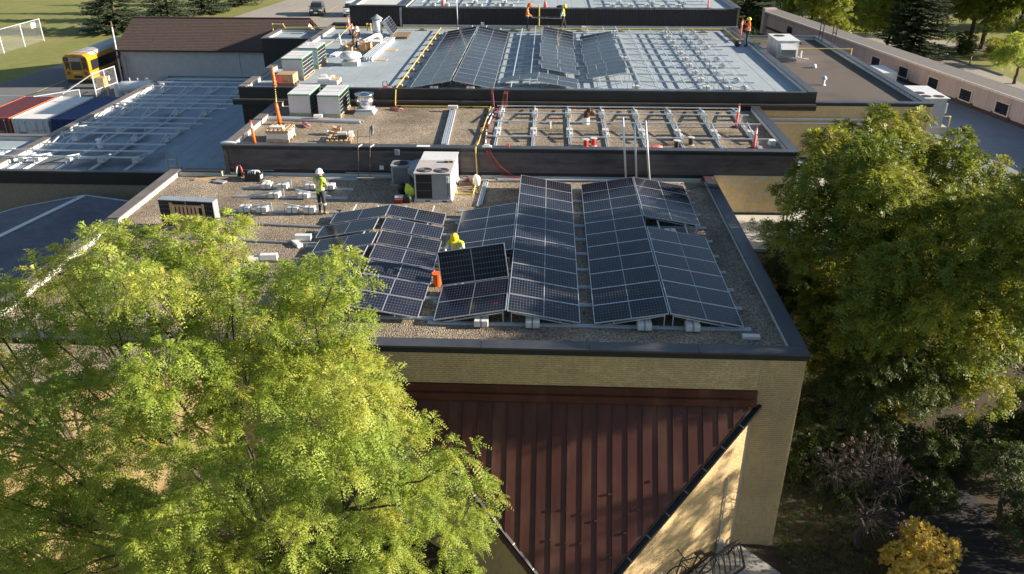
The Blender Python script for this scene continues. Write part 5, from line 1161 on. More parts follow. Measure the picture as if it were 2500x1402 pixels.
# ================================================================== YARD
def container(x0, x1, y0, y1, mat, edge, label, doors=True):
    r = empty('shipping_container', ((x0+x1)/2,y0,G+.02), 0, label, 'container', 'shipping containers'); w, L, h = x1-x0, y1-y0, 2.88
    m = MB(); n = 22; p = L/n
    pts = []
    for i in range(n):
        for a, b in ((.0,0),(.3,0),(.5,-1),(.8,-1)): pts.append(((i+a)*p, b*.035))
    pts.append((L,0)); k = len(pts)
    rf = MB(); rf.add([(-w/2+.06,y,h-.02+b) for y,b in pts]+[(w/2-.06,y,h-.02+b) for y,b in pts],[(i,k+i,k+i+1,i+1) for i in range(k-1)]); rf.build('roof', mat, r)
    for s in (-1,1):
        sd = MB(); sd.add([(s*(w/2-.02+b*.8),y,.15) for y,b in pts]+[(s*(w/2-.02+b*.8),y,h-.1) for y,b in pts],[(i,i+1,k+i+1,k+i) for i in range(k-1)]); sd.build('side', mat, r)
        MB().box(min(s*w/2,s*(w/2-.07)),max(s*w/2,s*(w/2-.07)),0,L,h-.1,h+.0).build('top_rail', edge, r); MB().box(min(s*w/2,s*(w/2-.1)),max(s*w/2,s*(w/2-.1)),0,L,0,.15).build('bottom_rail', edge, r)
        for yy in (0,L-.12): MB().box(min(s*w/2,s*(w/2-.12))-.003,max(s*w/2,s*(w/2-.12))+.003,yy-.003,yy+.123,0,h+.012).build('corner_post', edge, r)
        d = MB().box(min(s*.01,s*(w/2-.13)),max(s*.01,s*(w/2-.13)),.02,.06,.16,h-.13).build('door', mat, r)
        for q in (.35,.85): MB().tube([(s*q*w/2.4,-.01,.15),(s*q*w/2.4,-.01,h-.12)], .022, 6).build('lock_rod', M['galv'] if mat != M['cont_blue'] else edge, d)
    MB().box(-w/2+.12,w/2-.12,0,.1,h-.12,h-.001).build('header', edge, r); MB().box(-w/2+.1,w/2-.1,L-.06,L,0,h-.03).build('end_wall', mat, r)
    return r
c1 = container(-41.53,-38.98,34.24,40.37,M['cont_red'],M['cont_orange'],'maroon shipping container at the left edge')
c2 = container(-38.72,-36.17,34.1,40.55,M['cont_white'],M['cont_white'],'white shipping container between maroon and blue ones')
c3 = container(-35.92,-33.37,34.1,40.37,M['cont_blue'],M['cont_blue'],'dark blue shipping container beside the lower wing')
def onface(r, x, z): return frame((x,-.035,z),(1,0,0),(0,0,1))
MB().box(-1.0,-.45,-.01,.015,1.75,1.9).build('placard', M['cont_blue'], c2)
text('MSDU 274175 1', .16, M['grey_metal'], c2, onface(c2,.62,2.05)); text('22G1', .14, M['grey_metal'], c2, onface(c2,.75,1.8))
for k in range(4): bar((-.55-.22*math.cos(k*.785),-.02,1.85-.22*math.sin(k*.785)),(-.55+.22*math.cos(k*.785),-.02,1.85+.22*math.sin(k*.785)),.012,.035,M['white'],'star_mark',c3,up=(0,1,0))
MB().box(-1.05,-.7,-.01,.015,1.35,1.65).build('placard', M['white'], c3); text('triton', .2, M['white'], c3, onface(c3,-.3,1.45))
text('CAXU 22G1', .16, M['white'], c1, onface(c1,.35,1.9))
# school bus
bus = empty('school_bus', (-45.95,55.9,G+.0), math.radians(0), 'yellow school bus parked beside the garage, rear towards us', 'bus')
w, L, h = 2.4, 9.2, 3.05
prof = [(-w/2,.75),(-w/2,2.45),(-w/2+.1,2.8),(-w/2+.4,3.02),(0,3.08),(w/2-.4,3.02),(w/2-.1,2.8),(w/2,2.45),(w/2,.75)]
m = MB(); n = len(prof); m.add([(x,0,z) for x,z in prof]+[(x,L,z) for x,z in prof], [(i,i+1,n+i+1,n+i)[::-1] for i in range(n-1)]+[tuple(range(n)),tuple(range(n,2*n))[::-1],(0,n,2*n-1,n-1)]); m.build('body', M['bus_yellow'], bus)
m = MB(); pr2 = [(x*.985,z+.012) for x,z in prof[2:7]]; k = len(pr2); m.add([(x,1.0,z) for x,z in pr2]+[(x,L-.3,z) for x,z in pr2], [(i,i+1,k+i+1,k+i)[::-1] for i in range(k-1)]); m.build('roof', M['bus_roof'], bus)
MB().box(-1.12,1.12,-.03,-.002,.40,.74).build('bumper', M['black'], bus)
for x0_, x1_ in ((-1.05,-.62),(-.50,.50),(.62,1.05)): 
    wq = MB().box(x0_,x1_,-.015,-.002,1.62,2.36).build('rear_window', M['glass'], bus)
MB().box(-1.1,1.1,-.02,-.002,2.42,2.78).build('lamp_panel', M['black'], bus)
sg = MB().box(-.62,.62,-.03,-.021,2.45,2.75).build('sign_board', M['pale_roof'], bus); text('SCHOOL BUS', .24, M['black'], sg, frame((0,-.034,2.6),(1,0,0),(0,0,1)))
for x in (-.85,.85): 
    MB().lathe([(.11,0),(.11,.02)], n=14).build('warning_lamp', M['lamp_red'], bus).matrix_local = Matrix.Translation((x,-.021,2.6)) @ Matrix.Rotation(math.pi/2,4,'X')
    MB().box(x-.16,x+.16,-.03,-.002,1.28,1.48).build('tail_lamp', M['lamp_red'], bus); MB().box(x-.2,x+.2,-.025,-.002,1.18,1.23).build('rub_rail', M['black'], bus); MB().box(x-.1,x+.1,-.02,-.016,1.66,1.74).build('sticker', M['yellow_pipe'], bus)
for x in (-.15,0,.15): MB().box(x-.05,x+.05,-.02,-.002,2.84,2.88).build('marker_lamp', M['lamp_red'], bus)
MB().box(-.42,.42,-.02,-.002,.86,1.10).build('grille', M['black'], bus); MB().box(-.4,.4,-.02,-.002,1.27,1.45).build('stop_notice', M['yellow_pipe'], bus)
for i in range(9): MB().box(w/2+.001,w/2+.012,.5+i*.95,.5+i*.95+.93,1.5,2.42).build('side_window', M['glass'], bus); MB().box(-w/2-.012,-w/2-.001,.5+i*.95,.5+i*.95+.88,1.75,2.38).build('side_window', M['glass'], bus)
for z in (1.55,1.2,.95): MB().box(w/2+.001,w/2+.02,.1,L-.2,z,z+.05).build('rub_rail', M['black'], bus)
for y in (1.9,6.9):
    for s in (-1,1):
        wl = MB().lathe([(.48,-.14),(.50,-.08),(.50,.08),(.48,.14)], n=20).build('wheel', M['tyre'], bus); wl.matrix_local = Matrix.Translation((s*1.02,y,.5)) @ Matrix.Rotation(math.pi/2,4,'Y')
        MB().lathe([(.26,-.15),(.26,.15)], n=14).build('rim', M['white_metal'], wl)
# chain-link fences and gate
def fence(pts, z, h, label, cat='fence', mid=None, brace=False):
    f = empty('chain_link_fence', (0,0,0), 0, label, cat)
    for p in pts: MB().tube([(p[0],p[1],z),(p[0],p[1],z+h+.05)], .06, 8).build('post', M['galv'], f)
    for a, b in zip(pts, pts[1:]):
        for zz in ([h] + ([mid] if mid else [])): MB().tube([(a[0],a[1],z+zz),(b[0],b[1],z+zz)], .04, 6).build('rail', M['galv'], f)
        mm = MB().add([(a[0],a[1],z+.05),(b[0],b[1],z+.05),(b[0],b[1],z+h),(a[0],a[1],z+h)],[(0,1,2,3)]).mesh('mesh_panel', M['chainlink'])
        L_ = math.hypot(b[0]-a[0],b[1]-a[1]); uv = mm.uv_layers.new(name='UVMap')
        for i, q in enumerate(((0,0),(L_,0),(L_,h),(0,h))): uv.data[i].uv = q
        link('mesh_panel', mm, f)
    return f
f1 = fence([(-63.4,66.0),(-63.35,71.9),(-63.25,75.9),(-63.25,79.9)], G, 2.6, 'chain-link fence standing on the lawn at the left')
MB().cbox((-63.2,78.4,G+2.1),(.03,.9,.6)).build('sign', M['white'], f1)
f2 = fence([(-41.85,51.0),(-41.6,52.6),(-41.4,54.2)], G, 2.35, 'open chain-link gate beside the white tank', 'gate', mid=.9)
MB().cbox((-41.55,53.2,G+1.5),(.03,.25,.4)).build('sign', M['white'], f2); bar((-44.0,49.5,G+.9),(-41.85,51.0,G+2.3),.07,.07,M['galv'],'brace',f2)
f3 = fence([(-60,44.5),(-52,46.5),(-44.4,46.0),(-41.95,48.6)], G, 1.5, 'low chain-link fence behind the containers')
tk = empty('gas_tank', (-38.6,52.4,G), math.radians(8), 'white horizontal gas tank beside the garage', 'tank')
m = MB(); m.lathe([(.0,-1.7),(.35,-1.62),(.5,-1.35),(.5,1.35),(.35,1.62),(.0,1.7)], n=20); t_ = m.build('vessel', M['white'], tk, smooth=True); t_.matrix_local = Matrix.Translation((0,0,.95)) @ Matrix.Rotation(math.pi/2,4,'Y')
for x in (-1,1): MB().box(x-.1,x+.1,-.35,.35,0,.55).build('leg', M['white'], tk)
MB().lathe([(.16,1.42),(.18,1.62),(.1,1.7),(.0,1.7)], (.9,0,0), 14).build('valve_cap', M['white'], tk); MB().tube([(-.6,0,1.42),(-.6,0,1.75)], .05, 8).build('valve', M['galv'], tk); MB().tube([(.1,0,1.42),(.1,0,1.7)], .05, 8).build('valve', M['galv'], tk)
dr = empty('steel_drum', (-40.5,52.6,G), 0, 'pale grey ribbed drum next to the white tank', 'drum'); MB().lathe([(.42,0),(.42,.28),(.45,.3),(.42,.32),(.42,.6),(.45,.62),(.42,.64),(.42,1.05),(.38,1.08),(.0,1.07)], n=22).build('shell', M['white_metal'], dr, smooth=False); MB().lathe([(.3,1.081),(.3,1.1),(.0,1.1)], n=16).build('lid', M['grey_metal'], dr)
pl2 = empty('utility_pole', (-42.95,58.1,G), 0, 'thin rusty topped pole at the garage corner', 'pole'); MB().tube([(0,0,0),(.1,0,5.2)], .07, 8).build('shaft', M['white_metal'], pl2); MB().tube([(.1,0,5.2),(.1,0,5.75)], .06, 8).build('top', M['old_wood'], pl2); MB().lathe([(.11,0),(.11,.3)], (.05,0,2.3), 10).build('band', M['red'], pl2)
for q in (.35,.7): MB().tube([(q,-.1,0),(q+.05,-.05,2.6)], .06, 6).build('stay', M['grey_metal'], pl2)
bn = empty('waste_bin', (-43.6,55.6,G), 0, 'yellow bin beside the bus tail', 'bin'); MB().box(-.35,.35,-.4,.4,.1,1.0).build('body', M['bus_yellow'], bn, bevel=.02); MB().box(-.38,.38,-.43,.43,1.001,1.07).build('lid', M['bus_yellow'], bn); [MB().lathe([(.1,-.03),(.1,.03)], (sx*.3,.35,.1), 10).build('wheel', M['tyre'], bn) for sx in (-1,1)]

# cars
def car(loc, rz, paint, label, kind):
    r = empty(kind, loc, rz, label, 'car', 'parked cars'); W_ = .92 if kind == 'suv' else .98
    prof = [(-2.25,.45),(-2.28,.75),(-2.15,1.0),(-1.25,1.12),(-.55,1.62),(.2,1.72),(1.7,1.68),(2.1,1.25),(2.2,.9),(2.15,.45)] if kind == 'suv' else [(-2.5,.45),(-2.52,.8),(-2.3,1.02),(-1.75,1.12),(-.85,1.72),(.0,1.82),(2.1,1.78),(2.4,1.2),(2.45,.9),(2.4,.45)]
    n = len(prof); ins = [0,.0,.04,.05,.16,.19,.17,.05,.0,0]
    m = MB(); vs = []
    for s in (-1,1): vs += [(s*(W_-ins[i]),y,z) for i,(y,z) in enumerate(prof)]
    m.add(vs, [(i,i+1,n+i+1,n+i) for i in range(n-1)]+[tuple(range(n))[::-1],tuple(range(n,2*n)),(n-1,0,n,2*n-1)])
    autosmooth(m.build('body', paint, r, bevel=.03), 35)
    a, b = Vector((0,*prof[3])), Vector((0,*prof[4])); nrm = Vector((0,-(b.z-a.z),b.y-a.y)).normalized()
    g = MB(); g.add([(-W_+.12,a.y+.04,a.z+.03),(W_-.12,a.y+.04,a.z+.03),(W_-.22,b.y-.03,b.z-.03),(-W_+.22,b.y-.03,b.z-.03)],[(0,1,2,3)])
    g.v = [tuple(Vector(v)+nrm*.035) for v in g.v]; g.build('windscreen', M['glass'], r)
    for s in (-1,1):
        for y0_, y1_ in ((-.75,.25),(.32,1.15),(1.22,1.7)):
            x_ = s*(W_-.05); g = MB(); g.add([(s*(W_-.035),y0_-.25 if y0_ < 0 else y0_,1.16),(s*(W_-.035),y1_,1.16),(s*(W_-.165),y1_-.03,1.58),(s*(W_-.165),max(y0_,-.35),1.58)],[(0,1,2,3)]); g.build('side_window', M['glass'], r)
        MB().box(min(s*.45,s*.82),max(s*.45,s*.82),prof[1][0]-.035,prof[1][0]+.1,.78,.95).build('headlight', M['car_light'], r, bevel=.02)
        mi = MB().cbox((s*(W_+.08),-.95,1.2),(.2,.1,.14)); mi.build('mirror', M['black'], r, bevel=.02)
        for y in (prof[0][0]+.8,prof[-1][0]-.8):
            wl = MB().lathe([(.30,-.11),(.34,-.08),(.34,.08),(.30,.11)], n=20).build('wheel', M['tyre'], r); wl.matrix_local = Matrix.Translation((s*(W_-.06),y,.34)) @ Matrix.Rotation(math.pi/2,4,'Y'); MB().lathe([(.0,-.12),(.21,-.12),(.21,.12),(.0,.12)], n=14).build('rim', M['steel'], wl)
    MB().box(-.5,.5,prof[1][0]-.03,prof[1][0]+.05,.58,.74).build('grille', M['black'], r); MB().box(-.25,.25,prof[1][0]-.045,prof[1][0]-.031,.46,.57).build('number_plate', M['white'], r); MB().box(-W_+.03,W_-.03,prof[0][0]-.03,prof[0][0]+.1,.30,.46).build('bumper', M['black'], r)
car((-35.3,102.9,G+.016), math.radians(8), M['car_grey'], 'dark grey SUV parked nose towards us', 'suv')
car((-30.1,102.6,G+.016), math.radians(6), M['car_white'], 'white minivan half hidden behind the black annex', 'minivan')

# ================================================================== FOOT OF THE NEAR WALL
brk = empty('bike_rack', (0,0,0), 0, 'black wave bike rack on the concrete pad by the porch', 'bike rack')
a_, b_ = Vector((4.30,-2.28,G+.06)), Vector((3.35,-3.05,G+.06)); d_ = (b_-a_).normalized(); s_ = Vector((d_.y,-d_.x,0)); s_ = s_ if s_.x > 0 else -s_
for q in (a_, b_): MB().tube([q+s_*.32, q+Vector((0,0,.8)), q-s_*.32], .035, 8).build('end_frame', M['black'], brk)
MB().tube([a_+Vector((0,0,.8)), b_+Vector((0,0,.8))], .04, 8).build('top_bar', M['black'], brk); MB().tube([a_+s_*.32, b_+s_*.32], .03, 8).build('base_bar', M['black'], brk)
for i in range(5):
    c_ = a_.lerp(b_,(i+.7)/5.6); MB().tube([c_+Vector((0,0,.78)), c_+s_*.16+Vector((0,0,.45))-d_*.05, c_+s_*.26+Vector((0,0,.14)), c_+s_*.22+Vector((0,0,.12))+d_*.12, c_+s_*.1+Vector((0,0,.5))+d_*.12, c_+Vector((0,0,.78))+d_*.1], .016, 6).build('loop', M['black'], brk)
bi = empty('bicycle', (2.85,-3.02,G+.06), math.radians(205), 'dark bicycle standing against the porch wall', 'bicycle')
for x in (-.5,.5):
    wq = MB().tube([(x+.33*math.cos(t*.2618),0,.34+.33*math.sin(t*.2618)) for t in range(25)], .02, 6).build('wheel', M['tyre'], bi)
    for t in range(8): MB().tube([(x,0,.34),(x+.32*math.cos(t*.785),0,.34+.32*math.sin(t*.785))], .003, 4).build('spoke', M['galv_dark'], wq)
for p_, q_ in (((-.5,0,.34),(-.18,0,.80)),((-.5,0,.34),(0,0,.32)),((0,0,.32),(-.2,0,.86)),((0,0,.32),(.36,0,.82)),((-.17,0,.78),(.35,0,.80)),((.5,0,.34),(.34,0,.95))): MB().tube([p_,q_], .018, 6).build('frame_tube', M['black'], bi)
MB().box(-.34,-.08,-.07,.07,.86,.92).build('saddle', M['black'], bi, bevel=.02); MB().tube([(.34,-.28,1.0),(.33,0,.98),(.34,.28,1.0)], .016, 6).build('handlebar', M['black'], bi); MB().box(-.72,-.4,-.08,.08,.70,.72).build('carrier', M['black'], bi); MB().lathe([(.09,-.01),(.09,.01)], (0,0,.32), 12).build('chainring', M['black'], bi)
# ================================================================== PEOPLE
def stand():
    J = {'pelvis':(0,0,.95),'spine':(0,.01,1.14),'chest':(0,.01,1.34),'neck':(0,.0,1.50),'jaw':(0,.02,1.57),'crown':(0,.015,1.69)}
    for s, k in ((-1,'l'),(1,'r')):
        J.update({'sh_'+k:(s*.19,0,1.43),'el_'+k:(s*.26,.01,1.15),'wr_'+k:(s*.27,.09,.92),'hip_'+k:(s*.095,0,.90),'kn_'+k:(s*.11,.02,.50),'an_'+k:(s*.11,-.01,.09),'toe_'+k:(s*.13,.16,.04)})
    return J
RAD = {'pelvis':.150,'spine':.135,'chest':.165,'neck':.058,'jaw':.085,'crown':.088,'sh':.078,'el':.052,'wr':.034,'hip':.105,'kn':.068,'an':.048,'toe':.040}
def person(loc, rz, label, J, vest, legs, sleeve, helmet, skin='skin', boot='boot', cross=False, shin_band=False):
    me = bpy.data.meshes.new('person'); names = list(J); V = [Vector(J[n]) for n in names]; ix = {n: i for i, n in enumerate(names)}
    E = [('pelvis','spine'),('spine','chest'),('chest','neck'),('neck','jaw'),('jaw','crown')]
    for k in 'lr': E += [('chest','sh_'+k),('sh_'+k,'el_'+k),('el_'+k,'wr_'+k),('pelvis','hip_'+k),('hip_'+k,'kn_'+k),('kn_'+k,'an_'+k),('an_'+k,'toe_'+k)]
    edges = [(ix[a],ix[b]) for a,b in E]; rad = [RAD.get(n, RAD.get(n.split('_')[0])) for n in names]; kinds = [(a,b) for a,b in E]
    for k in 'lr':              # palm and five fingers
        w = Vector(J['wr_'+k]); d = (w-Vector(J['el_'+k])).normalized(); side = d.cross(Vector((0,0,1)) if abs(d.z) < .9 else Vector((0,1,0))).normalized(); nrm = d.cross(side)
        p = len(V); V.append(w+d*.075); rad.append(.030); edges.append((ix['wr_'+k],p)); kinds.append(('hand','hand'))
        for f, (o, L_) in enumerate(((-.030,.062),(-.010,.075),(.010,.072),(.030,.058))):
            a = len(V); V.append(w+d*(.095)+side*o); rad.append(.010); V.append(w+d*(.095+L_*.55)+side*o*1.2+nrm*.012); rad.append(.009); V.append(w+d*(.095+L_*.85)+side*o*1.2+nrm*.034); rad.append(.008)
            edges += [(p,a),(a,a+1),(a+1,a+2)]; kinds += [('hand','hand')]*3
        a = len(V); V.append(w+d*.045+side*-.045+nrm*.01); rad.append(.012); V.append(w+d*.085+side*-.062+nrm*.025); rad.append(.010); edges += [(ix['wr_'+k],a),(a,a+1)]; kinds += [('hand','hand')]*2
    me.from_pydata([tuple(v) for v in V], edges, []); tmp = bpy.data.objects.new('tmp_body', me); COL.objects.link(tmp)
    md = tmp.modifiers.new('skin','SKIN'); md.use_smooth_shade = True
    sv = me.skin_vertices[0].data
    for i, r in enumerate(rad): sv[i].radius = (r,r*.92) if i > 5 else (r*1.12, r*.82) if names[i] in ('pelvis','spine','chest') else (r,r)
    for d in sv: d.use_root = False
    sv[0].use_root = True
    sb = tmp.modifiers.new('sub','SUBSURF'); sb.levels = 1; sb.render_levels = 1
    dg = bpy.context.evaluated_depsgraph_get(); dg.update(); out = bpy.data.meshes.new_from_object(tmp.evaluated_get(dg)); bpy.data.objects.remove(tmp)
    mats = [M[skin], M[sleeve], M[legs], M[boot], M['hair']]
    out.materials.clear()
    for m in mats: out.materials.append(m)
    segs = [(V[a],V[b],k,(rad[a]+rad[b])/2) for (a,b),k in zip(edges,kinds)]
    torso = []
    for f in out.polygons:
        c = f.center; best = None
        for a, b, k, r in segs:
            ab = b-a; t = max(0,min(1,(c-a).dot(ab)/max(ab.length_squared,1e-9))); dd = (c-(a+ab*t)).length/r
            if best is None or dd < best[0]: best = (dd,k,t)
        k = best[1]; t = best[2]
        if k[0] == 'hand' or k == ('jaw','crown') or k == ('neck','jaw'): mi = 0
        elif k[0].startswith('el_'): mi = 0 if (sleeve == 'short' or t > .85) else 1
        elif k[0].startswith('an_'): mi = 3
        elif k[0].startswith('kn_'): mi = 3 if t > .82 else 2
        elif k[0].startswith('hip_') or (k[0] == 'pelvis' and k[1].startswith('hip')) : mi = 2
        elif k[0] == 'pelvis' and t < .25: mi = 2
        else: mi = 1
        f.material_index = mi; f.use_smooth = True
        if k in (('pelvis','spine'),('spine','chest')) or (k == ('chest','neck') and t < .45) or (k[0] == 'chest' and k[1].startswith('sh_')): torso.append(f.index)
    o = link('person', out, None, loc); o.rotation_euler = (0,0,rz); tag(o, label, 'person', 'workers on the roofs')
    # vest: torso surface pushed outwards, with reflective bands
    ts = set(torso); used = {}; vv = []; ff = []; fm = []
    ch, pe = Vector(J['chest']), Vector(J['pelvis']); axis = (ch-pe).normalized(); sx = (Vector(J['sh_r'])-Vector(J['sh_l'])).normalized(); fwd = sx.cross(axis)*-1
    for f in out.polygons:
        if f.index not in ts: continue
        idx = []
        for v in f.vertices:
            if v not in used: used[v] = len(vv); vv.append(tuple(out.vertices[v].co + out.vertices[v].normal*.016))
            idx.append(used[v])
        ff.append(idx)
    vm = bpy.data.meshes.new('vest'); vm.from_pydata(vv,[],ff); vm.materials.append(M[vest]); vm.polygons.foreach_set('use_smooth',[True]*len(vm.polygons)); link('vest', vm, o)
    def ring(h, r_=1.0, wd=.03):
        c = pe + axis*h; t = MB(); n = 20; pr = []
        for k in range(n):
            a = 2*math.pi*k/n; d = sx*math.cos(a)+fwd*math.sin(a)
            hit, pos, nrm, _ = BV.ray_cast(c + d*.6, -d, .6) if False else (None,None,None,None)
            pr.append(d)
        from_pts = []
        for d in pr:
            loc_, n_, i_, dist_ = BVT.ray_cast(c + d*.5, -d, .5)
            from_pts.append(loc_ + d*.008 if loc_ is not None else c + d*.18)
        vs = [p-axis*wd for p in from_pts]+[p+axis*wd for p in from_pts]
        t.add(vs, [(i,(i+1)%n,n+(i+1)%n,n+i) for i in range(n)]); t.build('reflective_band', M['reflective'], o)
    from mathutils.bvhtree import BVHTree
    BVT = BVHTree.FromPolygons([Vector(v) for v in vv], ff)
    ring(.10); ring(.24) if not cross else None
    def stripe(pts, mat='reflective', wd=.028):
        q = []
        for c, d in pts:
            l_, n_, i_, di_ = BVT.ray_cast(c + d*.5, -d, .6); q.append((l_ if l_ is not None else c + d*.16) + d*.008)
        t = MB(); n = len(q); side = [(q[min(i+1,n-1)]-q[max(i-1,0)]).normalized().cross(pts[i][1])*wd for i in range(n)]
        t.add([a-b for a,b in zip(q,side)]+[a+b for a,b in zip(q,side)], [(i,i+1,n+i+1,n+i) for i in range(n-1)]); t.build('reflective_band', M[mat], o)
    hs = [.16+.05*i for i in range(7)]
    if cross:
        for s in (-1,1): stripe([(pe+axis*h+sx*s*(-.11+.22*(h-.16)/.3), -fwd) for h in hs], 'hivis_o', .045); stripe([(pe+axis*h+sx*s*(-.11+.22*(h-.16)/.3), -fwd*1.04) for h in hs], 'reflective', .026)
        for s in (-1,1): stripe([(pe+axis*h+sx*s*.10, fwd) for h in hs])
    else:
        for s in (-1,1):
            for f_ in (-1,1): stripe([(pe+axis*h+sx*s*.10, fwd*f_) for h in hs])
    # head: helmet, face, hair
    jw, cr = Vector(J['jaw']), Vector(J['crown']); up = (cr-jw).normalized(); hd = Vector((0,1,0)); hd = (hd - up*hd.dot(up)).normalized(); rt = hd.cross(up); c = cr - up*.005
    hm = MB(); pr = [(.128,-.02),(.126,.03),(.112,.085),(.08,.122),(.035,.14),(.0,.143)]
    if helmet:
        n = 18; vs = [tuple(c + rt*(r*math.cos(2*math.pi*k/n)) + hd*(r*1.12*math.sin(2*math.pi*k/n)) + up*z) for r,z in pr for k in range(n)]
        hm.add(vs, [(i*n+k,i*n+(k+1)%n,(i+1)*n+(k+1)%n,(i+1)*n+k) for i in range(len(pr)-1) for k in range(n)]); ho = hm.build('helmet', M[helmet], o, smooth=True)
        bm_ = MB(); n = 20; vs = []
        for k in range(n):
            a = 2*math.pi*k/n; ext = .055 if math.sin(a) > .2 else .012
            vs.append(tuple(c + rt*(.126*math.cos(a)) + hd*(.14*math.sin(a)) - up*.02)); 
        for k in range(n):
            a = 2*math.pi*k/n; ext = .06*max(0,math.sin(a)) + .014; vs.append(tuple(c + rt*((.126+ext*.6)*math.cos(a)) + hd*((.14+ext)*math.sin(a)) - up*.03))
        bm_.add(vs, [(k,(k+1)%n,n+(k+1)%n,n+k) for k in range(n)]); bm_.build('brim', M[helmet], ho)
        rb = MB(); rb.tube([tuple(c + hd*(.12*math.cos(t)) + up*(.005+.142*math.sin(t))) for t in [math.pi*k/10 for k in range(11)]], .012, 6); rb.build('ridge', M[helmet], ho, smooth=True)
    else:
        n = 14; pr2 = [(.098,-.01),(.102,.03),(.085,.075),(.04,.10),(.0,.103)]; vs = [tuple(c + rt*(r*math.cos(2*math.pi*k/n)) + hd*(r*math.sin(2*math.pi*k/n)-.012) + up*z) for r,z in pr2 for k in range(n)]
        hm.add(vs, [(i*n+k,i*n+(k+1)%n,(i+1)*n+(k+1)%n,(i+1)*n+k) for i in range(len(pr2)-1) for k in range(n)]); hm.build('hair', M['hair'], o, smooth=True)
    fc = MB(); mid_ = jw + up*.055
    fc.obox(mid_+hd*.085-rt*.011-up*.02, rt*.022, hd*.03, up*.035); fc.obox(jw+hd*.088-rt*.022-up*.012, rt*.044, hd*.006, up*.009, 1)
    for s in (-1,1): fc.obox(mid_+hd*.086+rt*(s*.032-.011)+up*.012, rt*.022, hd*.006, up*.010, 1); fc.obox(mid_+rt*s*.088-hd*.02-up*.02, rt*s*.012, hd*.03, up*.05)
    fc.build('face', [M[skin], M['hair']], o)
    if shin_band:
        for k in 'lr':
            a, b = Vector(J['kn_'+k]), Vector(J['an_'+k]); p = a.lerp(b,.12); d = (b-a).normalized(); MB().tube([p-d*.03,p+d*.03], .083, 14).build('reflective_band', M['reflective'], o)
    return o
# worker with white helmet, back to us, near roof
J = stand(); J.update({'el_l':(-.26,.08,1.17),'wr_l':(-.16,.28,1.12),'el_r':(.27,.07,1.17),'wr_r':(.17,.28,1.14),'jaw':(0,.045,1.56),'crown':(0,.06,1.675),'kn_r':(.10,.03,.5),'an_r':(.09,.04,.09),'toe_r':(.13,.2,.04)})
person((-9.87,8.30,0), math.radians(-22), 'worker in yellow vest and white helmet standing with back to us', J, 'hivis_y','navy','greycloth','helmet_w', cross=True, shin_band=True)
# worker lifting the panel, yellow helmet, stooping towards us
J = stand(); J.update({'pelvis':(0,-.12,.90),'spine':(0,-.06,1.07),'chest':(0,.02,1.25),'neck':(0,.10,1.39),'jaw':(0,.16,1.44),'crown':(0,.21,1.55)})
for s, k in ((-1,'l'),(1,'r')): J.update({'sh_'+k:(s*.19,.06,1.32),'el_'+k:(s*.30,.24,1.12),'wr_'+k:(s*.24,.46,1.12),'hip_'+k:(s*.10,-.12,.86),'kn_'+k:(s*.14,.12,.44),'an_'+k:(s*.12,-.10,.09),'toe_'+k:(s*.14,.06,.04)})
J = {n: ((p[0],p[1],p[2]-.10) if p[2] > .6 else p) for n, p in J.items()}
person((-4.22,3.20,-.0), math.radians(172), 'worker in yellow helmet gripping the panel that stands upright', J, 'hivis_y','darkcloth','whitecloth','helmet_y', skin='skin_dark')
# orange-vested worker bending over the cartons
J = stand(); J.update({'spine':(0,.08,1.11),'chest':(0,.22,1.24),'neck':(0,.34,1.32),'jaw':(0,.40,1.33),'crown':(0,.47,1.40)})
for s, k in ((-1,'l'),(1,'r')): J.update({'sh_'+k:(s*.19,.26,1.27),'el_'+k:(s*.24,.34,.99),'wr_'+k:(s*.14,.44,.78)})
J.update({'an_l':(-.14,-.12,.09),'toe_l':(-.16,.04,.04),'kn_r':(.12,.10,.52)})
person((-13.55,31.7,F+.02), math.radians(215), 'worker in orange vest and white helmet bending over cartons', J, 'hivis_o','camo','darkcloth','helmet_w', boot='darkboot')
# two carrying a panel at the back
J = stand(); J.update({'jaw':(0,.05,1.555),'crown':(0,.08,1.66)})
for s, k in ((-1,'l'),(1,'r')): J.update({'el_'+k:(s*.25,.06,1.15),'wr_'+k:(s*.26,.28,1.02)})
person((-2.98,39.62,F), math.radians(-90), 'bareheaded worker in orange vest holding the left end of a panel', J, 'hivis_o','navy','hivis_o',None, boot='darkboot')
J = stand(); J.update({'jaw':(0,.06,1.555),'crown':(0,.10,1.655),'kn_l':(-.11,.14,.52),'an_l':(-.11,.22,.10),'toe_l':(-.12,.38,.06),'an_r':(.11,-.26,.11),'toe_r':(.12,-.12,.04),'kn_r':(.11,-.06,.52)})
for s, k in ((-1,'l'),(1,'r')): J.update({'el_'+k:(s*.26,-.10,1.16),'wr_'+k:(s*.26,-.18,1.0)})
person((-.45,39.85,F), math.radians(-90), 'worker in yellow vest and helmet walking with the right end of a panel', J, 'hivis_y','darkcloth','whitecloth','helmet_y', skin='skin_dark', boot='darkboot')
panel(frame((-2.62,39.30,F+.93),(1,0,-.02),(0,1,.02)) @ Matrix.Diagonal((.98,.55,1,1)), 'solar panel carried flat by two workers at the corrugated wall')
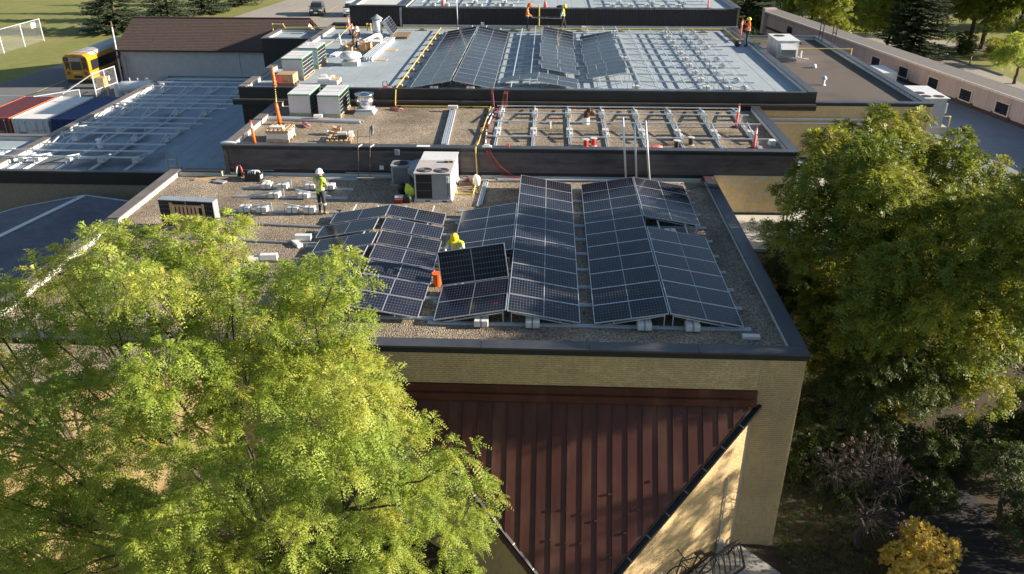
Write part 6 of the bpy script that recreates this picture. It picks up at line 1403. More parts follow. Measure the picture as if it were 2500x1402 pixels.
# worker at the right parapet, arm raised
J = stand(); J.update({'el_r':(.22,.24,1.30),'wr_r':(.14,.30,1.52),'el_l':(-.25,.10,1.16),'wr_l':(-.12,.26,1.10),'jaw':(0,.04,1.56),'crown':(0,.05,1.68),'kn_l':(-.12,.06,.5)})
person((11.30,34.2,F), math.radians(80), 'worker in orange vest and yellow helmet at the right parapet', J, 'hivis_o','darkcloth','hivis_o','helmet_y', skin='skin_dark', boot='darkboot')
blob('backpack', M['black'], (10.72,34.25,F+.17), (.2,.16,.2), 'black kit bag at the feet of the right parapet worker', 'bag', seed=91)
blob('safety_vest', M['hivis_y'], (11.62,33.95,T3+.1), (.12,.14,.09), 'yellow gloves and cloth on the right parapet', 'cloth', seed=93, amp=.4)
# ================================================================== VEGETATION
def quads_mesh(name, P, tone, mat):
    """P: (n,k,3) small leaf faces; tone: (n,) per-leaf tone stored on the mesh"""
    n, K = P.shape[:2]; me = bpy.data.meshes.new(name); me.vertices.add(n*K); me.vertices.foreach_set('co', np.ascontiguousarray(P.reshape(-1), dtype=np.float32))
    me.loops.add(n*K); me.loops.foreach_set('vertex_index', np.arange(n*K, dtype=np.int32)); me.polygons.add(n)
    me.polygons.foreach_set('loop_start', np.arange(0,n*K,K, dtype=np.int32)); me.polygons.foreach_set('loop_total', np.full(n,K,dtype=np.int32))
    a = me.attributes.new('leaf_tone','FLOAT','POINT'); a.data.foreach_set('value', np.repeat(tone,K).astype(np.float32)); me.materials.append(mat); me.update(calc_edges=True); return me

def unit(v): return v/np.maximum(np.linalg.norm(v,axis=-1,keepdims=True),1e-9)

def fronds(base, direc, length, tone, n_leaf=8, leaf=.05, wid=.018, droop=.5, rng=RNG):
    """pinnate leaves: leaflets in pairs along an arching stalk"""
    N = len(base); z = np.array([0,0,1.0]); d = unit(direc); s = unit(np.cross(d, z) + 1e-4); 
    roll = rng.normal(0,.5,(N,1)); up = unit(np.cross(s,d)); s = unit(s*np.cos(roll)+up*np.sin(roll))
    out = []; tn = []; fs = rng.uniform(.72,1.3,(N,1))
    for k in range(n_leaf):
        t = (k+.6)/n_leaf
        p = base + d*(length*t)[:,None] + z*(-droop*length*t*t)[:,None]; td = unit(d + z*(-2*droop*t))
        prof = 1.0 - .75*abs(t-.45)
        for sg in (-1,1):
            ld = unit(s*sg*.85 + td*.45 + z*(-.18) + rng.normal(0,.12,(N,3))); lw = unit(np.cross(ld, np.cross(s,td)))
            L = leaf*prof*fs*rng.uniform(.8,1.2,(N,1)); w = wid*prof*fs
            a = p + ld*L*.22 - lw*w*1.15; b = p + ld*L*.30 + lw*w*1.15; c = p + ld*L*1.04
            out.append(np.stack([a,b,c],1)); tn.append(np.clip(tone+rng.normal(0,.07,N),0,1))
    return np.concatenate(out), np.concatenate(tn)

def blob_points(blobs, density, rng, shell=.55):
    pts, nr, bi = [], [], []
    for i, (c, r) in enumerate(blobs):
        r = np.array(r if hasattr(r,'__len__') else (r,r,r*.8)); n = int(density*(r.mean()**2)*12.6)
        u = unit(rng.normal(size=(n,3))); f = rng.uniform(shell**3,1,(n,1))**(1/3)
        u[:,2] = np.where((u[:,2] < -.3) & (rng.uniform(size=n) < .55), -u[:,2], u[:,2])
        pts.append(np.array(c)+u*r*f*(1+rng.normal(0,.09,(n,1)))); nr.append(u); bi.append(np.full(n,i))
    return np.concatenate(pts), np.concatenate(nr), np.concatenate(bi)

def limb(m, pts, r0, r1, n=7):
    k = len(pts); m.tube(pts, [r0+(r1-r0)*i/(k-1) for i in range(k)], n)

def wob(a, b, k, amp, rng):
    a, b = np.array(a,float), np.array(b,float); t = np.linspace(0,1,k)[:,None]; p = a+(b-a)*t; p[1:-1] += rng.normal(0,amp,(k-2,3)); return [tuple(q) for q in p]

def broadleaf(name, label, base, blobs, leafmat, fork, density, per, n_leaf, flen, leaf, wid, droop, seed, trunk_r=.22, bark='bark', bias=.0, cat='tree', group=None, twigs=40, shell=.5, tone_mu=.45):
    rng = np.random.default_rng(seed); t = empty(name, (0,0,0), 0, label, cat, group)
    m = MB(); limb(m, wob(base, fork, 6, .08, rng), trunk_r, trunk_r*.7, 10)
    C = np.array([c for c, r in blobs]); K = max(1, min(len(C), int(round(len(C)**.5*.8)))); cen = C[rng.choice(len(C), K, replace=False)]
    for _ in range(8):
        own = np.argmin(((C[:,None]-cen[None])**2).sum(2),1); cen = np.array([C[own==k].mean(0) if (own==k).any() else cen[k] for k in range(K)])
    fk = np.array(fork); nodes = []
    for k in range(K):
        hub = fk*.38+cen[k]*.62+np.array([0,0,-.15]); p = wob(fk, hub, 6, .10, rng); limb(m, p, trunk_r*.5, trunk_r*.2, 7); nodes.append(hub)
    for i, (c, r) in enumerate(blobs):
        r0 = np.mean(r) if hasattr(r,'__len__') else r; hub = nodes[own[i]]; p = wob(hub, c, 5, .09, rng); limb(m, p, trunk_r*.17, .014, 5)
        for q in range(max(3, int(twigs/len(blobs)))):
            e = np.array(c)+unit(rng.normal(size=3))*r0*rng.uniform(.7,1.0); s = np.array(p[3]) if q%2 else np.array(c); limb(m, wob(s, e, 4, .06*r0, rng), .012, .004, 4)
    m.build('trunk', M[bark], t, smooth=True)
    P, Nn, B = blob_points(blobs, density, rng, shell); n = len(P)
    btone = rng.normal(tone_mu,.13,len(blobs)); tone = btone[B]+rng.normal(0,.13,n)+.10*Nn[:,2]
    base_ = np.repeat(P,per,0); out = np.repeat(Nn,per,0); tt = np.repeat(tone,per)
    d = unit(out*.55 + rng.normal(0,.75,(n*per,3)) + np.array([0,0,.30])); L = rng.uniform(.7,1.25,n*per)*flen
    Q, T = fronds(base_, d, L, tt, n_leaf, leaf, wid, droop, rng)
    link('crown', quads_mesh('crown', Q, np.clip(T,0,1), M[leafmat]), t); return t, len(Q)

NQ = 0
# --- the big locust at the left front
LB = [((-15.22,-5.47,2.93),(0.54,0.54,0.42)),((-14.60,-6.80,1.55),(0.44,0.44,0.34)),((-9.59,-7.92,0.82),(0.63,0.63,0.49)),((-12.85,-6.60,-1.23),(0.47,0.47,0.37)),((-3.71,-7.58,0.76),(0.59,0.59,0.46)),((-16.50,-7.06,-1.73),(0.42,0.42,0.33)),((-7.39,-7.48,-4.05),(0.55,0.55,0.43)),((-13.33,-6.19,-2.93),(0.45,0.45,0.35)),((-4.68,-7.14,-0.53),(0.60,0.60,0.47)),((-11.24,-6.29,-3.00),(0.42,0.42,0.33)),((-5.83,-7.68,3.86),(0.47,0.47,0.36)),((-6.99,-9.02,3.67),(0.45,0.45,0.35)),((-15.34,-6.12,-3.17),(0.54,0.54,0.42)),((-2.89,-6.48,-0.62),(0.63,0.63,0.49)),((-5.20,-7.86,-1.54),(0.49,0.49,0.38)),((-13.76,-7.68,-3.08),(0.47,0.47,0.37)),((-10.95,-5.59,-5.13),(0.57,0.57,0.44)),((-13.72,-6.37,-0.10),(0.41,0.41,0.32)),((-5.71,-8.84,3.88),(0.56,0.56,0.44)),((-5.98,-8.94,2.46),(0.45,0.45,0.35)),((-8.21,-7.23,5.13),(0.53,0.53,0.41)),((-4.37,-9.97,4.45),(0.53,0.53,0.41)),((-9.85,-7.58,2.81),(0.49,0.49,0.39)),((-9.81,-8.24,3.56),(0.42,0.42,0.33)),((-9.63,-6.59,-5.07),(0.58,0.58,0.45)),((-3.26,-6.14,-4.04),(0.60,0.60,0.46)),((-7.51,-9.49,4.47),(0.54,0.54,0.42)),((-7.14,-7.23,5.34),(0.49,0.49,0.38)),((-13.68,-6.99,0.79),(0.56,0.56,0.44)),((-11.23,-5.94,3.71),(0.46,0.46,0.36)),((-13.35,-6.76,3.24),(0.45,0.45,0.35)),((-15.04,-7.57,0.30),(0.58,0.58,0.46)),((-2.98,-8.47,2.04),(0.42,0.42,0.32)),((-10.91,-7.41,-3.08),(0.56,0.56,0.44)),((-9.39,-7.56,3.96),(0.47,0.47,0.37)),((-11.73,-6.84,-2.55),(0.59,0.59,0.46)),((-8.27,-7.49,-0.43),(0.56,0.56,0.44)),((-7.66,-8.58,1.71),(0.48,0.48,0.37)),((-6.51,-7.95,0.63),(0.52,0.52,0.40)),((-17.05,-5.86,-0.53),(0.55,0.55,0.43)),((-18.05,-5.81,-5.51),(0.63,0.63,0.49)),((-6.14,-7.67,5.06),(0.56,0.56,0.44)),((-4.33,-8.75,3.24),(0.53,0.53,0.42)),((-13.07,-7.47,-3.69),(0.53,0.53,0.41)),((-15.30,-5.75,-1.63),(0.61,0.61,0.48)),((-5.21,-8.64,2.97),(0.56,0.56,0.44)),((-11.16,-7.46,-0.43),(0.57,0.57,0.44)),((-10.78,-7.53,-4.04),(0.44,0.44,0.34)),((-11.97,-6.17,3.81),(0.52,0.52,0.40)),((-6.32,-9.80,2.77),(0.52,0.52,0.41)),((-3.34,-7.95,-2.97),(0.56,0.56,0.44)),((-10.24,-7.26,5.01),(0.59,0.59,0.46)),((-10.15,-7.72,1.51),(0.58,0.58,0.45)),((-3.94,-7.66,1.85),(0.59,0.59,0.46)),((-7.25,-7.73,-1.05),(0.46,0.46,0.35)),((-14.76,-7.14,2.16),(0.51,0.51,0.40)),((-15.40,-7.89,-4.17),(0.63,0.63,0.49)),((-17.34,-6.96,-3.71),(0.46,0.46,0.36)),((-12.63,-7.88,-0.09),(0.46,0.46,0.36)),((-11.24,-6.70,3.49),(0.54,0.54,0.42)),((-3.66,-7.26,-0.93),(0.48,0.48,0.37)),((-11.39,-6.97,2.75),(0.63,0.63,0.49)),((-8.51,-9.40,3.25),(0.54,0.54,0.42)),((-15.07,-7.95,-1.94),(0.41,0.41,0.32)),((-4.44,-6.33,-3.08),(0.53,0.53,0.41)),((-5.78,-7.76,0.34),(0.47,0.47,0.37)),((-2.72,-7.45,-3.30),(0.44,0.44,0.34)),((-11.02,-7.52,0.37),(0.60,0.60,0.46)),((-9.60,-8.95,3.35),(0.58,0.58,0.45)),((-7.61,-9.01,3.68),(0.54,0.54,0.42)),((-6.68,-8.13,4.01),(0.41,0.41,0.32)),((-8.26,-7.52,3.99),(0.61,0.61,0.47)),((-6.23,-8.10,-1.32),(0.48,0.48,0.37)),((-7.04,-5.55,-6.44),(0.42,0.42,0.32)),((-5.43,-7.64,-2.80),(0.52,0.52,0.41)),((-13.68,-5.98,3.86),(0.46,0.46,0.36)),((-13.12,-7.99,1.93),(0.59,0.59,0.46)),((-9.30,-6.97,-2.57),(0.63,0.63,0.49)),((-4.50,-8.06,1.13),(0.50,0.50,0.39)),((-9.12,-8.69,0.82),(0.45,0.45,0.35)),((-8.57,-9.01,0.70),(0.58,0.58,0.45)),((-6.06,-8.28,4.78),(0.42,0.42,0.33)),((-12.60,-7.84,2.53),(0.41,0.41,0.32)),((-7.39,-6.38,5.53),(0.44,0.44,0.34)),((-7.58,-8.95,5.51),(0.50,0.50,0.39)),((-12.81,-6.31,2.96),(0.52,0.52,0.40)),((-16.67,-5.73,-4.90),(0.44,0.44,0.35)),((-12.36,-6.63,4.20),(0.61,0.61,0.48)),((-17.82,-6.88,-5.18),(0.58,0.58,0.45)),((-7.49,-9.54,3.02),(0.47,0.47,0.37)),((-15.85,-5.92,0.02),(0.61,0.61,0.47)),((-7.91,-6.98,5.49),(0.62,0.62,0.49)),((-14.76,-7.47,-0.46),(0.50,0.50,0.39)),((-4.94,-7.99,3.90),(0.59,0.59,0.46)),((-15.41,-7.30,-5.08),(0.59,0.59,0.46)),((-7.56,-7.80,-2.83),(0.62,0.62,0.49)),((-14.07,-6.09,4.17),(0.46,0.46,0.36)),((-12.13,-7.14,0.17),(0.62,0.62,0.48)),((-4.52,-7.45,-2.75),(0.63,0.63,0.50)),((-4.74,-9.73,2.84),(0.58,0.58,0.45)),((-6.83,-8.63,2.55),(0.41,0.41,0.32)),((-10.38,-6.13,4.56),(0.41,0.41,0.32)),((-6.33,-7.81,3.70),(0.49,0.49,0.38)),((-7.66,-7.27,4.30),(0.61,0.61,0.48)),((-11.75,-7.23,-4.89),(0.61,0.61,0.48)),((-14.01,-7.07,-2.74),(0.57,0.57,0.44)),((-3.37,-6.02,-3.19),(0.48,0.48,0.37)),((-7.57,-7.82,0.40),(0.44,0.44,0.34)),((-7.19,-8.76,4.12),(0.51,0.51,0.40)),((-4.97,-7.86,5.39),(0.57,0.57,0.44)),((-16.28,-5.67,-1.14),(0.53,0.53,0.42)),((-14.99,-6.75,-1.92),(0.59,0.59,0.46)),((-14.55,-6.60,-5.77),(0.50,0.50,0.39)),((-14.09,-7.18,3.21),(0.55,0.55,0.43)),((-13.79,-5.80,-6.09),(0.43,0.43,0.33)),((-6.30,-8.12,2.84),(0.51,0.51,0.40)),((-4.30,-6.64,-5.30),(0.57,0.57,0.45)),((-12.77,-7.18,-2.90),(0.46,0.46,0.36)),((-10.94,-7.88,2.41),(0.59,0.59,0.46)),((-5.45,-6.55,-5.47),(0.51,0.51,0.40)),((-9.15,-7.03,3.85),(0.47,0.47,0.37)),((-14.61,-6.17,4.11),(0.46,0.46,0.36)),((-9.13,-6.20,-6.22),(0.59,0.59,0.46)),((-5.11,-8.00,-0.25),(0.41,0.41,0.32)),((-11.34,-6.54,-1.86),(0.40,0.40,0.31)),((-7.37,-8.27,-1.48),(0.51,0.51,0.40)),((-12.31,-7.74,3.36),(0.51,0.51,0.40)),((-7.66,-8.16,-0.86),(0.54,0.54,0.42)),((-12.64,-6.54,2.40),(0.47,0.47,0.37)),((-5.58,-7.54,4.47),(0.62,0.62,0.49)),((-14.61,-7.67,1.90),(0.44,0.44,0.35)),((-13.22,-7.71,2.96),(0.54,0.54,0.42)),((-4.68,-7.79,-0.92),(0.58,0.58,0.45)),((-10.82,-8.78,2.31),(0.62,0.62,0.48)),((-6.50,-8.94,3.70),(0.62,0.62,0.48)),((-8.52,-8.66,2.46),(0.41,0.41,0.32)),((-5.30,-6.83,-0.50),(0.57,0.57,0.44)),((-12.76,-6.70,1.23),(0.54,0.54,0.42)),((-6.32,-6.03,-6.46),(0.47,0.47,0.37)),((-13.91,-6.18,-2.63),(0.44,0.44,0.35)),((-6.66,-8.18,5.21),(0.50,0.50,0.39)),((-4.72,-8.14,4.70),(0.49,0.49,0.38)),((-9.22,-7.29,5.58),(0.56,0.56,0.44)),((-11.55,-7.43,-3.58),(0.58,0.58,0.45)),((-6.06,-7.37,-1.21),(0.47,0.47,0.36)),((-8.76,-8.39,3.48),(0.46,0.46,0.36)),((-10.36,-6.87,3.71),(0.52,0.52,0.41)),((-5.86,-9.14,0.83),(0.54,0.54,0.42)),((-8.86,-8.54,-0.67),(0.58,0.58,0.45)),((-6.32,-7.06,-3.10),(0.47,0.47,0.37)),((-14.57,-6.97,3.84),(0.48,0.48,0.38)),((-16.10,-6.67,-2.36),(0.44,0.44,0.34)),((-4.56,-7.27,2.90),(0.52,0.52,0.41)),((-8.05,-8.48,-0.22),(0.41,0.41,0.32)),((-3.84,-7.91,0.35),(0.47,0.47,0.36)),((-11.13,-7.47,1.12),(0.47,0.47,0.36)),((-11.48,-5.54,-6.41),(0.54,0.54,0.42)),((-4.11,-9.43,2.98),(0.43,0.43,0.33)),((-5.28,-8.51,3.77),(0.62,0.62,0.48)),((-4.46,-9.81,3.45),(0.43,0.43,0.34)),((-8.04,-6.33,4.51),(0.59,0.59,0.46)),((-7.75,-7.45,-0.75),(0.55,0.55,0.43)),((-16.41,-7.67,-4.87),(0.53,0.53,0.41)),((-3.22,-6.03,-2.08),(0.64,0.64,0.50)),((-7.71,-9.75,3.88),(0.48,0.48,0.37)),((-8.81,-6.78,5.34),(0.44,0.44,0.34)),((-6.06,-7.87,1.10),(0.61,0.61,0.47)),((-14.75,-7.35,-5.25),(0.45,0.45,0.35)),((-2.88,-5.88,-6.45),(0.49,0.49,0.38)),((-7.37,-6.65,-3.65),(0.41,0.41,0.32)),((-7.05,-9.13,3.04),(0.49,0.49,0.38)),((-8.46,-8.28,5.32),(0.51,0.51,0.40)),((-14.82,-7.77,-3.54),(0.52,0.52,0.40)),((-6.03,-6.35,4.48),(0.48,0.48,0.37)),((-9.62,-8.73,1.03),(0.40,0.40,0.32)),((-14.75,-5.57,-7.21),(0.58,0.58,0.45)),((-10.28,-6.35,4.06),(0.62,0.62,0.49)),((-8.20,-7.90,-3.07),(0.49,0.49,0.38)),((-8.80,-6.83,-3.22),(0.54,0.54,0.42)),((-5.09,-10.22,3.85),(0.47,0.47,0.37)),((-3.76,-5.86,-6.47),(0.41,0.41,0.32)),((-12.14,-7.14,-3.33),(0.48,0.48,0.38)),((-10.35,-6.59,-5.85),(0.41,0.41,0.32)),((-7.45,-7.44,3.86),(0.63,0.63,0.49)),((-8.08,-8.75,0.94),(0.62,0.62,0.48)),((-16.43,-7.47,-2.20),(0.47,0.47,0.37)),((-4.15,-5.97,-4.29),(0.62,0.62,0.48)),((-12.45,-7.07,3.89),(0.55,0.55,0.43)),((-10.13,-7.90,-2.09),(0.47,0.47,0.36)),((-13.21,-8.22,-2.24),(0.42,0.42,0.33)),((-11.44,-9.07,-0.76),(0.50,0.50,0.39)),((-9.64,-8.37,-0.04),(0.44,0.44,0.34)),((-13.57,-7.65,-1.56),(0.44,0.44,0.34)),((-12.35,-8.04,-0.95),(0.52,0.52,0.41)),((-10.54,-8.03,-0.56),(0.51,0.51,0.39)),((-11.67,-7.69,-2.68),(0.58,0.58,0.45)),((-11.24,-8.35,0.34),(0.54,0.54,0.42)),((-10.63,-7.93,0.25),(0.45,0.45,0.35)),((-11.70,-7.86,-1.58),(0.47,0.47,0.37)),((-10.80,-7.89,-1.71),(0.57,0.57,0.44)),((-11.55,-8.77,0.86),(0.60,0.60,0.47)),((-9.87,-7.69,-1.36),(0.48,0.48,0.37)),((-11.87,-8.82,1.40),(0.56,0.56,0.43)),((-12.62,-8.32,-0.04),(0.52,0.52,0.41)),((-9.14,-8.54,0.85),(0.51,0.51,0.40)),((-11.01,-8.22,-0.35),(0.47,0.47,0.37))]
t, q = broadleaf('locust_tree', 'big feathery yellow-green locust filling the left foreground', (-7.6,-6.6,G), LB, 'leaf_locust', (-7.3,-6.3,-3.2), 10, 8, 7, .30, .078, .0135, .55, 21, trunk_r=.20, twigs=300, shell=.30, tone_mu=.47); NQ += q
# --- right-hand trees
RB = [((16.81,7.95,-2.17),(0.59,0.59,0.46)),((11.41,5.32,0.73),(0.63,0.63,0.49)),((11.27,6.29,-5.45),(0.72,0.72,0.56)),((11.35,5.38,-2.75),(0.81,0.81,0.63)),((9.85,5.55,2.52),(0.90,0.90,0.70)),((7.25,4.52,-0.03),(0.63,0.63,0.49)),((15.52,7.66,-0.28),(0.57,0.57,0.44)),((13.89,6.63,1.48),(0.71,0.71,0.55)),((9.23,4.59,-4.66),(0.73,0.73,0.57)),((8.67,3.59,-0.03),(0.84,0.84,0.65)),((12.01,4.76,-0.38),(0.82,0.82,0.64)),((15.53,5.66,-2.09),(0.62,0.62,0.48)),((12.45,6.01,1.12),(0.78,0.78,0.61)),((7.02,5.05,1.86),(0.74,0.74,0.57)),((14.31,5.29,-2.49),(0.68,0.68,0.53)),((12.06,5.63,-6.67),(0.80,0.80,0.62)),((13.64,5.62,-2.20),(0.83,0.83,0.65)),((10.33,7.05,3.26),(0.99,0.99,0.77)),((12.44,4.54,-4.02),(0.91,0.91,0.71)),((8.12,5.36,-1.39),(0.99,0.99,0.78)),((8.02,3.83,1.37),(0.77,0.77,0.60)),((8.56,4.77,3.72),(0.89,0.89,0.69)),((15.63,7.16,-4.63),(0.65,0.65,0.51)),((8.43,4.95,-0.37),(0.72,0.72,0.56)),((7.97,3.92,-1.80),(0.87,0.87,0.68)),((8.59,3.16,1.11),(0.95,0.95,0.74)),((12.46,5.43,-5.61),(0.89,0.89,0.69)),((8.70,6.40,2.47),(0.79,0.79,0.62)),((9.35,4.19,-3.18),(0.82,0.82,0.64)),((13.25,4.85,-0.57),(0.86,0.86,0.67)),((9.69,3.01,0.06),(0.66,0.66,0.52)),((11.79,6.55,2.08),(0.60,0.60,0.47)),((8.99,5.93,-4.42),(0.78,0.78,0.61)),((6.82,5.03,0.65),(0.87,0.87,0.68)),((14.61,6.14,-0.58),(0.91,0.91,0.71)),((8.21,5.11,2.06),(0.78,0.78,0.61)),((8.29,3.53,2.17),(0.61,0.61,0.47)),((9.54,3.12,1.42),(0.64,0.64,0.50)),((12.75,4.54,-3.09),(0.61,0.61,0.47)),((12.25,6.76,2.78),(0.89,0.89,0.69)),((10.90,5.00,1.77),(0.56,0.56,0.43)),((11.68,5.31,-1.22),(0.72,0.72,0.56)),((7.04,4.72,2.86),(0.59,0.59,0.46)),((11.12,3.71,-2.66),(0.60,0.60,0.46)),((13.89,6.60,-0.34),(0.94,0.94,0.73)),((7.53,4.68,0.89),(0.75,0.75,0.58)),((9.94,4.84,-1.67),(0.65,0.65,0.51)),((8.55,3.28,-1.20),(0.70,0.70,0.55)),((13.17,7.38,1.78),(0.93,0.93,0.72)),((11.71,4.57,-1.98),(0.61,0.61,0.47)),((14.66,5.73,-1.77),(0.98,0.98,0.77)),((9.93,5.00,1.46),(0.94,0.94,0.74)),((10.73,5.17,-3.50),(0.67,0.67,0.53)),((8.07,7.00,3.29),(0.72,0.72,0.56)),((11.45,7.35,3.00),(0.58,0.58,0.45)),((10.00,3.01,0.75),(0.96,0.96,0.75)),((10.62,5.46,-6.40),(0.71,0.71,0.55)),((14.01,5.22,-4.39),(0.59,0.59,0.46)),((11.51,4.99,-4.38),(0.69,0.69,0.54)),((12.27,5.33,0.33),(0.76,0.76,0.59)),((10.00,7.83,3.73),(0.63,0.63,0.49)),((8.54,2.54,-1.24),(1.15,1.15,0.90)),((11.00,2.76,2.54),(0.99,0.99,0.77)),((12.09,6.29,-2.06),(0.81,0.81,0.63)),((8.78,3.24,2.99),(0.98,0.98,0.77)),((10.20,1.25,0.70),(0.84,0.84,0.65)),((14.28,9.62,-0.66),(0.82,0.82,0.64)),((13.02,4.05,-1.08),(0.95,0.95,0.74)),((8.53,5.85,-1.86),(0.90,0.90,0.70)),((9.67,3.14,-1.12),(1.16,1.16,0.90)),((12.52,10.18,1.86),(1.19,1.19,0.93)),((12.87,5.80,-1.53),(0.97,0.97,0.76)),((10.88,0.37,-0.24),(1.18,1.18,0.92)),((11.73,9.71,-0.45),(0.84,0.84,0.65)),((8.30,3.11,2.56),(0.90,0.90,0.70)),((10.86,8.70,-0.92),(0.81,0.81,0.63)),((15.16,7.15,-0.11),(1.09,1.09,0.85)),((8.94,8.81,1.43),(1.13,1.13,0.88)),((14.84,6.21,-0.35),(0.89,0.89,0.69)),((10.80,6.84,-2.79),(0.84,0.84,0.65)),((14.14,7.26,0.31),(1.15,1.15,0.90)),((7.54,4.68,2.04),(0.83,0.83,0.65)),((8.66,4.57,2.79),(1.12,1.12,0.87)),((9.97,2.95,-0.33),(0.81,0.81,0.63)),((12.75,8.73,0.27),(0.87,0.87,0.68)),((8.24,1.20,0.07),(1.06,1.06,0.83)),((8.47,1.10,1.52),(0.83,0.83,0.65)),((10.52,9.78,-1.95),(0.96,0.96,0.75)),((11.69,3.30,-1.12),(1.18,1.18,0.92)),((9.84,4.81,-2.52),(1.17,1.17,0.92)),((11.25,9.03,0.03),(0.99,0.99,0.77)),((8.88,1.28,0.14),(1.13,1.13,0.89)),((10.01,10.83,1.56),(0.96,0.96,0.75)),((10.92,9.70,-2.02),(0.91,0.91,0.71)),((10.91,11.27,-0.51),(0.99,0.99,0.78)),((10.24,7.95,-2.37),(0.87,0.87,0.68)),((8.12,4.36,-1.50),(0.92,0.92,0.71)),((9.36,2.88,-1.22),(1.09,1.09,0.85)),((8.26,5.87,-1.36),(0.97,0.97,0.76)),((12.15,1.69,0.28),(0.90,0.90,0.70)),((14.57,4.89,-2.00),(0.93,0.93,0.72)),((11.12,9.60,2.35),(0.97,0.97,0.76)),((11.34,1.68,-0.00),(0.91,0.91,0.71)),((6.06,6.20,0.64),(0.34,0.34,0.27)),((6.71,7.00,1.64),(0.42,0.42,0.33)),((7.86,8.00,3.19),(0.40,0.40,0.31)),((8.85,8.00,3.59),(0.42,0.42,0.33)),((10.19,8.50,4.05),(0.42,0.42,0.33)),((11.50,8.50,3.87),(0.42,0.42,0.33)),((11.04,8.00,3.45),(0.50,0.50,0.39)),((12.65,7.50,3.40),(0.45,0.45,0.35)),((13.11,7.20,2.92),(0.42,0.42,0.33)),((13.73,7.00,2.78),(0.34,0.34,0.27)),((13.91,7.00,2.20),(0.34,0.34,0.27)),((11.94,7.00,2.90),(0.50,0.50,0.39)),((7.53,7.50,2.23),(0.42,0.42,0.33)),((14.07,6.00,1.69),(0.50,0.50,0.39)),((9.30,-0.20,1.00),(0.75,0.75,0.58)),((10.20,0.20,1.70),(0.90,0.90,0.70)),((11.20,0.00,2.00),(0.95,0.95,0.74)),((12.30,0.30,2.60),(1.00,1.00,0.78)),((13.00,1.00,3.00),(1.00,1.00,0.78)),((11.00,-0.80,1.00),(0.55,0.55,0.43)),((12.40,-1.00,1.90),(0.60,0.60,0.47)),((13.30,-0.40,2.30),(1.00,1.00,0.78)),((9.60,1.60,1.80),(0.90,0.90,0.70)),((11.20,1.70,2.50),(1.00,1.00,0.78)),((12.60,2.20,3.00),(1.00,1.00,0.78)),((10.30,3.00,2.40),(0.95,0.95,0.74)),((12.50,-0.30,3.60),(0.90,0.90,0.70)),((13.50,0.50,4.20),(0.95,0.95,0.74)),((11.00,0.50,3.00),(0.80,0.80,0.62)),((12.00,1.20,3.90),(0.90,0.90,0.70)),((13.80,-0.80,3.30),(0.90,0.90,0.70))]
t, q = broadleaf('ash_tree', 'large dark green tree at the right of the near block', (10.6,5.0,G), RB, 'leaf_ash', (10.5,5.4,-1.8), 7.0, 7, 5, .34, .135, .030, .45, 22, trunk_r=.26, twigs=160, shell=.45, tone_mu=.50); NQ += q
RB2 = [((17.25,3.05,-5.41),(0.71,0.71,0.56)),((14.50,2.80,0.17),(0.99,0.99,0.77)),((14.16,3.53,-2.63),(0.62,0.62,0.49)),((12.84,3.92,-1.27),(0.73,0.73,0.57)),((16.26,3.02,-2.39),(0.69,0.69,0.54)),((16.83,3.55,-4.39),(0.79,0.79,0.61)),((12.42,1.82,-3.01),(0.88,0.88,0.68)),((15.55,3.90,-1.68),(0.68,0.68,0.53)),((14.38,2.64,-5.10),(0.89,0.89,0.69)),((15.76,3.64,0.51),(0.94,0.94,0.73)),((17.54,4.27,-7.78),(0.73,0.73,0.57)),((11.96,2.27,-2.24),(0.80,0.80,0.62)),((14.48,4.09,0.68),(0.71,0.71,0.55)),((15.40,4.08,-4.72),(0.73,0.73,0.57)),((11.94,1.50,1.26),(0.62,0.62,0.49)),((12.52,1.68,-0.38),(0.71,0.71,0.55)),((15.20,2.28,-4.87),(0.73,0.73,0.57)),((12.14,4.46,-0.51),(0.72,0.72,0.56)),((15.06,1.53,0.31),(0.69,0.69,0.54)),((15.22,3.06,-2.79),(0.64,0.64,0.50)),((16.63,1.87,-3.41),(0.85,0.85,0.67)),((17.27,3.58,-1.89),(0.62,0.62,0.48)),((15.24,2.71,-6.60),(0.63,0.63,0.49))]
t, q = broadleaf('ash_tree', 'second green tree at the right frame edge', (15.6,3.6,G), RB2, 'leaf_ash', (15.6,3.8,-2.2), 8, 7, 5, .34, .125, .027, .45, 23, trunk_r=.24, twigs=80, shell=.45, tone_mu=.38); NQ += q
print('leaf quads', NQ)
# --- understorey at the right foot of the wall
t, q = broadleaf('bare_tree', 'small half-bare purple-brown tree in the dark corner', (8.0,-1.6,G), [((8.0,-1.2,-3.6),(1.1,1.0,.9)),((7.3,-.6,-4.3),(.9,.8,.7)),((8.8,-1.0,-4.2),(.9,.8,.7)),((8.1,-1.8,-5.0),(.9,.7,.6))], 'leaf_purple', (8.0,-1.5,-5.2), 7, 2, 3, .16, .06, .02, .3, 31, trunk_r=.10, bark='bark_grey', twigs=240, tone_mu=.4)
t, q = broadleaf('yellow_shrub', 'golden yellow shrub at the bottom right', (9.64,-2.39,-6.43), [((9.48,-1.98,-5.50),(.5,.5,.42)),((10.02,-2.41,-5.60),(.48,.5,.4)),((8.74,-2.68,-5.70),(.55,.5,.42)),((9.54,-2.85,-5.80),(.6,.5,.42)),((8.82,-3.25,-5.80),(.6,.5,.4)),((9.29,-2.57,-5.40),(.35,.35,.35))], 'leaf_yellow', (9.53,-2.42,-6.00), 60, 3, 4, .13, .05, .021, .3, 32, trunk_r=.04, twigs=60, cat='shrub', tone_mu=.5)
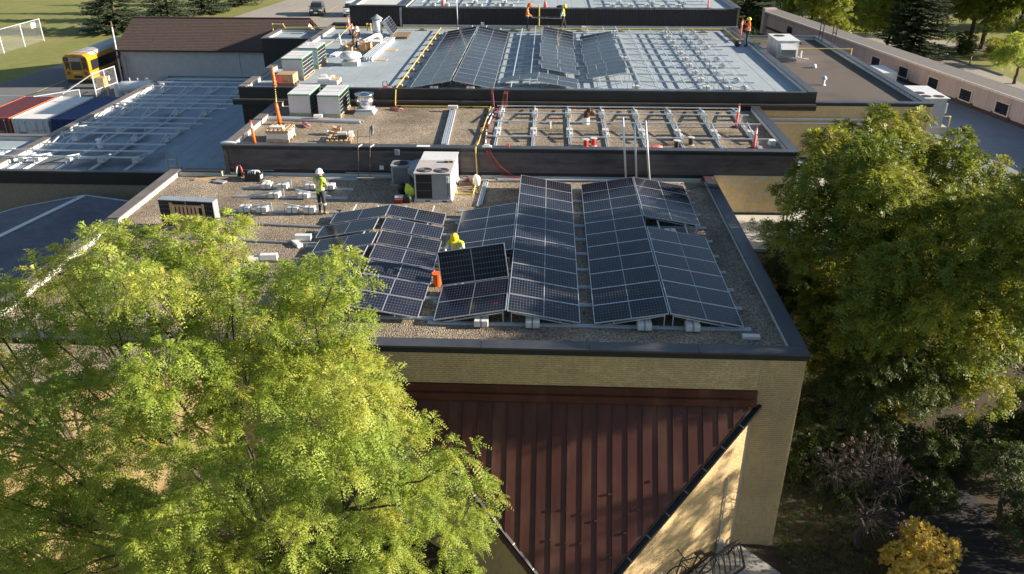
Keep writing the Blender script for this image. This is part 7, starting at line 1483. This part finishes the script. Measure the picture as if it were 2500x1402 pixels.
UB = [((12.28,2.24,-4.96),(0.73,0.73,0.57)),((8.59,0.84,-6.42),(0.72,0.72,0.56)),((11.58,2.16,-6.52),(0.53,0.53,0.41)),((9.50,0.48,-6.59),(0.52,0.52,0.40)),((7.48,2.01,-4.59),(0.69,0.69,0.54)),((8.82,2.44,-4.65),(0.68,0.68,0.53)),((10.92,2.35,-5.30),(0.50,0.50,0.39)),((10.01,1.59,-6.12),(0.60,0.60,0.47)),((10.99,0.45,-5.92),(0.73,0.73,0.57)),((11.35,0.85,-7.17),(0.54,0.54,0.42)),((8.16,1.52,-6.28),(0.66,0.66,0.51)),((8.88,1.84,-5.39),(0.67,0.67,0.52)),((9.33,1.13,-6.33),(0.78,0.78,0.61)),((8.92,0.52,-7.14),(0.62,0.62,0.48)),((12.62,2.40,-6.27),(0.57,0.57,0.44)),((7.56,1.71,-7.82),(0.59,0.59,0.46)),((8.12,2.13,-5.78),(0.53,0.53,0.41)),((8.09,0.50,-7.23),(0.58,0.58,0.45)),((9.45,1.72,-4.55),(0.58,0.58,0.45)),((10.45,0.88,-6.13),(0.72,0.72,0.56)),((7.43,1.56,-6.16),(0.59,0.59,0.46)),((11.13,1.15,-4.78),(0.60,0.60,0.46)),((10.51,0.90,-7.06),(0.61,0.61,0.48)),((7.25,1.92,-5.58),(0.53,0.53,0.41)),((10.06,1.54,-5.25),(0.55,0.55,0.43)),((8.30,1.87,-7.54),(0.51,0.51,0.40)),((8.63,1.17,-5.73),(0.68,0.68,0.53))]
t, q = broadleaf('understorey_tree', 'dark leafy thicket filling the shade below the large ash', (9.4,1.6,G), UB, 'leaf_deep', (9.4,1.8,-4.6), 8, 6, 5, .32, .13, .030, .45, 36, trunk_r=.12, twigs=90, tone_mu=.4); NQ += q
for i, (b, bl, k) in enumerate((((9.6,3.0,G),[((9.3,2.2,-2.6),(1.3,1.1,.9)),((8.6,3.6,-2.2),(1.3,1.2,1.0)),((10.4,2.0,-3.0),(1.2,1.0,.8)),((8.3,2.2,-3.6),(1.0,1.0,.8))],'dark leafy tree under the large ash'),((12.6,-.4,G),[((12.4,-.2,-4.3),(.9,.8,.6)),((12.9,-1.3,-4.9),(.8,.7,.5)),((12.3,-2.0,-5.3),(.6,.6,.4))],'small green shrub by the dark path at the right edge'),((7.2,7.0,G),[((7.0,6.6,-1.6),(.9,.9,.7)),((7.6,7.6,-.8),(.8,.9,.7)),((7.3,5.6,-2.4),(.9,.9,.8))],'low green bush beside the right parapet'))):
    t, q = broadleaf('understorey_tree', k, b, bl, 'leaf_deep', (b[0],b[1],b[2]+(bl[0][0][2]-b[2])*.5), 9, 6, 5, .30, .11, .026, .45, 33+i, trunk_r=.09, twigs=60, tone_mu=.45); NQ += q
# ground cover
rng = np.random.default_rng(5); n = 9000
gx = rng.uniform(5.7,12,n); gy = rng.uniform(-5,9,n); keep = ~((gx > 9.2)&(gx < 12.6)&(gy < 6)); gx, gy = gx[keep], gy[keep]; n = len(gx)
P = np.stack([gx,gy,np.full(n,G+.02)],1); d = unit(rng.normal(0,.6,(n,3))+np.array([0,0,.8])); Q, T = fronds(P, d, rng.uniform(.1,.25,n), rng.normal(.45,.2,n), 3, .07, .022, .4, rng)
gcv = link('ground_cover', quads_mesh('ground_cover', Q, np.clip(T,0,1), M['leaf_deep'])); tag(gcv, 'low leafy ground cover beside the near wall', 'ground cover', kind='stuff')
# fallen leaves at the wall foot
n = 1500; P = np.stack([rng.uniform(4.3,8.5,n), rng.uniform(-4,-1.6,n), np.full(n,G+.066)],1); keep = rng.uniform(size=n) < np.clip(1.4-abs(P[:,1]+1.6)*.9,.06,1); P = P[keep]; n = len(P)
d = unit(np.stack([rng.normal(size=n),rng.normal(size=n),rng.uniform(0,.2,n)],1)); s_ = unit(np.cross(d,np.array([0,0,1.]))); L = rng.uniform(.03,.06,(n,1)); Q = np.stack([P,P+d*L*.5+s_*L*.3,P+d*L,P+d*L*.5-s_*L*.3],1)
lf = link('fallen_leaves', quads_mesh('fallen_leaves', Q, rng.uniform(0,1,n), M['leaf_purple'])); tag(lf, 'dry fallen leaves on the concrete by the wall', 'leaves', kind='stuff')

# --- conifers
def conifer(label, base, H, R, seed, leafmat='leaf_spruce', name='spruce_tree', z0=.04, dens=1.0, group='conifers'):
    rng = np.random.default_rng(seed); t = empty(name, (0,0,0), 0, label, 'tree', group); b = np.array(base)
    m = MB(); m.tube([tuple(b), tuple(b+[0,0,H*.5]), tuple(b+[0,0,H])], [.03*H*.6,.018*H*.6,.02], 8); m.build('trunk', M['bark'], t, smooth=True)
    out = []; tn = []; lev = int(H*3.4)
    for i in range(lev):
        f = z0 + (1-z0)*(i+rng.uniform(0,.8))/lev; z = f*H; r = R*(1-f)**.85*rng.uniform(.82,1.12)+.12; nb = max(6, int(13*(1-f)+6))
        for k in range(nb):
            a = rng.uniform(0,6.283); rr = r*rng.uniform(.75,1.1); d = np.array([math.cos(a),math.sin(a),0]); ns = max(3, int(rr*7*dens))
            tt = np.linspace(.18,1,ns)+rng.normal(0,.02,ns); p = b+np.array([0,0,z])+d*(rr*tt)[:,None]+np.array([0,0,1])*(-.22*rr*tt+.16*rr*tt**2.5)[:,None]
            sd = np.array([-d[1],d[0],0]); tone = rng.normal(.5,.2)
            for sg in (-1,0,1):
                ln = (.46*(1.15-.5*tt)*rng.uniform(.7,1.2,ns))[:,None]; dr = unit(d*.8+sd*sg*.9+np.array([0,0,-.12])+rng.normal(0,.15,(ns,3))); w = unit(np.cross(dr,np.array([0,0,1.0]))+rng.normal(0,.3,(ns,3)))*.10
                out.append(np.stack([p,p+dr*ln*.5+w,p+dr*ln,p+dr*ln*.5-w],1)); tn.append(np.clip(rng.normal(tone,.12,ns)+.15*tt,0,1))
    Q = np.concatenate(out); link('crown', quads_mesh('crown', Q, np.concatenate(tn), M[leafmat]), t); return len(Q)
NQ += conifer('large blue-green spruce behind the garage roof', (-57.5,87,G), 13, 4.6, 41)
for i, (x, y, h, r, k) in enumerate(((-54.5,96,11,3.8,'second spruce from the left behind the garage ridge'),(-51.5,103,10,3.4,'third spruce from the left behind the garage ridge'),(-49.8,112,9.5,3.2,'fourth conifer from the left along the lawn edge'),(-48.0,121,9,3.0,'fifth conifer from the left near the parking lot'),(-46.0,131,9,3.0,'farthest conifer by the parking lot'))):
    NQ += conifer(k, (x,y,G), h, r, 42+i, dens=.7)
NQ += conifer('dark blue spruce between yellow trees and the pines', (38.87,74.17,-6.43), 17, 4.2, 50)
NQ += conifer('dark spruce right behind the corrugated block', (15.5,66,G), 14, 3.8, 51, 'leaf_deep'); NQ += conifer('shaded conifer beyond the pink wing end', (20.5,76,G), 15, 4, 52, 'leaf_deep', dens=.7)
def pine(label, base, H, seed):
    rng = np.random.default_rng(seed); b = np.array(base); bl = []
    for k in range(20):
        f = rng.uniform(.18,1); a = rng.uniform(0,6.283); rr = 4.2*(1.1-f*.75)*rng.uniform(.4,1); bl.append((tuple(b+[math.cos(a)*rr,math.sin(a)*rr,f*H]),(1.7*(1.25-f*.6),1.7*(1.25-f*.6),.45)))
    return broadleaf('pine_tree', label, tuple(b), bl, 'leaf_ash', tuple(b+[0,0,H*.6]), 4.2, 6, 5, .5, .26, .05, .1, seed, trunk_r=.24, twigs=20, group='pines by the road')[1]
NQ += pine('left pine standing on the road island', (47.36,79.15,-6.43), 15, 61); NQ += pine('right pine standing on the road island', (49.01,79.48,-6.43), 16, 62)
# --- broadleaf trees beyond the pink wing
def far_tree(label, base, H, R, seed, mat, tone=.5, dens=3.2, name='shade_tree', nb=9, low=.45, flen=.55, leaf=.24, wid=.07):
    rng = np.random.default_rng(seed); b = np.array(base); bl = []
    for k in range(nb):
        a = rng.uniform(0,6.283); f = rng.uniform(low,.93); rr = R*.72*math.sqrt(rng.uniform(.05,1))*(1.25-.6*f); s = R*.42*rng.uniform(.75,1.15); bl.append((tuple(b+[math.cos(a)*rr,math.sin(a)*rr,f*H]),(s,s,s*.75)))
    return broadleaf(name, label, tuple(b), bl, mat, tuple(b+[0,0,H*.35]), dens, 5, 4, flen, leaf, wid, .4, seed, trunk_r=.17, twigs=30, group='trees beyond the pink wing', tone_mu=tone)[1]
for i, (lb, b, H, R, mat, tn, low) in enumerate((
    ('green tree just behind the pink wing end', (25.5,70,G), 11, 5.0, 'leaf_ash', .5, .2),
    ('yellow-green spreading tree behind the access ladder', (35.69,84.82,-6.43), 11, 5.6, 'leaf_locust', .55, .28),
    ('bright green tree beside the dark blue spruce', (37.87,78.48,-6.43), 11.5, 4.6, 'leaf_locust', .28, .18),
    ('dark green tree between pink wing end and yellow tree', (31,86,G), 13, 5.5, 'leaf_ash', .3, .15),
    ('dark tree behind the yellow spreading tree', (40,97,G), 14, 6.5, 'leaf_deep', .5, .12),
    ('dark tree far behind the road', (56,112,G), 14, 7, 'leaf_deep', .4, .12),
    ('purple leaved tree behind the dark blue spruce', (49,92,G), 13, 5, 'leaf_purple', .4, .15),
    ('dark tree beyond the far verge at the top right', (66,98,G), 15, 7, 'leaf_deep', .5, .12),
    ('tall shady tree right of the pines', (51.63,77.59,-6.43), 13, 4.5, 'leaf_ash', .3, .15),
    ('far tree line tree beyond the road bend', (74,118,G), 15, 8, 'leaf_deep', .5, .12),
    ('shaded bushy tree beside the rear block', (18.5,70,G), 11, 4.5, 'leaf_deep', .5, .15))):
    NQ += far_tree(lb, b, H, R, 71+i, mat, tn, 2.1, low=low, nb=15, leaf=.27, wid=.08)
NQ += far_tree('olive shrub on the verge under the right pine', (46.42,70.06,-6.43), 3.2, 2.2, 80, 'leaf_ash', .6, 9, 'verge_shrub', 7, .3, .3, .12, .035)
NQ += far_tree('yellow-green shrub leaning over the far road at the right', (43.75,61.25,-6.43), 4.2, 2.6, 81, 'leaf_locust', .45, 9, 'verge_shrub', 7, .45, .3, .12, .035)
NQ += far_tree('low dark hedge bush on the road island', (45.53,77.32,-6.43), 1.8, 2.2, 82, 'leaf_deep', .6, 9, 'verge_shrub', 6, .25, .3, .12, .035)
# bushes along the right edge and one thin tree beyond it; they shade the path and dapple the porch wall
for i, (b, bl, k) in enumerate((((15.2,-4.2,G),[((15.0,-4.2,-5.0),(1.4,1.3,1.0)),((14.4,-5.2,-5.4),(1.0,1.0,.7)),((15.8,-3.4,-4.6),(1.2,1.2,.9))],'dark bush at the right edge nearest the yellow shrub'),((15.4,-1.2,G),[((15.2,-1.4,-4.9),(1.5,1.3,1.1)),((14.4,-.4,-5.3),(1.1,1.0,.8)),((16.2,-1.6,-4.5),(1.3,1.2,.9))],'dark bush in the middle of the right edge'),((15.6,1.8,G),[((15.3,1.6,-4.8),(1.5,1.4,1.1)),((14.2,2.2,-5.2),(1.2,1.1,.8)),((16.4,2.4,-4.4),(1.4,1.3,1.0))],'dark bush under the second ash at the right edge'))):
    t, q = broadleaf('edge_bush', k, b, bl, 'leaf_deep', (b[0],b[1],b[2]+.6), 9, 6, 5, .30, .12, .028, .45, 133+i, trunk_r=.07, twigs=40, tone_mu=.45, cat='bush', group='bushes at the right edge'); NQ += q
NQ += far_tree('thin tree standing beyond the dark bushes on the right', (18.5,-2.6,G), 8.2, 3.4, 90, 'leaf_ash', .4, 1.5, low=.35, nb=10, flen=.4, leaf=.16, wid=.05)
print('leaf quads', NQ)
